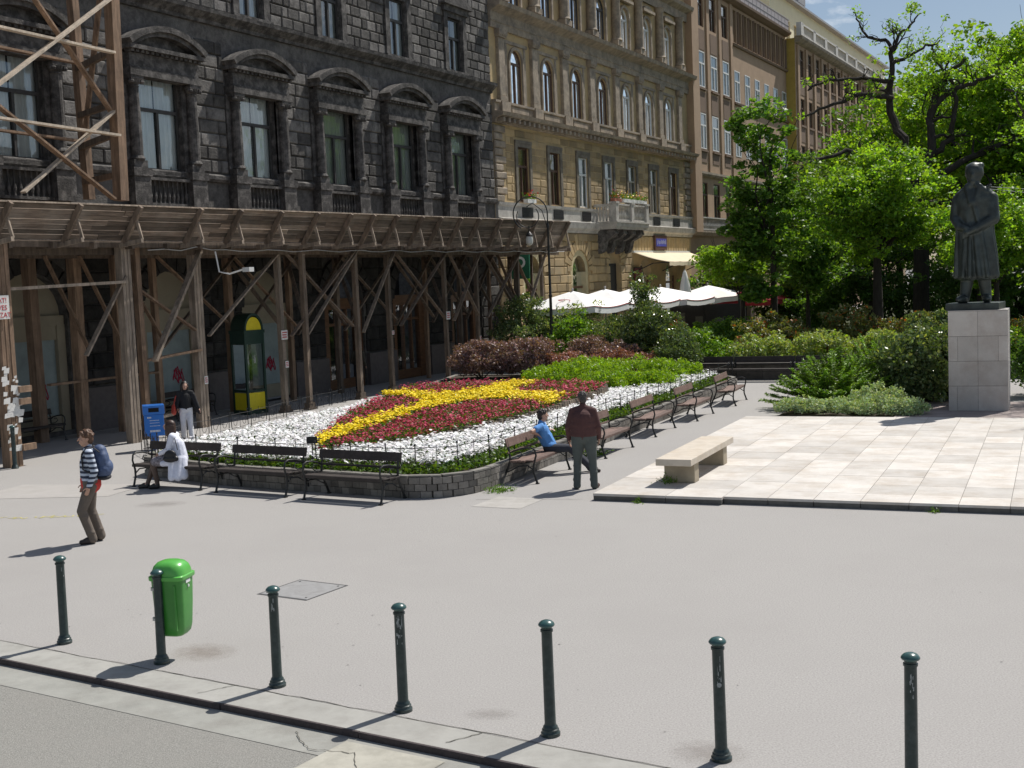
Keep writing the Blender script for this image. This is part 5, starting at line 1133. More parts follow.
def pot(lab, loc, fm, n=500):
    t = thing('flower_pot', lab, 'flower pot', loc); mb = MB(); mb.lathe([(.14, 0), (.2, .35), (.22, .4)], k=14); mb.build('pot', pm('terracotta', (.3, .12, .07), .8, .1, 5), t)
    c = rng.normal(0, 1, (n, 3)) * [.2, .2, .14] + [0, 0, .58]; V, tn = leafquads(c, .05); quads('leaves', V, tn, leafmat('herb_leaf', (.09, .17, .03)), t); c = rng.normal(0, 1, (n // 2, 3)) * [.2, .2, .12] + [0, 0, .66]; V, tn = leafquads(c, .055); quads('flowers', V, tn, leafmat(fm[0], fm[1], .2), t)
pot('pot of red geraniums at the terrace edge left of the chalkboards', (7.6, 57.5, .6), FM['red'])
t = None
# ================================================================== flower bed
brick_m = pm('bed_wall_stone', (.20, .185, .165), .9, .25, 4, tone=True, bump=.4, bscale=25, stain=(.10, .09, .08), stain_scale=2.5, stain_amt=.6)
OUT = [(20.2, -17.2), (19.45, -14.6), (19.16, -12.6), (18.95, -11.0), (18.87, -10.35), (18.95, -9.95), (19.15, -9.68), (19.5, -9.46), (20.0, -9.37), (20.8, -9.36), (24, -9.35), (28, -9.3), (33, -9.25), (38.2, -9.25), (38.9, -9.6), (39.3, -10.4), (39.6, -13), (40.2, -19.9), (36, -19.0), (32, -17.75), (28.5, -17.45), (24, -17.4), (20.9, -17.4)]
def dens(poly, step):
    o = []
    for (a, b) in zip(poly, poly[1:] + poly[:1]):
        n = max(1, int(math.dist(a, b) / step)); o += [(a[0] + (b[0] - a[0]) * k / n, a[1] + (b[1] - a[1]) * k / n) for k in range(n)]
    return o
def inpoly(x, y, poly):
    x = np.asarray(x); y = np.asarray(y); r_ = np.zeros(x.shape, bool)
    for (x0, y0), (x1, y1) in zip(poly, poly[1:] + poly[:1]):
        c = ((y0 > y) != (y1 > y)); r_ ^= c & (x < (x1 - x0) * (y - y0) / (y1 - y0 + 1e-12) + x0)
    return r_
t = thing('bed_wall', 'low curved wall of grey stone setts holding the flower bed', 'low wall', PF(19, -17, 0), 0); off = PF(19, -17, 0)
mb = MB(); rq = random.Random(3); D_ = dens(OUT, .15)
for row in range(3):
    z0 = .005 + row * .12
    for k in range(len(D_)):
        a, b = D_[k], D_[(k + 1) % len(D_)]
        if row % 2: a, b = tuple((np.array(D_[k]) + D_[(k + 1) % len(D_)]) / 2), tuple((np.array(D_[(k + 1) % len(D_)]) + D_[(k + 2) % len(D_)]) / 2)
        A_, B_ = PF(*a) - off, PF(*b) - off; d = (B_ - A_); 
        mid = (A_ + B_) / 2; w_ = d.length - .008; d.normalize(); j = rq.uniform(-.006, .006)
        mb.beam(mid - d * w_ / 2 + Vector((0, 0, z0 + .057)), mid + d * w_ / 2 + Vector((0, 0, z0 + .057)), .13 + j, .112, tone=rq.uniform(.7, 1.35))
mb.build('setts', brick_m, t)
mb = MB()
for k in range(0, len(D_), 3):
    A_, B_ = PF(*D_[k]) - off, PF(*D_[(k + 3) % len(D_)]) - off; d = B_ - A_
    if d.length < .02: continue
    mid = (A_ + B_) / 2; w_ = d.length - .006; d.normalize(); mb.beam(mid - d * w_ / 2 + Vector((0, 0, .385)), mid + d * w_ / 2 + Vector((0, 0, .378)), .14, .03, tone=rq.uniform(.8, 1.25))
mb.build('coping', pm('coping_stone', (.20, .19, .17), .9, .2, 5, tone=True, bump=.3), t)
mb = MB(); pts = [PF(a, b, .36) for a, b in OUT]; cen = PF(29, -14, .36)
mb.add([cen] + pts, [(0, i + 1, (i + 1) % len(pts) + 1) for i in range(len(pts))]); o = mb.build('bed_soil', soil_m); tag(o, kind='structure')
RED = [(20.3, -13.1), (21.4, -12.3), (22.5, -11.75), (23.7, -11.45), (24.9, -11.2), (26.6, -10.95), (30.6, -11.0), (31.9, -11.3), (32.1, -12.5), (32.1, -14.13), (32.3, -15.16), (32.1, -15.94), (31.5, -17.02), (28.89, -16.53), (27.33, -16.13), (25.79, -15.7), (23.64, -14.83), (21.8, -14.1)]
YEL = [(21.6, -13.87), (23.1, -14.08), (24.46, -14.2), (25.56, -14.2), (26.74, -14.2), (27.68, -14.78), (28.34, -15.72), (28.47, -16.34), (29.18, -16.64), (29.62, -16.11), (28.68, -14.93), (29.03, -14.62), (29.6, -14.21), (31.1, -14.11), (31.73, -13.99), (31.38, -13.04), (30.46, -13.24), (29.37, -12.96), (28.89, -12.2), (28.89, -11.65), (28.49, -11.14), (27.24, -10.96), (26.88, -11.0), (27.59, -11.76), (27.96, -12.34), (27.7, -12.95), (27.07, -13.37), (26.45, -13.6), (25.3, -13.62), (23.98, -13.5), (22.76, -13.47), (21.23, -13.25), (20.72, -13.2), (20.43, -13.25)]
def zs(f_): return np.maximum(.48, .53 + .018 * (np.asarray(f_) - 21))
mb = MB(); c0 = (27, -13.5); mb.add([PF(*c0, float(zs(c0[0])))] + [PF(a, b, float(zs(a))) for a, b in RED] + [PF(a, b, .3) for a, b in RED], [(0, i + 1, (i + 1) % len(RED) + 1) for i in range(len(RED))] + [(i + 1, i + 1 + len(RED), (i + 1) % len(RED) + 1 + len(RED), (i + 1) % len(RED) + 1) for i in range(len(RED))]); tag(mb.build('raised_soil', soil_m), kind='structure')
# log edging
t = thing('log_edging', 'row of short upright logs edging the raised red and yellow bed', 'edging', PF(26, -11, .36), 0); off = PF(26, -11, .36)
lm_ = pm('edging_log', (.15, .12, .09), .9, .3, 3, tone=True, bump=.5, bscale=14, stretch=(5, 5, .8)); k = 0
E_ = RED[:8] + [(32.1, -12.5)]; pts = []
for a, b in zip(E_[:-1], E_[1:]):
    n = int(math.dist(a, b) / .155); pts += [(a[0] + (b[0] - a[0]) * i / n, a[1] + (b[1] - a[1]) * i / n) for i in range(n)]
for a, b in pts[:99]:
    v = PF(a, b, .36) - off; mb = MB(); h_ = float(zs(a)) - .36 + .07 + random.uniform(-.025, .03); r_ = random.uniform(.06, .072)
    mb.lathe([(r_, -.02), (r_, h_ - .02), (r_ * .85, h_)], v, 9, tone=random.uniform(.7, 1.5)); mb.build('log', lm_, t, smooth='auto')
# flowers
def sample(poly, n):
    p = np.array(poly); lo, hi = p.min(0), p.max(0); o = []
    tot = 0
    while tot < n:
        q = rng.uniform(lo, hi, (n, 2)); q = q[inpoly(q[:, 0], q[:, 1], poly)]; o.append(q); tot += len(q)
    return np.concatenate(o)[:n]
def area(poly): p = np.array(poly); x, y = p[:, 0], p[:, 1]; return abs(np.dot(x, np.roll(y, 1)) - np.dot(y, np.roll(x, 1))) / 2
Pn, Qn = np.array(P), np.array(Q)
def w3(fr, z): return fr[:, :1] * Pn + fr[:, 1:2] * Qn + np.array([0, 0, 1.]) * np.asarray(z).reshape(-1, 1)
def flowers(name, label, cat, fr, z, size, m, petals=3, jit=.04, leaves=None, lm=None, ln=2.0, lz=.06, hue=.035, grp=None):
    k = len(fr); c = w3(fr, z) + rng.normal(0, 1, (k, 3)) * [jit, jit, jit * .7]; Vs = []; Ts = []
    tone = rng.uniform(.75, 1.15, (k, 1)); 
    for p_ in range(petals):
        nrm = rng.normal(0, .28, (k, 3)) + [0, 0, 1]; nrm /= np.linalg.norm(nrm, axis=1)[:, None]
        a = rng.normal(size=(k, 3)); a -= (a * nrm).sum(1)[:, None] * nrm; a /= np.linalg.norm(a, axis=1)[:, None]; b = np.cross(nrm, a)
        s = (size * rng.uniform(.6, 1.25, k))[:, None]; cc = c + nrm * rng.uniform(0, size * .5, (k, 1)) + rng.normal(0, size * .4, (k, 3))
        hexa = [cc + (a * math.cos(t_) + b * math.sin(t_)) * s * .55 for t_ in [math.pi / 3 * q for q in range(6)]]
        Vs.append(np.stack(hexa, 1)); Ts.append(np.concatenate([tone] * 3, 1) * rng.uniform(1 - hue, 1 + hue, (k, 3)))
    o = quads(name, np.concatenate(Vs), np.concatenate(Ts), m, n=6); tag(o, label, cat, grp, 'stuff')
    return o
fy = leafmat('yellow_flower', (.93, .74, .012), .15, .6, petal=True); fm_ = leafmat('maroon_flower', (.48, .03, .09), .15, .6, petal=True); fwh = leafmat('white_flower', (.96, .96, .96), .25, .6, petal=True)
lf = leafmat('bedding_leaf', (.085, .16, .03)); lfd = leafmat('bedding_leaf_dark', (.05, .095, .025))
s = sample(RED, int(area(RED) * 200)); jt = rng.normal(0, .07, s.shape); iny = inpoly(s[:, 0] + jt[:, 0], s[:, 1] + jt[:, 1], YEL); r_ = s[~iny]; red_only = r_[rng.random(len(r_)) < .8]
flowers('maroon_flowers', 'deep maroon bedding flowers filling the raised bed round the yellow ribbon', 'flowers', red_only, zs(red_only[:, 0]) + .13 + .03 * np.sin(red_only[:, 0] * 5) * np.sin(red_only[:, 1] * 4), .042, fm_, hue=.2)
s = sample(YEL, int(area(YEL) * 230)); flowers('yellow_flowers', 'bright yellow bedding flowers in a curving ribbon across the raised bed', 'flowers', s, zs(s[:, 0]) + .18 + .02 * np.sin(s[:, 0] * 6), .052, fy)
WH = [(20.3, -16.9), (19.75, -14.6), (19.5, -12.6), (19.35, -11.0), (19.3, -10.4), (19.6, -10.0), (20.4, -9.85), (24, -9.85), (28, -9.8), (33, -9.75), (38.0, -9.7), (38.2, -10.6), (33.3, -10.85), (32.6, -12), (32.6, -17.3), (31.9, -17.35), (28.5, -17.1), (24, -17.05), (20.9, -17.0)]
s = sample(WH, int(area(WH) * 290)); k = ~inpoly(s[:, 0], s[:, 1], RED); s = s[k]
keep = ~((s[:, 0] > 32.6) & (rng.random(len(s)) < .45)); s = s[keep]
patch = np.sin(s[:, 0] * 3.1 + 1.3 * np.sin(s[:, 1] * 2.3)) * np.sin(s[:, 1] * 3.7) ; s = s[~((patch > .9))]
flowers('white_flowers', 'dense white bedding flowers filling the ground round the raised bed', 'flowers', s, .56 + .02 * np.sin(s[:, 0] * 4) + rng.normal(0, .012, len(s)), .055, fwh, petals=3)
def leaves_on(name, label, poly, n, z0, z1, size, m, cat='leaves', excl=None, surf=False):
    s = sample(poly, n)
    if excl: s = s[~inpoly(s[:, 0], s[:, 1], excl)]
    z = rng.uniform(z0, z1, len(s)) + (zs(s[:, 0]) if surf else 0); V, tn = leafquads(w3(s, z), size); return tag(quads(name, V, tn, m), label, cat, None, 'stuff')
leaves_on('bedding_leaves', 'small green leaves showing between the maroon and yellow flowers', RED, 22000, .0, .16, .035, lf, surf=True)
leaves_on('bedding_leaves', 'small green leaves under the white flowers', WH, 34000, .40, .605, .03, lfd, excl=RED)
# green fringe of leaves along the wall
R1 = [(20.3, -17.1), (19.55, -14.6), (19.26, -12.6), (19.07, -11.0), (19.0, -10.4), (19.25, -9.8), (20.2, -9.5), (24, -9.48), (30, -9.45), (38, -9.4), (38, -9.8), (30, -9.9), (24, -9.95), (20.4, -10.0), (19.5, -10.35), (19.45, -11.0), (19.6, -12.6), (19.9, -14.6), (20.5, -17)]
s = sample(R1, 15000); z = np.abs(rng.normal(.40, .06, len(s))) + .01; V, tn = leafquads(w3(s, z), .04); tag(quads('fringe_leaves', V, tn, lf), 'green leafy fringe growing along the top of the bed wall', 'leaves', None, 'stuff')
# wire fences
def fence(label, pts, z, panel=1.0, hgt=.42, fancy=False, double=False):
    off = PF(pts[0][0], pts[0][1], z); t = thing('wire_fence', label, 'fence', off, 0)
    P_ = []
    for a, b in zip(pts[:-1], pts[1:]):
        n = max(1, round(math.dist(a, b) / panel)); P_ += [(a[0] + (b[0] - a[0]) * k / n, a[1] + (b[1] - a[1]) * k / n) for k in range(n)]
    P_.append(pts[-1]); V_ = [PF(a, b, z) - off for a, b in P_]
    for v in V_[:-1]:
        for q in ((-.04, .04) if double else (0,)):
            mb = MB(); lean = Vector((random.uniform(-.02, .02), random.uniform(-.02, .02), 0)); mb.tube([v + Vector((q, 0, 0)), v + Vector((q, 0, hgt + .06)) + lean], .011, 6); mb.ell(v + Vector((q, 0, hgt + .07)) + lean, .02, None, 6, 4); mb.build('post', iron, t)
    for a, b in zip(V_[:-1], V_[1:]):
        mb = MB(); U_ = Vector((0, 0, 1)); w_ = random.uniform(-.015, .015)
        mb.tube([a + U_ * (hgt + w_), (a + b) / 2 + U_ * (hgt + w_ * .3), b + U_ * (hgt - w_)], .007, 5)
        if not fancy:
            mb.tube([a + U_ * .08, b + U_ * .08], .006, 5); m_ = (a + b) / 2; mb.tube([m_ + U_ * .0, m_ + U_ * (hgt + .05)], .006, 5)
        else:
            mb.tube([a + U_ * .06, b + U_ * .06], .006, 5); d = (b - a)
            for c_ in (.27, .73):
                c = a + d * c_; L_ = d.length
                mb.tube([c + d.normalized() * (.13 * math.cos(t_)) * (1 - t_ / 14) + U_ * (.2 + .13 * math.sin(t_) * (1 - t_ / 14)) for t_ in [q * .5 for q in range(14)]], .006, 4)
            m_ = (a + b) / 2; mb.tube([m_, m_ + U_ * (hgt + .08)], .006, 5)
        mb.build('panel', iron, t)
fence('low wire fence along the front of the white flowers behind the three dark benches', [(20.2, -16.9), (19.75, -14.6), (19.45, -12.6), (19.25, -11.0), (19.2, -10.4)], .39)
fence('low wire fence along the path side of the bed behind the red brown benches', [(19.2, -10.4), (19.7, -9.8), (20.6, -9.6), (24, -9.6), (28, -9.55), (33, -9.5), (38, -9.45)], .39)
fence('low scrolled iron fence on the far side of the white flowers beside the canopy', [(22.2, -18.6), (23.4, -20.0), (27.1, -20.2), (31.4, -20.8), (35.5, -21.3)], .0, hgt=.42, fancy=True, double=True)
mb = MB(); v = PF(19.55, -12.75, .39); mb.box(v.x - .1, v.x + .1, v.y - .01, v.y + .01, .82, .95); mb.box(v.x - .01, v.x + .01, v.y - .008, v.y + .008, .39, .82); tag(mb.build('bed_sign', iron), 'tiny black plate on a stalk standing in the white flowers', 'sign')
# ================================================================== shrubs and trees
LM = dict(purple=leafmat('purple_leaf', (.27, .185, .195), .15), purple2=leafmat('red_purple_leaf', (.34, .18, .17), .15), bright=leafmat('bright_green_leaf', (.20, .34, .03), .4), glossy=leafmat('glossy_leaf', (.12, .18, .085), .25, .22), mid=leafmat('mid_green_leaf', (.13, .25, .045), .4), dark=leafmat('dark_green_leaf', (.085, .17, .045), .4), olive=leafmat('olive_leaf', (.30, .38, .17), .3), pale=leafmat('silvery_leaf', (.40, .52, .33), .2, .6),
          lime=leafmat('lime_tree_leaf', (.20, .36, .045), .5), chest=leafmat('chestnut_leaf', (.115, .235, .05), .45), orange=leafmat('orange_blossom', (.55, .17, .05), .2), jun=leafmat('juniper_leaf', (.16, .30, .03), .3), bronze=leafmat('bronze_leaf', (.17, .20, .08), .3))
bark = pm('dark_bark', (.045, .036, .030), .95, .4, 4, bump=.9, bscale=10, stretch=(3, 3, .6)); twig = pm('twig', (.06, .045, .03), .9, .3, 8)
def crownpts(cl, per, sz, zsq=.6):
    """leaf positions around clump centres; cl (n,3)"""
    c = np.repeat(cl, per, axis=0); v = rng.normal(size=c.shape); v /= np.linalg.norm(v, axis=1)[:, None]; rad = rng.uniform(.35, 1, (len(c), 1)) ** .6 * sz * np.repeat(rng.uniform(.6, 1.3, (len(cl), 1)), per, axis=0)
    v = v * rad; v[:, 2] *= zsq; return c + v
def shell(n, c, r, inner=.55, bottom=-.9, lump=.18):
    o = []; ph = rng.uniform(0, 6, 6)
    while len(o) < n:
        v = rng.normal(size=3); v /= np.linalg.norm(v)
        if v[2] < bottom: continue
        k = rng.uniform(inner, 1) ** .5; k *= 1 + lump * (math.sin(3 * v[0] * 3 + ph[0]) * math.sin(3 * v[1] * 3 + ph[1]) + math.sin(7 * v[2] + ph[2]) * .6)
        o.append([c[i] + v[i] * r[i] * k for i in range(3)])
    return np.array(o)
def shrub(name, label, loc, r, m, n=90, per=70, leaf=.05, csz=.25, zsq=.7, cat='shrub', grp=None, extra=None, flat=0., asp=.6, stems=8, inner=.5, lump=.2):
    t = thing(name, label, cat, loc, 0, grp); cl = shell(n, (0, 0, r[2] * .95), (r[0] - csz * .6, r[1] - csz * .6, r[2] * .95), inner, -.75, lump)
    pts = crownpts(cl, per, csz, zsq); pts = pts[pts[:, 2] > .01]; V, tn = leafquads(pts, leaf, flat=flat, asp=asp); quads('foliage', V, tn, m, t)
    if extra: p = pts[rng.random(len(pts)) < extra[1]]; V, tn = leafquads(p + rng.normal(0, .03, p.shape), leaf * extra[2] if len(extra) > 2 else leaf); quads('blossom' if 'blossom' in extra[0].name else 'young_leaves', V, tn, extra[0], t)
    mb = MB()
    for k in range(stems): c = cl[k % len(cl)]; mb.tube([(c[0] * .1, c[1] * .1, 0), (c[0] * .4, c[1] * .4, c[2] * .4), tuple(c)], [.025, .018, .006], 5)
    mb.build('stems', twig, t); return t
def G3(f_, r_, z=.36): return PF(f_, r_, z)
# within the bed: purple barberries, bright low shrubs, tall glossy shrubs
shrub('barberry', 'large purple leaved barberry bush at the far left of the bed, left of the others', G3(38.9, -18.3), (1.1, 1.0, .66), LM['purple'], 120, 90, .045, .26, grp='purple shrubs', extra=(LM['purple2'], .12))
shrub('barberry', 'purple barberry bush with reddish tips, rightward neighbour of the largest one', G3(39.4, -16.8), (1.15, 1.05, .72), LM['purple'], 120, 90, .045, .26, grp='purple shrubs', extra=(LM['purple2'], .1))
shrub('barberry', 'rust red barberry bush low between the two purple masses', G3(39.6, -15.4), (.95, .8, .42), LM['purple2'], 70, 80, .045, .22, grp='purple shrubs')
shrub('barberry', 'dull purple barberry bush below the round white umbrella peaks', G3(42.5, -15.6), (1.0, .9, .62), LM['purple'], 80, 80, .045, .24, grp='purple shrubs')
shrub('barberry', 'low reddish purple barberry spreading in front of the tall glossy shrub', G3(39.8, -13.7), (1.35, .8, .42), LM['purple2'], 90, 80, .045, .22, grp='purple shrubs')
shrub('barberry', 'small purple barberry tucked at the left foot of the bright green cover', G3(41.2, -14.2), (.9, .7, .55), LM['purple'], 70, 80, .045, .22, grp='purple shrubs')
GC = [((36.0, -14.6), (1.0, .8, .28)), ((35.4, -13.2), (1.5, 1.1, .36)), ((36.2, -11.9), (1.3, 1.3, .40)), ((33.9, -11.9), (1.1, .9, .3)), ((37.4, -11.0), (1.0, .9, .33)), ((34.6, -10.8), (.8, 1.0, .25)), ((37.0, -13.6), (1.3, 1.0, .42))]
gl_ = ['bright green low shrub at the left end of the cover behind the maroon flowers', 'bright green low shrub behind the middle of the far maroon edge', 'bright green low shrub, highest of the cover right of the log edging', 'bright green low shrub right behind the corner of the log edging', 'bright green low shrub at the right end of the cover beside the far benches', 'lowest bright green shrub between log edging and white flowers', 'bright green low shrub at the back of the cover before the reddish barberry']
for (p_, r_), lab in zip(GC, gl_): shrub('green_shrub', lab, G3(*p_), r_, LM['bright'], 90, 80, .05, .22, zsq=.8, grp='bright low shrubs', asp=.35, stems=3)
shrub('evergreen_shrub', 'tall dark glossy shrub rising in front of the umbrellas at the bed end', G3(42.4, -13.3), (1.2, 1.1, 1.15), LM['glossy'], 210, 60, .05, .26, extra=(LM['olive'], .1), lump=.35, inner=.3)
shrub('evergreen_shrub', 'narrow leafy top shoot shrub in front of the fourth umbrella', G3(43.2, -13.75, .4), (.62, .6, 1.72), LM['glossy'], 130, 50, .05, .24, extra=(LM['olive'], .15), lump=.45, inner=.25)
shrub('evergreen_shrub', 'dark rounded glossy shrub left of the tallest one below the third umbrella', G3(44.5, -15.1), (1.2, 1.1, .98), LM['glossy'], 150, 60, .05, .26, extra=(LM['olive'], .12), lump=.3)
shrub('evergreen_shrub', 'dark shrub against the last canopy posts, left of the lamp post', G3(46.5, -20.0), (1.35, 1.2, 1.25), LM['glossy'], 170, 60, .05, .28, extra=(LM['olive'], .2), lump=.3)
shrub('evergreen_shrub', 'loose grey green shrub at the foot of the lamp post', G3(47.5, -18.2), (1.3, 1.1, 1.2), LM['olive'], 150, 55, .05, .28, extra=(LM['dark'], .3), lump=.35, inner=.3)
shrub('evergreen_shrub', 'brighter green shrub in front of the lamp post above the purple bushes', G3(44.5, -16.9), (1.15, 1.0, .9), LM['mid'], 120, 60, .055, .26, extra=(LM['bright'], .2), lump=.3)
shrub('evergreen_shrub', 'dark green shrub at the right end of the bed beside the last red brown bench', G3(40.2, -11.6), (.9, .9, .72), LM['glossy'], 100, 60, .045, .24, lump=.3)
shrub('evergreen_shrub', 'small lime green shrub peeping between barberries below the lamp post', G3(41.6, -17.6), (.6, .5, .55), LM['bright'], 40, 50, .05, .2)
# rear hedge
hz = [(43.6, -11.6), (43.8, -9.6), (43.6, -7.5), (43.9, -5.4), (43.5, -3.2)]
hl = ['loose green hedge shrub behind the left benches of the shaded row', 'pale green hedge shrub below the chalkboards', 'pale hedge shrub behind the middle of the shaded bench row', 'pale hedge shrub right of the dark green tree trunk', 'hedge shrub left of the glossy shrub beside the pedestal']
for k, ((a, b), lab) in enumerate(zip(hz, hl)): shrub('hedge_shrub', lab, G3(a, b, 0), (1.25, 1.0, .72 + .1 * (k > 1)), LM['olive' if k in (1, 2, 3) else 'mid'], 110, 60, .055, .26, extra=(LM['bright'], .18), grp='rear hedge', lump=.3)
hz = [(48.5, -10.2, .9, 'orange'), (49.5, -7.4, 1.0, 'orange'), (50, -5.0, .95, 'orange'), (48, -2.6, .8, 'mid'), (52, -12.8, .9, 'mid'), (50, -.3, .9, 'orange'), (47, 1.2, 1.1, 'dark'), (46, 3.4, 1.2, 'dark')]
hl = ['bush with orange blossom right beside the chalkboards', 'grey green bush flecked with orange between the two tree trunks', 'bush flecked with orange left of the middle tree trunk', 'bright green bush between the middle and gnarled trunks', 'low green bush at the foot of the chalkboards', 'reddish bush by the gnarled trunk left of the statue', 'dark bush behind the right side of the pedestal', 'dark bush at the right picture edge behind the pedestal']
for (a, b, h_, mm), lab in zip(hz, hl): shrub('park_shrub', lab, G3(a, b, 0), (1.7, 1.3, h_), LM['bronze' if mm == 'orange' else mm], 130, 60, .06, .3, extra=(LM['orange'], .07, 1.3) if mm == 'orange' else (LM['bright'], .2), grp='bushes behind the hedge', lump=.3)
# juniper and silvery ground cover on the platform's far edge, glossy shrub beside pedestal
def juniper(label, loc, r, n, m=LM['jun'], grp=None):
    t = thing('juniper', label, 'juniper', loc, 0, grp); Vs = []; ts = []; mb = MB()
    for k in range(n):
        a = rng.uniform(0, 2 * math.pi); rr_ = math.sqrt(rng.uniform(.0, 1)); hgt = r[2] * (1 - rr_ ** 2) * rng.uniform(.6, 1.05) + .12; end = np.array([math.cos(a) * r[0] * rr_, math.sin(a) * r[1] * rr_, hgt])
        st = np.array([end[0] * .35, end[1] * .35, hgt * .45]); d = end - st; mb.tube([tuple(st), tuple((st + end) / 2 + [0, 0, .03]), tuple(end)], [.02, .012, .004], 4)
        m_ = 150; u_ = rng.uniform(.25, 1.12, m_)[:, None]; side = np.cross(d, [0, 0, 1]); side /= np.linalg.norm(side) + 1e-9
        p = st + d * u_ + side * rng.normal(0, .13, (m_, 1)) * (1.3 - u_) + rng.normal(0, .014, (m_, 3)) + np.array([0, 0, .04]) * (u_ ** 2); V, tn = leafquads(p, .055, flat=.65, asp=.25); Vs.append(V); ts.append(tn * rng.uniform(.45, 1.4))
    quads('foliage', np.concatenate(Vs), np.concatenate(ts), m, t); mb.build('stems', twig, t); return t
juniper('spreading bright green juniper at the left back corner of the stone platform', PF(33.5, -5.45, .02), (1.9, 1.5, 1.3), 190, grp='junipers')
juniper('darker juniper behind the spreading one, before the shaded benches', PF(36.2, -4.6, .02), (1.8, 1.3, 1.6), 140, grp='junipers')
juniper('dark juniper fronds between the bright juniper and the glossy shrub', PF(35.0, -3.3, .02), (1.1, 1.1, 1.0), 70, LM['dark'], grp='junipers')
CV = [((31.7, -6.0), (.7, .4, .16)), ((31.45, -5.0), (.75, .4, .18)), ((31.3, -4.1), (.7, .4, .2)), ((31.1, -3.35), (.55, .35, .18)), ((32.2, -4.2), (.8, .5, .34))]
cvl = ['silvery ground cover plant at the left end of the strip below the juniper', 'silvery ground cover plant in the middle of the strip below the juniper', 'silvery ground cover plant right of the strip middle', 'silvery ground cover plant at the right end of the strip, toward the pedestal', 'silvery plant climbing highest, above the strip beside the bright juniper']
for (p_, r_), lab in zip(CV, cvl): shrub('ground_cover', lab, PF(*p_, .08), r_, LM['pale'], 60, 60, .035, .16, grp='silvery ground cover', stems=2, asp=.5)
shrub('glossy_shrub', 'large dark shrub with shining leaves left of the pedestal', PF(34.2, -3.2, .02), (1.25, 1.1, 1.05), LM['glossy'], 200, 70, .06, .28, extra=(LM['olive'], .15), lump=.25)
shrub('glossy_shrub', 'shining leaved shrub behind the upper left of the pedestal', PF(36.2, -2.9, .02), (1.3, 1.1, 1.2), LM['glossy'], 170, 70, .06, .28, extra=(LM['olive'], .2), lump=.25)
shrub('glossy_shrub', 'dark shrub behind the right side of the pedestal base', PF(36.8, .2, .02), (1.5, 1.1, .9), LM['dark'], 150, 60, .06, .28, lump=.25)
sheet('park_soil', [PF(31.3, -6.5, .03), PF(30.95, -3.4, .03), PF(33, -3.3, .03), PF(40.2, -3, .03), PF(40.2, -6.5, .03)], soil_m)
sheet('park_grass', [PF(42.2, -16, .03), PF(42.2, 40, .03), PF(160, 60, .03), PF(160, -16, .03)], grass_m)
# ---- trees
def limb(mb, p0, d, L_, r0, depth, tips, rr_, gn=.35, kmin=6, split=3, up=.15, rec=None):
    n = 7; pts = [Vector(p0)]; d = Vector(d).normalized(); rad = [r0]
    for i in range(n):
        d = (d + Vector((rr_.uniform(-gn, gn), rr_.uniform(-gn, gn), rr_.uniform(-gn, gn) + up * .3))).normalized(); pts.append(pts[-1] + d * L_ / n); rad.append(r0 * (1 - .62 * (i + 1) / n))
    mb.tube(pts, rad, 7 if r0 > .05 else 5, cap=False)
    if depth == 0: tips.append(pts[-1]); tips.append(pts[-3]); return
    for k in range(split):
        i = rr_.randint(2, n); nd = (d + Vector((rr_.uniform(-1, 1), rr_.uniform(-1, 1), rr_.uniform(-.5, .8)))).normalized()
        limb(mb, pts[i], nd, L_ * rr_.uniform(.5, .75), rad[i] * .75, depth - 1, tips, rr_, gn, kmin, split, up)
    tips.append(pts[-1])
def tree(label, loc, hgt, crown, m, trunk_r=.2, nb=12, depth=2, per=120, leaf=.09, csz=.6, extra_cl=60, seed=1, m2=None, cat='tree', grp=None, zsq=.55, lean=(0, 0), flat=.3, name='tree', mix=.25, lump=.25, asp=.6, inner=.4):
    """crown: (cx,cy,cz,rx,ry,rz) relative to the trunk base"""
    rr_ = random.Random(seed); t = thing(name, label, cat, loc, 0, grp); mb = MB(); cx, cy, cz, rx, ry, rz = crown
    tp = Vector((lean[0], lean[1], hgt * .82)); pts = [Vector((0, 0, -.1)), Vector((0, 0, .3)), Vector((lean[0] * .2, lean[1] * .2, hgt * .25)), Vector((lean[0] * .5, lean[1] * .5, hgt * .5)), tp]
    mb.tube(pts, [trunk_r * 1.4, trunk_r, trunk_r * .85, trunk_r * .6, trunk_r * .15], 10); mb.build('trunk', bark, t, smooth='auto')
    mb = MB(); tips = []; cl = shell(extra_cl, (cx, cy, cz), (rx, ry, rz), inner, -.95, lump)
    for k in range(nb):
        c = Vector(cl[rr_.randrange(len(cl))]); f_ = rr_.uniform(.3, .9); st = pts[2].lerp(tp, f_ * .9) if c.z > hgt * .3 else pts[2]; d = c - st
        if d.length < .3: continue
        limb(mb, st, d + Vector((0, 0, .2 * d.length)), d.length * .8, trunk_r * .38, depth, tips, rr_, .28)
    mb.build('branches', bark, t)
    tp_ = np.array([p for p in tips if ((p.x - cx) / rx) ** 2 + ((p.y - cy) / ry) ** 2 + ((p.z - cz) / rz) ** 2 < 1.35]) if tips else np.zeros((0, 3)); allc = np.concatenate([cl, tp_]) if len(tp_) else cl
    p = crownpts(allc, per, csz, zsq); V, tn = leafquads(p, leaf, flat=flat, asp=asp)
    tn = tn * np.repeat(rng.uniform(.72, 1.18, (len(allc), 1)), per, axis=0)
    k = rng.random(len(p)) < (mix if m2 else 0); quads('crown', V[~k], tn[~k], m, t)
    if m2: quads('crown', V[k], tn[k], m2, t)
    return t
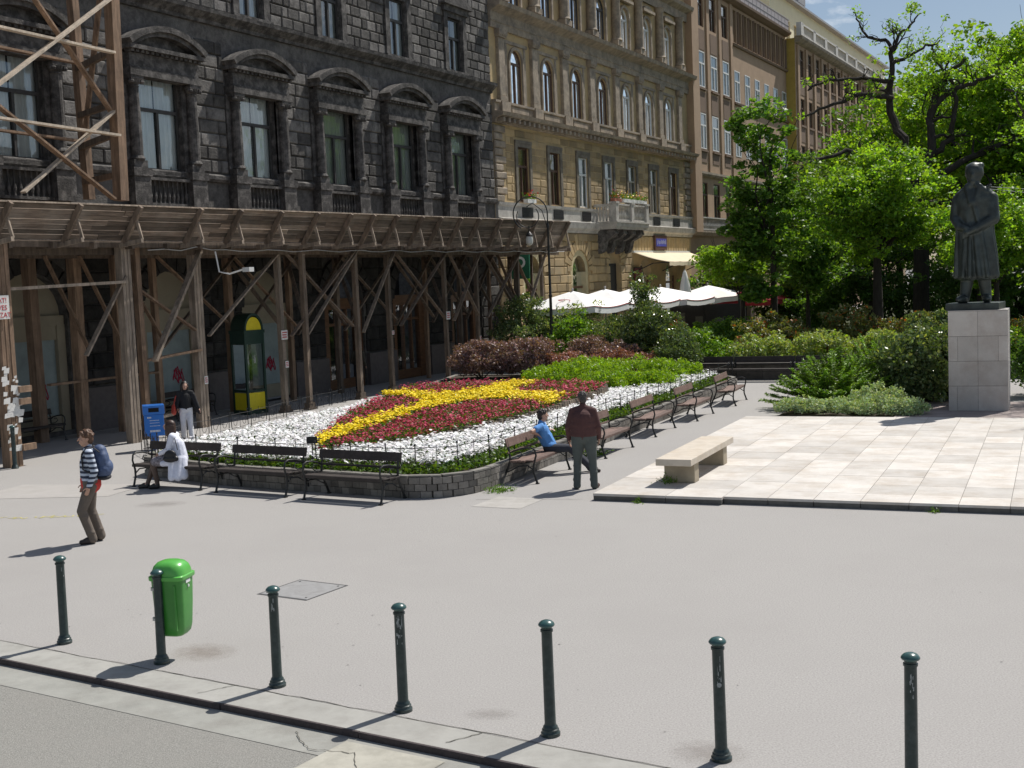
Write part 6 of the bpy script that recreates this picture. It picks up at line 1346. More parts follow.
# dark green tree by the terrace
tree('dark green young chestnut tree with a pointed crown in front of the brown building', (11.5, 54, 0), 10.6, (-.45, 0, 6.4, 1.55, 1.6, 4.1), LM['chest'], .17, 14, 1, 70, .12, .48, 100, 3, LM['mid'], grp=None, flat=.5, lump=.2, mix=.3, inner=.2)
tree('dense young chestnut foliage low at the right of the pointed chestnut', (14.4, 60, 0), 5.6, (0, 0, 4.0, 1.3, 1.3, 1.5), LM['chest'], .12, 8, 1, 80, .11, .6, 45, 4, LM['mid'])
tree('light green leafy tree with a forked dark trunk in the middle of the park', (15.4, 52, 0), 8.8, (-.1, 0, 6.1, 2.6, 2.3, 2.5), LM['lime'], .24, 16, 2, 75, .085, .55, 110, 5, LM['mid'], lump=.35, inner=.25)
tree('light green tree reaching toward the terrace, low branches before the awning', (12.4, 66, 0), 5.0, (-.7, 0, 4.0, 1.5, 1.3, 1.0), LM['lime'], .16, 10, 2, 60, .09, .5, 60, 6, LM['bright'], lump=.35, inner=.2)
tree('light green small tree just left of the statue', (18.6, 47.5, 0), 6.6, (-.2, 0, 4.4, 2.2, 1.9, 2.1), LM['lime'], .14, 10, 2, 70, .075, .45, 75, 7, LM['mid'], lump=.35, inner=.25)
tree('light green tree behind the right shoulder of the statue', (23.8, 53, 0), 9.5, (0, 0, 6.0, 3.0, 2.5, 3.6), LM['lime'], .2, 12, 2, 75, .09, .6, 100, 8, LM['mid'], lump=.3, inner=.3)
# the big gnarled tree: limbs built one by one, sparse tufts of young leaves
def gnarled():
    base = Vector((19.9, 60, 0)); t = thing('old_tree', 'big old tree with black twisted limbs and sparse young leaves rising above the others', 'tree', base); mb = MB(); tips = []; rr_ = random.Random(12)
    def Lm(pts, r0, r1, sub=5, L_=1.6, dep=1):
        pts = [Vector(p) for p in pts]; sm = []
        for i in range(len(pts) - 1):
            for k in range(4): sm.append(pts[i].lerp(pts[i + 1], k / 4) + Vector((rr_.uniform(-.1, .1), rr_.uniform(-.1, .1), rr_.uniform(-.08, .08))) * (1 if i + k else 0))
        sm.append(pts[-1]); n = len(sm); rad = [r0 + (r1 - r0) * i / (n - 1) for i in range(n)]; mb.tube(sm, rad, 9, cap=True)
        for k in range(sub):
            i = rr_.randint(n // 4, n - 1); d = (sm[min(i + 1, n - 1)] - sm[max(i - 1, 0)]).normalized(); nd = (d * .5 + Vector((rr_.uniform(-1, 1), rr_.uniform(-1, 1), rr_.uniform(-.4, 1)))).normalized(); limb(mb, sm[i], nd, L_ * rr_.uniform(.6, 1.2), max(.03, rad[i] * .5), dep, tips, rr_, .75, split=4)
        tips.append(sm[-1])
    tr = MB(); tr.tube([(0, 0, -.1), (0, 0, .5), (-.05, 0, 2), (0, 0, 4), (-.1, 0, 6.0), (-.2, 0, 7.6)], [.55, .42, .38, .36, .36, .34], 14); tr.build('trunk', bark, t, smooth='auto')
    Lm([(-.2, 0, 7.4), (-.7, 0, 9.2), (-1.2, .3, 11), (-1.3, .3, 12.6), (-1.2, 0, 14.0)], .26, .1, 4, 1.6)
    Lm([(-1.2, 0, 13.8), (-1.6, 0, 14.3), (-2.6, 0, 14.6), (-2.9, .2, 15.4)], .1, .035, 4, .9); Lm([(-1.2, 0, 13.8), (-.9, -.2, 14.6), (-.3, 0, 15.0), (.1, 0, 15.5)], .09, .03, 4, .9)
    Lm([(-1.3, 0, 12.4), (-2.6, .2, 12.6), (-4.3, 0, 12.6), (-5.3, 0, 12.1)], .12, .04, 5, 1.2); Lm([(-1.3, 0, 11.6), (-2.6, -.4, 11.8), (-4.6, 0, 11.3), (-5.6, 0, 10.9)], .13, .04, 5, 1.2)
    Lm([(-1.25, 0, 13.2), (-.6, .2, 13.5), (.2, 0, 13.9), (1.0, 0, 14.2)], .10, .04, 4, 1.1)
    Lm([(-.5, 0, 8.2), (-2.0, .4, 8.8), (-3.4, .2, 9.2), (-5.0, 0, 8.9), (-5.8, 0, 8.4)], .17, .04, 6, 1.3); Lm([(-.1, 0, 7.3), (-1.6, -.4, 7.3), (-3.0, -.3, 7.7), (-4.0, 0, 7.6)], .12, .04, 4, 1.3)
    Lm([(-.2, 0, 7.4), (.5, 0, 9.0), (.6, .3, 10.6), (1.0, .3, 12.2), (2.2, 0, 13.3)], .26, .08, 6, 1.7); Lm([(.6, .3, 10.8), (1.6, 0, 12), (2.3, 0, 12.1), (3.4, 0, 12.4), (4.8, 0, 13.2)], .15, .05, 6, 1.7)
    Lm([(-.1, 0, 7.2), (1.4, -.3, 8.2), (3, 0, 8.9), (4.8, 0, 9.6), (6.4, 0, 10.6)], .2, .06, 6, 1.8); Lm([(.3, 0, 8.6), (1.5, 0, 9.6), (1.7, 0, 11.2), (1.6, 0, 12.2), (.8, 0, 13.2)], .17, .05, 5, 1.6)
    Lm([(.0, 0, 6.6), (1.6, .4, 6.6), (3.4, 0, 7.4), (5.6, 0, 7.4)], .16, .05, 5, 1.6)
    mb.build('limbs', bark, t)
    T_ = np.array([tuple(p) for p in tips]); rng.shuffle(T_); left = T_[:, 0] < -.5; keep = np.where(left, rng.random(len(T_)) < .22, rng.random(len(T_)) < .75); T_ = T_[keep]
    p = crownpts(T_, 24, .34, .6); V, tn = leafquads(p, .07, flat=.2); quads('crown', V, tn, LM['lime'], t)
gnarled()
for k, (x, y, rx, h_, lab) in enumerate([(16.4, 70, 2.4, 1.4, 'dark thicket beyond the terrace, left of the middle trunk'), (17.6, 64, 2.8, 1.7, 'dark thicket between the middle trunk and the twisted tree'), (22.2, 65, 2.8, 1.8, 'dark thicket behind the foot of the twisted tree'), (26.4, 62, 2.8, 1.7, 'dark thicket behind the statue legs'), (30.5, 60, 2.8, 1.6, 'dark thicket right of the pedestal at the picture edge')]):
    shrub('thicket', lab, (x, y, 0), (rx, 1.6, h_), LM['dark'], 150, 60, .09, .5, grp='thickets behind the park', extra=(LM['mid'], .25), lump=.3)
# masses of further trees at the right and behind
FT = [((24.5, 66), 15, (0, 0, 9.8, 4.3, 4, 5.2), 'lime', 'tall light green tree behind the old twisted tree'),
      ((22.3, 71), 13.5, (0, 0, 8.8, 3.6, 3.2, 4.9), 'lime', 'light green tree directly behind the twisted trunk, right of the building end'),
      ((26.0, 62), 15.5, (0, 0, 10.5, 3.6, 3, 5.0), 'lime', 'light green tree filling the sky right of the twisted limbs'),
      ((30, 64), 16.5, (0, 0, 10.2, 4.6, 4, 6.3), 'lime', 'tallest light green tree at the upper right corner'),
      ((27.3, 55), 11, (0, 0, 7.4, 3.4, 3, 4.0), 'lime', 'light green tree above the statue toward the right edge'),
      ((21.4, 74), 13, (0, 0, 8.2, 3.8, 3.4, 4.6), 'mid', 'mid green tree seen through the limbs of the twisted tree'),
      ((17.6, 80), 8.8, (0, 0, 5.6, 3.2, 3, 3.0), 'dark', 'dark chestnut crown between the brown building and the light green tree'),
      ((29, 78), 15, (0, 0, 9, 5, 4, 5.6), 'mid', 'broad green tree far behind the right park trees'),
      ((36, 72), 15, (0, 0, 9, 5, 4, 6), 'mid', 'green tree beyond the right picture edge trees'),
      ((22.2, 92), 12, (0, 0, 7, 4.2, 4, 4.5), 'mid', 'green tree far down the park behind the twisted tree'),
      ((17.6, 70), 5.6, (0, 0, 3.6, 2.4, 2, 1.8), 'mid', 'small green tree behind the two nearest trunks'),
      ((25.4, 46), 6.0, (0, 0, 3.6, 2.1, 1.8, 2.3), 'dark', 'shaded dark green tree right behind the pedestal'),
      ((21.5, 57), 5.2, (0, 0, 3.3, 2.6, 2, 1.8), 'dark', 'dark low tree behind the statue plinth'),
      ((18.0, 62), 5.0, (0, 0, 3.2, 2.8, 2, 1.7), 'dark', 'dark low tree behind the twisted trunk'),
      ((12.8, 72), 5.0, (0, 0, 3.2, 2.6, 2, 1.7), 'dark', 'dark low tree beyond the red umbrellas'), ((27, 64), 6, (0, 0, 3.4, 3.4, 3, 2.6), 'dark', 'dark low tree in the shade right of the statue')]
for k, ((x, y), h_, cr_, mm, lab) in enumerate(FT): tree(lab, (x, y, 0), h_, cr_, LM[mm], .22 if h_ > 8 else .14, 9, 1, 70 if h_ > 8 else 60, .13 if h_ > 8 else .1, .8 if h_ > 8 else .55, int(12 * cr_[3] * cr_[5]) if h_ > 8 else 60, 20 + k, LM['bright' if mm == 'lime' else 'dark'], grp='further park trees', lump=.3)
# trees whose branches reach in from the right, nearer
t = thing('tree', 'near tree outside the right edge whose long branch hangs in at the top right corner', 'tree', (18.9, 33.5, 0)); mb = MB(); mb.tube([(0, 0, 0), (0, 0, 3), (-.2, 0, 6), (-.6, 0, 9)], [.34, .28, .25, .2], 12); mb.build('trunk', bark, t); mb = MB(); tips = []; rr_ = random.Random(31)
mb.tube([(-.4, 0, 7.6), (-2.2, .6, 8.0), (-4.2, .8, 8.1), (-5.2, .9, 8.35)], [.12, .09, .05, .02], 8)
for k in range(15): limb(mb, (-1.2 - k * .27, .6, 7.85 + .02 * k), (rr_.uniform(-1, .3), rr_.uniform(-.4, .4), rr_.uniform(-.5, 1)), rr_.uniform(.7, 1.3), .03, 1, tips, rr_, .5)
for k in range(14): limb(mb, (-.4, 0, 7 + k * .15), (rr_.uniform(-1, 1), rr_.uniform(-1, 1), rr_.uniform(0, 1)), 2.4, .09, 2, tips, rr_, .4)
mb.build('branches', bark, t); T_ = np.array([tuple(p) for p in tips]); p = crownpts(T_, 22, .3, .6); V, tn = leafquads(p, .05); quads('crown', V, tn, LM['lime'], t)
tree('tree just outside the right edge that shades the pedestal side of the platform', (17.6, 30.5, 0), 7.5, (0, 0, 5.2, 1.9, 1.8, 1.8), LM['lime'], .16, 8, 1, 30, .08, .5, 36, 41, LM['mid'])
# strung cables behind the statue
t = thing('overhead_cable', 'pair of pale cables strung behind the statue shoulders', 'cable', (16.2, 46, 6.1)); mb = MB()
for z0, z1 in ((0.35, .0), (.28, -.55)):
    mb.tube([(14 * k / 20 + 1.2, 0, z0 + (z1 - z0) * (k / 20) - .35 * math.sin(math.pi * k / 20)) for k in range(21)], .012, 5)
mb.build('cable', pm('pale_cable', (.45, .45, .43), .5, .1, 3), t)

t = thing('low_wall', 'low dark stone wall behind the shaded benches holding the hedge', 'low wall', PF(42.1, -14.2, 0), ANG_P); mb = MB()
for k in range(14): mb.box(k * 1.0, k * 1.0 + .99, -.15, .15, 0, .5, random.uniform(.8, 1.2))
mb.build('stones', pm('dark_wall_stone', (.11, .10, .09), .9, .3, 4, tone=True, bump=.3), t, bev=.01); mb = MB(); mb.box(-.02, 14.02, -.2, .2, .501, .57); mb.build('coping', MATS['dark_wall_stone'], t)
# ================================================================== people
skin = pm('skin', (.50, .30, .215), .55, .06, 8); skin_d = pm('skin_tanned', (.36, .20, .14), .55, .06, 8)
def cloth(name, col, var=.12): return pm(name, col, .9, var, 9, bump=.35, bscale=14)
def V3(*a): return Vector(a)
def hand(mb, wr, d, nrm, side, curl=.5, sc=1.0):
    """palm and five fingers; d = direction of the hand, nrm = back of the hand, side=+1 when the thumb points along d x nrm"""
    d = Vector(d).normalized(); nrm = Vector(nrm); nrm = (nrm - d * nrm.dot(d)).normalized(); x = d.cross(nrm) * side
    pc = wr + d * .045 * sc; mb.cap(wr, wr + d * .03 * sc, .024 * sc, .026 * sc, 8)
    for q in (-.022, -.007, .008, .022): mb.cap(wr + d * .02 * sc + x * q * .7 * sc, wr + d * .085 * sc + x * q * sc, .014 * sc, .012 * sc, 8)
    for q, L_ in ((.027, .065), (.009, .076), (-.009, .072), (-.026, .055)):
        p = wr + d * .088 * sc + x * q * sc; dd = d.copy(); r_ = .0095 * sc
        for s_ in range(3):
            dd = (dd - nrm * curl * (.35 + .25 * s_)).normalized(); p2 = p + dd * L_ * sc * (.42, .33, .25)[s_]; mb.cap(p, p2, r_, r_ * .92, 8); p = p2; r_ *= .92
    p = wr + d * .03 * sc + x * .028 * sc; p2 = p + (d * .6 + x * .7 - nrm * .2).normalized() * .04 * sc; mb.cap(p, p2, .013 * sc, .011 * sc, 8); mb.cap(p2, p2 + (d * .9 + x * .25 - nrm * .3 * curl).normalized() * .034 * sc, .011 * sc, .0095 * sc, 8)
def rotz(a): return Matrix.Rotation(a, 3, 'Z')
def head(mb, hc, face, tilt=0., sc=1.):
    """hc: centre of the head, face: yaw of the face (0 looks along -y)"""
    Mx = rotz(face) @ Matrix.Rotation(tilt, 3, 'X')
    def P_(x, y, z): return hc + Mx @ Vector((x, y, z)) * sc
    def E_(x, y, z, a, b, c): mb.ell(P_(x, y, z), (a * sc, b * sc, c * sc), Mx, 16, 11)
    E_(0, .012, .025, .075, .095, .088); E_(0, -.02, -.035, .06, .068, .075); E_(0, -.045, -.09, .03, .03, .022)
    E_(0, -.088, .012, .05, .014, .012); mb.cap(P_(0, -.088, .012), P_(0, -.112, -.022), .008 * sc, .013 * sc, 8); E_(0, -.092, -.056, .024, .01, .007); E_(0, -.088, -.066, .02, .01, .007)
    for s in (-1, 1): E_(s * .076, .012, -.005, .01, .018, .03); E_(s * .042, -.066, -.022, .022, .02, .024)
    return Mx, P_
def person(label, loc, rz, J, m_skin, top, bottom, shoe, hairf, sleeves=1., legs=1., hands=None, face=0., tilt=0., sc=1., vox=.0085, coat=None, girth=1., topfn=None, hs=.9, bulk=0):
    t = thing('person', label, 'person', loc, rz); t.scale = (sc,) * 3
    J = {k: Vector(v) for k, v in J.items()}
    mb = MB(); g_ = girth
    mb.cap(J['neck'], J['head'] - V3(0, 0, .06), .052, .052); mb.ell(J['chest'], (.155 * g_, .105 * g_, .16)); mb.cap(J['chest'], J['pelvis'], .12 * g_, .125 * g_); mb.cap(J['shl'], J['shr'], .055, .055)
    mb.ell(J['pelvis'], (.165 * g_, .12 * g_, .12))
    for s in 'lr':
        mb.cap(J['sh' + s], J['el' + s], .048, .038); mb.cap(J['el' + s], J['wr' + s], .038, .025); mb.cap(J['hip' + s], J['kn' + s], .085, .056); mb.cap(J['kn' + s], J['an' + s], .055, .036); mb.cap(J['an' + s], J['toe' + s], .035, .028)
        hd, hn, cu = (hands or {}).get(s, (J['wr' + s] - J['el' + s], Vector((1 if s == 'l' else -1, 0, 0)), .5)); hand(mb, J['wr' + s], hd, hn, 1 if s == 'l' else -1, cu, hs)
    Mx, P_ = head(mb, J['head'], face, tilt)
    remesh(mb, 'body', m_skin, vox, 2, t)
    mb = MB()
    for s in (-1, 1): mb.ell(P_(s * .031, -.0865, .004), (.011, .006, .006), Mx, 8, 6)
    mb.build('eyes', pm('dark_eye', (.03, .02, .015), .3, .1, 5), t)
    mb = MB(); mb.ell(P_(0, -.098, -.06), (.022, .006, .004), Mx, 8, 5)
    mb.build('mouth', pm('lips', (.35, .13, .11), .5, .1, 5), t)
    # trousers
    if bottom:
        mb = MB(); w_ = 1.0
        mb.ell(J['pelvis'], (.18 * g_, .135 * g_, .13)); mb.cap(J['pelvis'] + V3(0, 0, .06), J['pelvis'], .13 * g_, .13 * g_)
        for s in 'lr':
            kn, an, hp = J['kn' + s], J['an' + s], J['hip' + s]; mb.cap(J['pelvis'].lerp(hp, .7), hp, .1, .1 * g_); mb.cap(hp, kn, .1 * g_ * w_, .072 * w_); e = kn.lerp(an, legs); mb.cap(kn, e, .073, .066)
            if legs > .9: mb.cap(e - V3(0, 0, .0), e - V3(0, 0, .02), .068, .07)
            for q in range(3): mb.ell(kn.lerp(an, .2 + .3 * q) + V3(.006 * (-1) ** q, 0, 0), (.0735, .0735, .05))
        remesh(mb, 'trousers', bottom, .011, 2, t)
    # top
    if top:
        mb = MB(); mb.cap(J['shl'], J['shr'], .066, .066); [mb.cap(J['neck'] + V3(0, 0, -.02), J['sh' + q].lerp(J['neck'], .12) + V3(0, 0, .0), .06, .062) for q in 'lr']; [mb.ell(J['chest'].lerp(J['pelvis'], q), (.19 * g_ * bulk, .14 * g_ * bulk, .14)) for q in ((.3, .6, .85) if bulk > 0 else ())]; mb.ell(J['chest'], (.178 * g_, .128 * g_, .175)); mb.cap(J['chest'] - V3(0, 0, .02), J['pelvis'] + V3(0, 0, .04), .14 * g_, .142 * g_); mb.ell(J['pelvis'] + V3(0, 0, .05), (.178 * g_, .138 * g_, .09)); mb.cap(J['neck'] - V3(0, 0, .04), J['neck'] + V3(0, 0, .01), .08, .066)
        for q in range(5): a = q * 1.3; mb.cap(J['chest'].lerp(J['pelvis'], .5) + V3(.12 * g_ * math.cos(a), .09 * g_ * math.sin(a), .1), J['pelvis'] + V3(.13 * g_ * math.cos(a + .5), .1 * g_ * math.sin(a + .5), .04), .03, .04)
        for s in 'lr':
            sh, el, wr = J['sh' + s], J['el' + s], J['wr' + s]
            if sleeves >= 1: mb.cap(sh, el, .066, .056); mb.cap(el, el.lerp(wr, .93), .056, .043); mb.ell(sh.lerp(el, .6), (.064, .064, .03)); mb.ell(el, (.06, .06, .05))
            else: mb.cap(sh, sh.lerp(el, sleeves), .066, .066)
        remesh(mb, 'top', top, .011, 2, t)
    # shoes
    mb = MB()
    for s in 'lr': a, b = J['an' + s], J['toe' + s]; mb.cap(a - V3(0, 0, .02), a - V3(0, 0, .045), .045, .045); mb.cap(Vector((a.x, a.y, b.z + .012)), b + V3(0, 0, .006), .044, .038); mb.cap(a.lerp(b, .45) + V3(0, 0, .004), b, .042, .036)
    remesh(mb, 'shoes', shoe, .009, 1, t)
    hairf(t, P_, Mx)
    return t
def hair_short(m, extra=0.):
    def f(t, P_, Mx):
        mb = MB(); rr_ = random.Random(5)
        mb.ell(P_(0, .022, .045), (.083, .098, .085), Mx); mb.ell(P_(0, .06, -.01), (.068, .06, .08), Mx); mb.ell(P_(0, -.05, .092), (.06, .04, .03), Mx)
        for k in range(46):
            a = rr_.uniform(0, 6.28); e = rr_.uniform(-.1, 1.4); x, y, z = .08 * math.cos(a) * math.cos(e), .02 + .096 * math.sin(a) * math.cos(e), .045 + .082 * math.sin(e)
            if y < -.04 and z < .07: continue
            mb.ell(P_(x, y, z), (.02 + extra,) * 3, Mx, 7, 5)
        remesh(mb, 'hair', m, .006, 1, t)
    return f
def hair_long(m, L_=.3):
    def f(t, P_, Mx):
        mb = MB(); mb.ell(P_(0, .025, .04), (.088, .1, .088), Mx)
        for k in range(15):
            a = -.35 + (math.pi + .7) * k / 14; x, y = .078 * math.cos(a), .015 + .085 * math.sin(a); mb.cap(P_(x, y, .02), P_(x * 1.15, y * 1.1 + .01, -.1), .03, .028, 8); mb.cap(P_(x * 1.15, y * 1.1 + .01, -.1), P_(x * 1.05, y * 1.0 + .02, -L_ * (.8 + .2 * math.sin(a))), .028, .016, 8)
        remesh(mb, 'hair', m, .007, 1, t)
    return f
brown_h = pm('brown_hair', (.11, .055, .03), .6, .4, 30); dark_h = pm('dark_hair', (.025, .017, .014), .5, .4, 30); grey_h = pm('greying_hair', (.06, .052, .048), .7, .5, 40)
def face_to(loc, px): pass
# --- the boy with the backpack, walking to the left
stripe = bpy.data.materials.new('striped_cloth'); stripe.use_nodes = True; nn = stripe.node_tree.nodes; ll = stripe.node_tree.links.new
tcx = nn.new('ShaderNodeTexCoord'); sx_ = nn.new('ShaderNodeSeparateXYZ'); ll(tcx.outputs['Object'], sx_.inputs[0]); mu = nn.new('ShaderNodeMath'); mu.operation = 'MULTIPLY'; mu.inputs[1].default_value = 13.5; ll(sx_.outputs[2], mu.inputs[0]); fr_ = nn.new('ShaderNodeMath'); fr_.operation = 'FRACT'; ll(mu.outputs[0], fr_.inputs[0]); gt = nn.new('ShaderNodeMath'); gt.operation = 'GREATER_THAN'; gt.inputs[1].default_value = .5; ll(fr_.outputs[0], gt.inputs[0]); mxx = nn.new('ShaderNodeMix'); mxx.data_type = 'RGBA'; mxx.inputs['A'].default_value = (.52, .58, .68, 1); mxx.inputs['B'].default_value = (.035, .045, .075, 1); ll(gt.outputs[0], mxx.inputs['Factor']); ll(mxx.outputs['Result'], nn['Principled BSDF'].inputs['Base Color']); nn['Principled BSDF'].inputs['Roughness'].default_value = .9
# local frame: faces -y; z up; x = person's left
J = dict(pelvis=(0, 0, .93), chest=(0, .0, 1.24), neck=(0, 0, 1.44), head=(0, -.03, 1.585), shl=(.18, .01, 1.38), shr=(-.18, -.02, 1.38), ell=(.23, .07, 1.11), elr=(-.22, -.02, 1.1), wrl=(.22, -.02, .88), wrr=(-.2, -.1, .88),
         hipl=(.09, 0, .88), hipr=(-.09, 0, .88), knl=(.1, -.15, .51), knr=(-.1, -.02, .50), anl=(.1, -.02, .09), anr=(-.09, .10, .10), toel=(.12, -.18, .035), toer=(-.1, -.05, .035))
boy = person('boy in a navy and white striped top walking to the left across the plaza', (-6.42, 18.62, 0), R(-72), J, skin, stripe, cloth('grey_brown_trousers', (.135, .11, .09)), pm('dark_shoe', (.03, .022, .02), .6, .2, 10), hair_short(brown_h, .006), hs=.9, face=R(6))
mb = MB(); mb.cap((0, .0, .96), (0, .01, .90), .148, .152); mb.ell((0, .01, .9), (.18, .135, .05)); remesh(mb, 'red_shirt', cloth('red_cloth', (.55, .05, .04)), .012, 1, boy)
bp = thing('backpack', 'dark blue backpack worn on the back of the striped boy', 'backpack', (-6.42, 18.62, 0), R(-72)); bpm = pm('blue_nylon', (.055, .085, .17), .6, .15, 8, bump=.3, bscale=12)
mb = MB(); mb.ell((.02, .19, 1.24), (.16, .11, .2)); mb.ell((.02, .2, 1.10), (.175, .13, .14)); mb.ell((.02, .23, 1.14), (.15, .12, .13)); mb.cap((.02, .16, 1.38), (.02, .17, 1.1), .11, .14); remesh(mb, 'bag', bpm, .012, 2, bp)
mb = MB(); mb.ell((.02, .2, .99), (.16, .115, .05)); remesh(mb, 'base', pm('black_nylon', (.02, .02, .025), .7, .2, 8), .012, 1, bp)
for s in (-1, 1): mb = MB(); mb.tube([(.03 + s * .09, .16, 1.38), (s * .12, .08, 1.455), (s * .12, -.03, 1.45), (s * .13, -.10, 1.34), (s * .15, -.09, 1.14), (.03 + s * .14, .12, 1.02)], .022, 8, flat=.5); mb.build('strap', MATS['black_nylon'], bp)
mb = MB(); mb.tube([(0, .16, 1.42), (.02, .2, 1.47), (.05, .2, 1.46), (.06, .17, 1.41)], .01, 6); mb.build('handle', MATS['black_nylon'], bp)
# --- seated woman in a white coat
J = dict(pelvis=(0, .06, .56), chest=(0, .0, .86), neck=(0, -.03, 1.05), head=(0, -.09, 1.19), shl=(.165, -.01, 1.0), shr=(-.165, -.01, 1.0), ell=(.2, -.08, .76), elr=(-.21, -.06, .75), wrl=(.1, -.27, .68), wrr=(-.06, -.28, .66), hipl=(.08, .0, .53), hipr=(-.08, 0, .53), knl=(.08, -.42, .50), knr=(-.07, -.42, .50), anl=(.06, -.36, .10), anr=(-.05, -.58, .10), toel=(.07, -.5, .035), toer=(-.05, -.73, .035))
hosiery = pm('dark_tights', (.10, .065, .05), .6, .1, 8)
wloc = PF(19.0, -15.48, 0); wrz = ANG_P + R(-66)
wom = person('seated woman in a white coat and dark stockings on the left bench', wloc, wrz, J, skin, cloth('white_cloth', (.74, .76, .86)), None, pm('black_shoe', (.015, .014, .014), .4, .2, 10), hair_long(pm('dark_brown_hair', (.05, .025, .018), .5, .4, 30), .24), hands={'l': (V3(-.6, -.5, -.1), V3(0, 0, 1), .6), 'r': (V3(.6, -.5, -.1), V3(0, 0, 1), .6)}, face=R(-12), tilt=R(-8))
mb = MB()
for s in 'lr': mb.cap(J['kn' + s], J['an' + s], .062, .042); mb.cap(J['hip' + s], J['kn' + s], .088, .062)
remesh(mb, 'tights', hosiery, .01, 2, wom)
mb = MB(); mb.cap((.09, .02, .55), (.1, -.36, .53), .115, .095); mb.cap((-.09, .02, .55), (-.1, -.36, .53), .115, .095); mb.cap((.0, .02, .55), (.0, -.3, .54), .11, .09); remesh(mb, 'skirt', pm('patterned_skirt', (.22, .20, .22), .9, .95, 22), .012, 2, wom)
mb = MB(); mb.cap((0, .04, .82), (.02, .07, .56), .15, .18); mb.cap((.12, .1, .56), (.27, .1, .24), .1, .08); mb.cap((.16, -.02, .56), (.3, -.02, .24), .08, .07); mb.cap((.1, .16, .55), (.24, .2, .26), .09, .08); mb.cap((.14, .0, .52), (.18, -.2, .5), .08, .06); mb.cap((-.14, .0, .52), (-.18, -.2, .5), .08, .06); remesh(mb, 'coat_tail', MATS['white_cloth'], .013, 2, wom)
hb = thing('handbag', 'black shoulder bag hanging at the hip of the woman in the white coat', 'handbag', wloc, wrz)
mb = MB(); mb.ell((.29, -.02, .66), (.05, .12, .11)); mb.ell((.29, -.02, .60), (.06, .15, .07)); mb.cap((.29, -.1, .6), (.29, .08, .6), .055, .055); remesh(mb, 'bag', pm('black_leather', (.012, .011, .012), .45, .2, 10), .01, 2, hb); mb = MB(); mb.tube([(.27, .12, .76), (.19, .06, .96), (.12, .0, 1.06), (.16, -.1, .96), (.25, -.1, .76)], .009, 6); mb.build('strap', MATS['black_leather'], hb)
# --- woman in black walking behind the bed
J = dict(pelvis=(0, 0, .93), chest=(0, 0, 1.22), neck=(0, 0, 1.42), head=(0, -.02, 1.56), shl=(.165, 0, 1.36), shr=(-.165, 0, 1.36), ell=(.27, .04, 1.12), elr=(-.23, .06, 1.12), wrl=(.34, -.02, .92), wrr=(-.22, -.08, .96), hipl=(.08, 0, .88), hipr=(-.08, 0, .88), knl=(.09, -.1, .5), knr=(-.08, .02, .49), anl=(.1, -.16, .1), anr=(-.08, .18, .12), toel=(.11, -.31, .04), toer=(-.09, .05, .04))
wb_ = person('dark haired woman in black top and white trousers walking past the blue bin', (-8.1, 30.7, 0), R(20), J, skin, cloth('black_cloth', (.018, .018, .02)), cloth('white_trousers', (.7, .7, .72)), MATS['black_shoe'], hair_long(dark_h, .3), face=R(8), sc=.92)
mb = MB()
for k in range(9): a = math.pi * k / 8; mb.cap((.16 * math.cos(a), .1 * math.sin(a) - .02, 1.3), (.3 * math.cos(a) + .05, .17 * math.sin(a), .82), .05, .035)
mb.cap((.2, 0, 1.3), (.36, .02, .8), .07, .05); remesh(mb, 'cape', MATS['black_cloth'], .014, 3, wb_)
rb_ = thing('handbag', 'red handbag on the arm of the walking woman in black', 'handbag', (-8.1, 30.7, 0), R(20)); rb_.scale = (.93,) * 3; mb = MB(); mb.ell((-.31, .0, .93), (.06, .15, .14)); mb.ell((-.31, .0, .87), (.07, .16, .1)); remesh(mb, 'bag', pm('red_leather', (.5, .06, .035), .5, .1, 8), .012, 2, rb_); mb = MB(); mb.tube([(-.31, .1, 1.03), (-.25, .06, 1.25), (-.22, -.0, 1.3), (-.25, -.06, 1.25), (-.31, -.1, 1.03)], .009, 6); mb.build('strap', MATS['red_leather'], rb_)
# --- man in the brown jacket
J = dict(pelvis=(0, .0, .94), chest=(0, .03, 1.24), neck=(0, -.01, 1.45), head=(.01, -.06, 1.585), shl=(.185, .02, 1.375), shr=(-.185, .02, 1.375), ell=(.27, .05, 1.10), elr=(-.265, .03, 1.10), wrl=(.27, -.05, .87), wrr=(-.25, -.12, .88), hipl=(.1, 0, .88), hipr=(-.1, 0, .88), knl=(.13, -.02, .49), knr=(-.14, -.02, .49), anl=(.14, .05, .09), anr=(-.16, .02, .09), toel=(.2, -.12, .035), toer=(-.2, -.15, .035))
person('stout grey haired man in a maroon brown jacket standing with his back turned', (1.22, 21.65, 0), R(168), J, skin_d, cloth('maroon_jacket', (.085, .038, .036)), cloth('green_grey_trousers', (.085, .10, .095)), pm('brown_shoe', (.07, .03, .025), .5, .2, 10), hair_short(grey_h, -.006), girth=1.3, bulk=1.0, sc=1.0, face=R(18), tilt=R(6), hs=1.0)
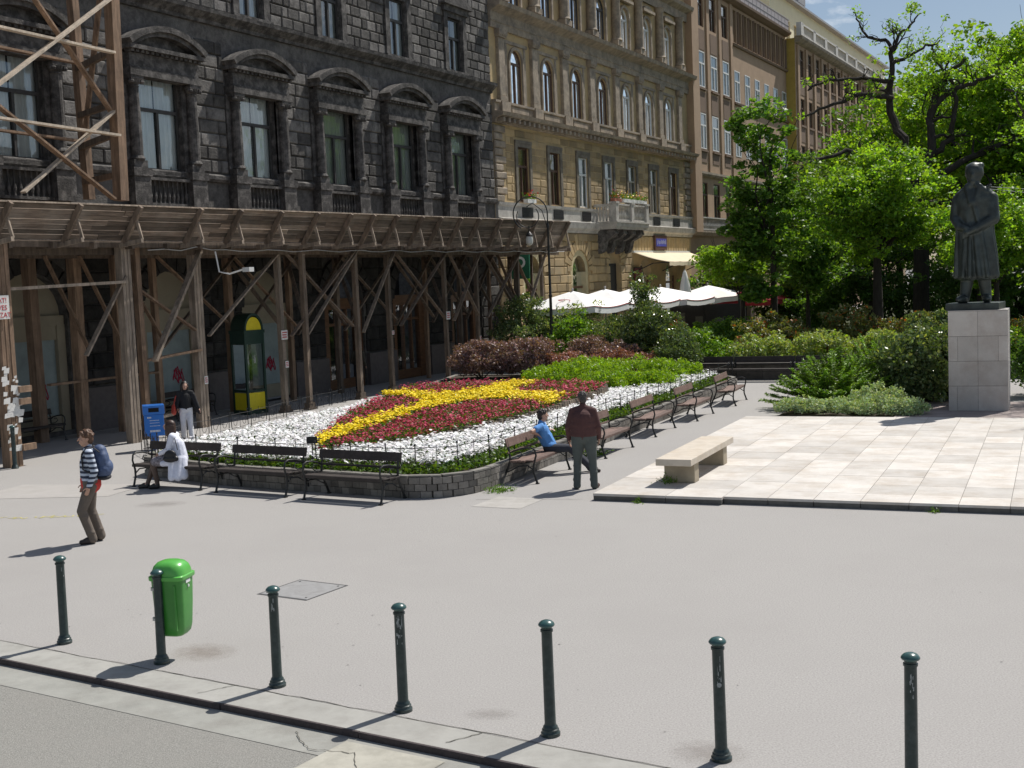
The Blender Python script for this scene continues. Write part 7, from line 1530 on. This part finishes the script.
# --- boy in blue leaning back on the bench
J = dict(pelvis=(0, .02, .54), chest=(0, .14, .84), neck=(0, .17, 1.03), head=(0, .13, 1.17), shl=(.16, .16, .97), shr=(-.16, .16, .97), ell=(.30, .32, .84), elr=(-.40, .30, .90), wrl=(.13, .32, .80), wrr=(-.2, .22, .82), hipl=(.08, .0, .52), hipr=(-.08, 0, .52), knl=(.12, -.40, .50), knr=(-.06, -.38, .52), anl=(.2, -.72, .14), anr=(.02, -.78, .12), toel=(.24, -.86, .06), toer=(.04, -.93, .05))
J['ell'] = (.42, .28, .9); J['wrl'] = (.3, .06, .86)
kid = person('boy in a light blue T-shirt sprawling on the first red brown bench', PF(21.82, -8.88, -.02), AR + R(14), J, skin, cloth('blue_tshirt', (.10, .28, .62)), cloth('black_jeans', (.035, .038, .05)), MATS['dark_shoe'], hair_short(dark_h, -.004), sleeves=.55, hands={'r': (V3(.5, -.5, -.5), V3(-.3, -.3, .9), .4), 'l': (V3(-.3, -.9, -.1), V3(0, 0, 1), .4)}, face=R(25), hs=.85, sc=.97)
mb = MB(); mb.ell((0, .045, .87), (.06, .012, .075), Matrix.Rotation(R(-18), 3, 'X')); mb.build('print', pm('white_print', (.75, .77, .8), .9, .2, 30), kid)
# --- dark figure in the arcade
J = dict(pelvis=(0, 0, .95), chest=(0, 0, 1.26), neck=(0, 0, 1.46), head=(0, -.03, 1.61), shl=(.18, 0, 1.4), shr=(-.18, 0, 1.4), ell=(.25, .02, 1.12), elr=(-.24, .04, 1.12), wrl=(.2, -.14, .95), wrr=(-.22, -.1, .93), hipl=(.09, 0, .9), hipr=(-.09, 0, .9), knl=(.1, -.06, .5), knr=(-.1, .02, .5), anl=(.1, -.06, .09), anr=(-.1, .08, .09), toel=(.11, -.22, .035), toer=(-.11, -.07, .035))
person('person in a dark olive jacket standing in the shadow of the arcade before a shop', FA(36.2, -24.7, 0), R(160), J, skin_d, cloth('olive_jacket', (.05, .045, .035)), cloth('black_trousers', (.02, .02, .022)), MATS['black_shoe'], hair_short(dark_h))
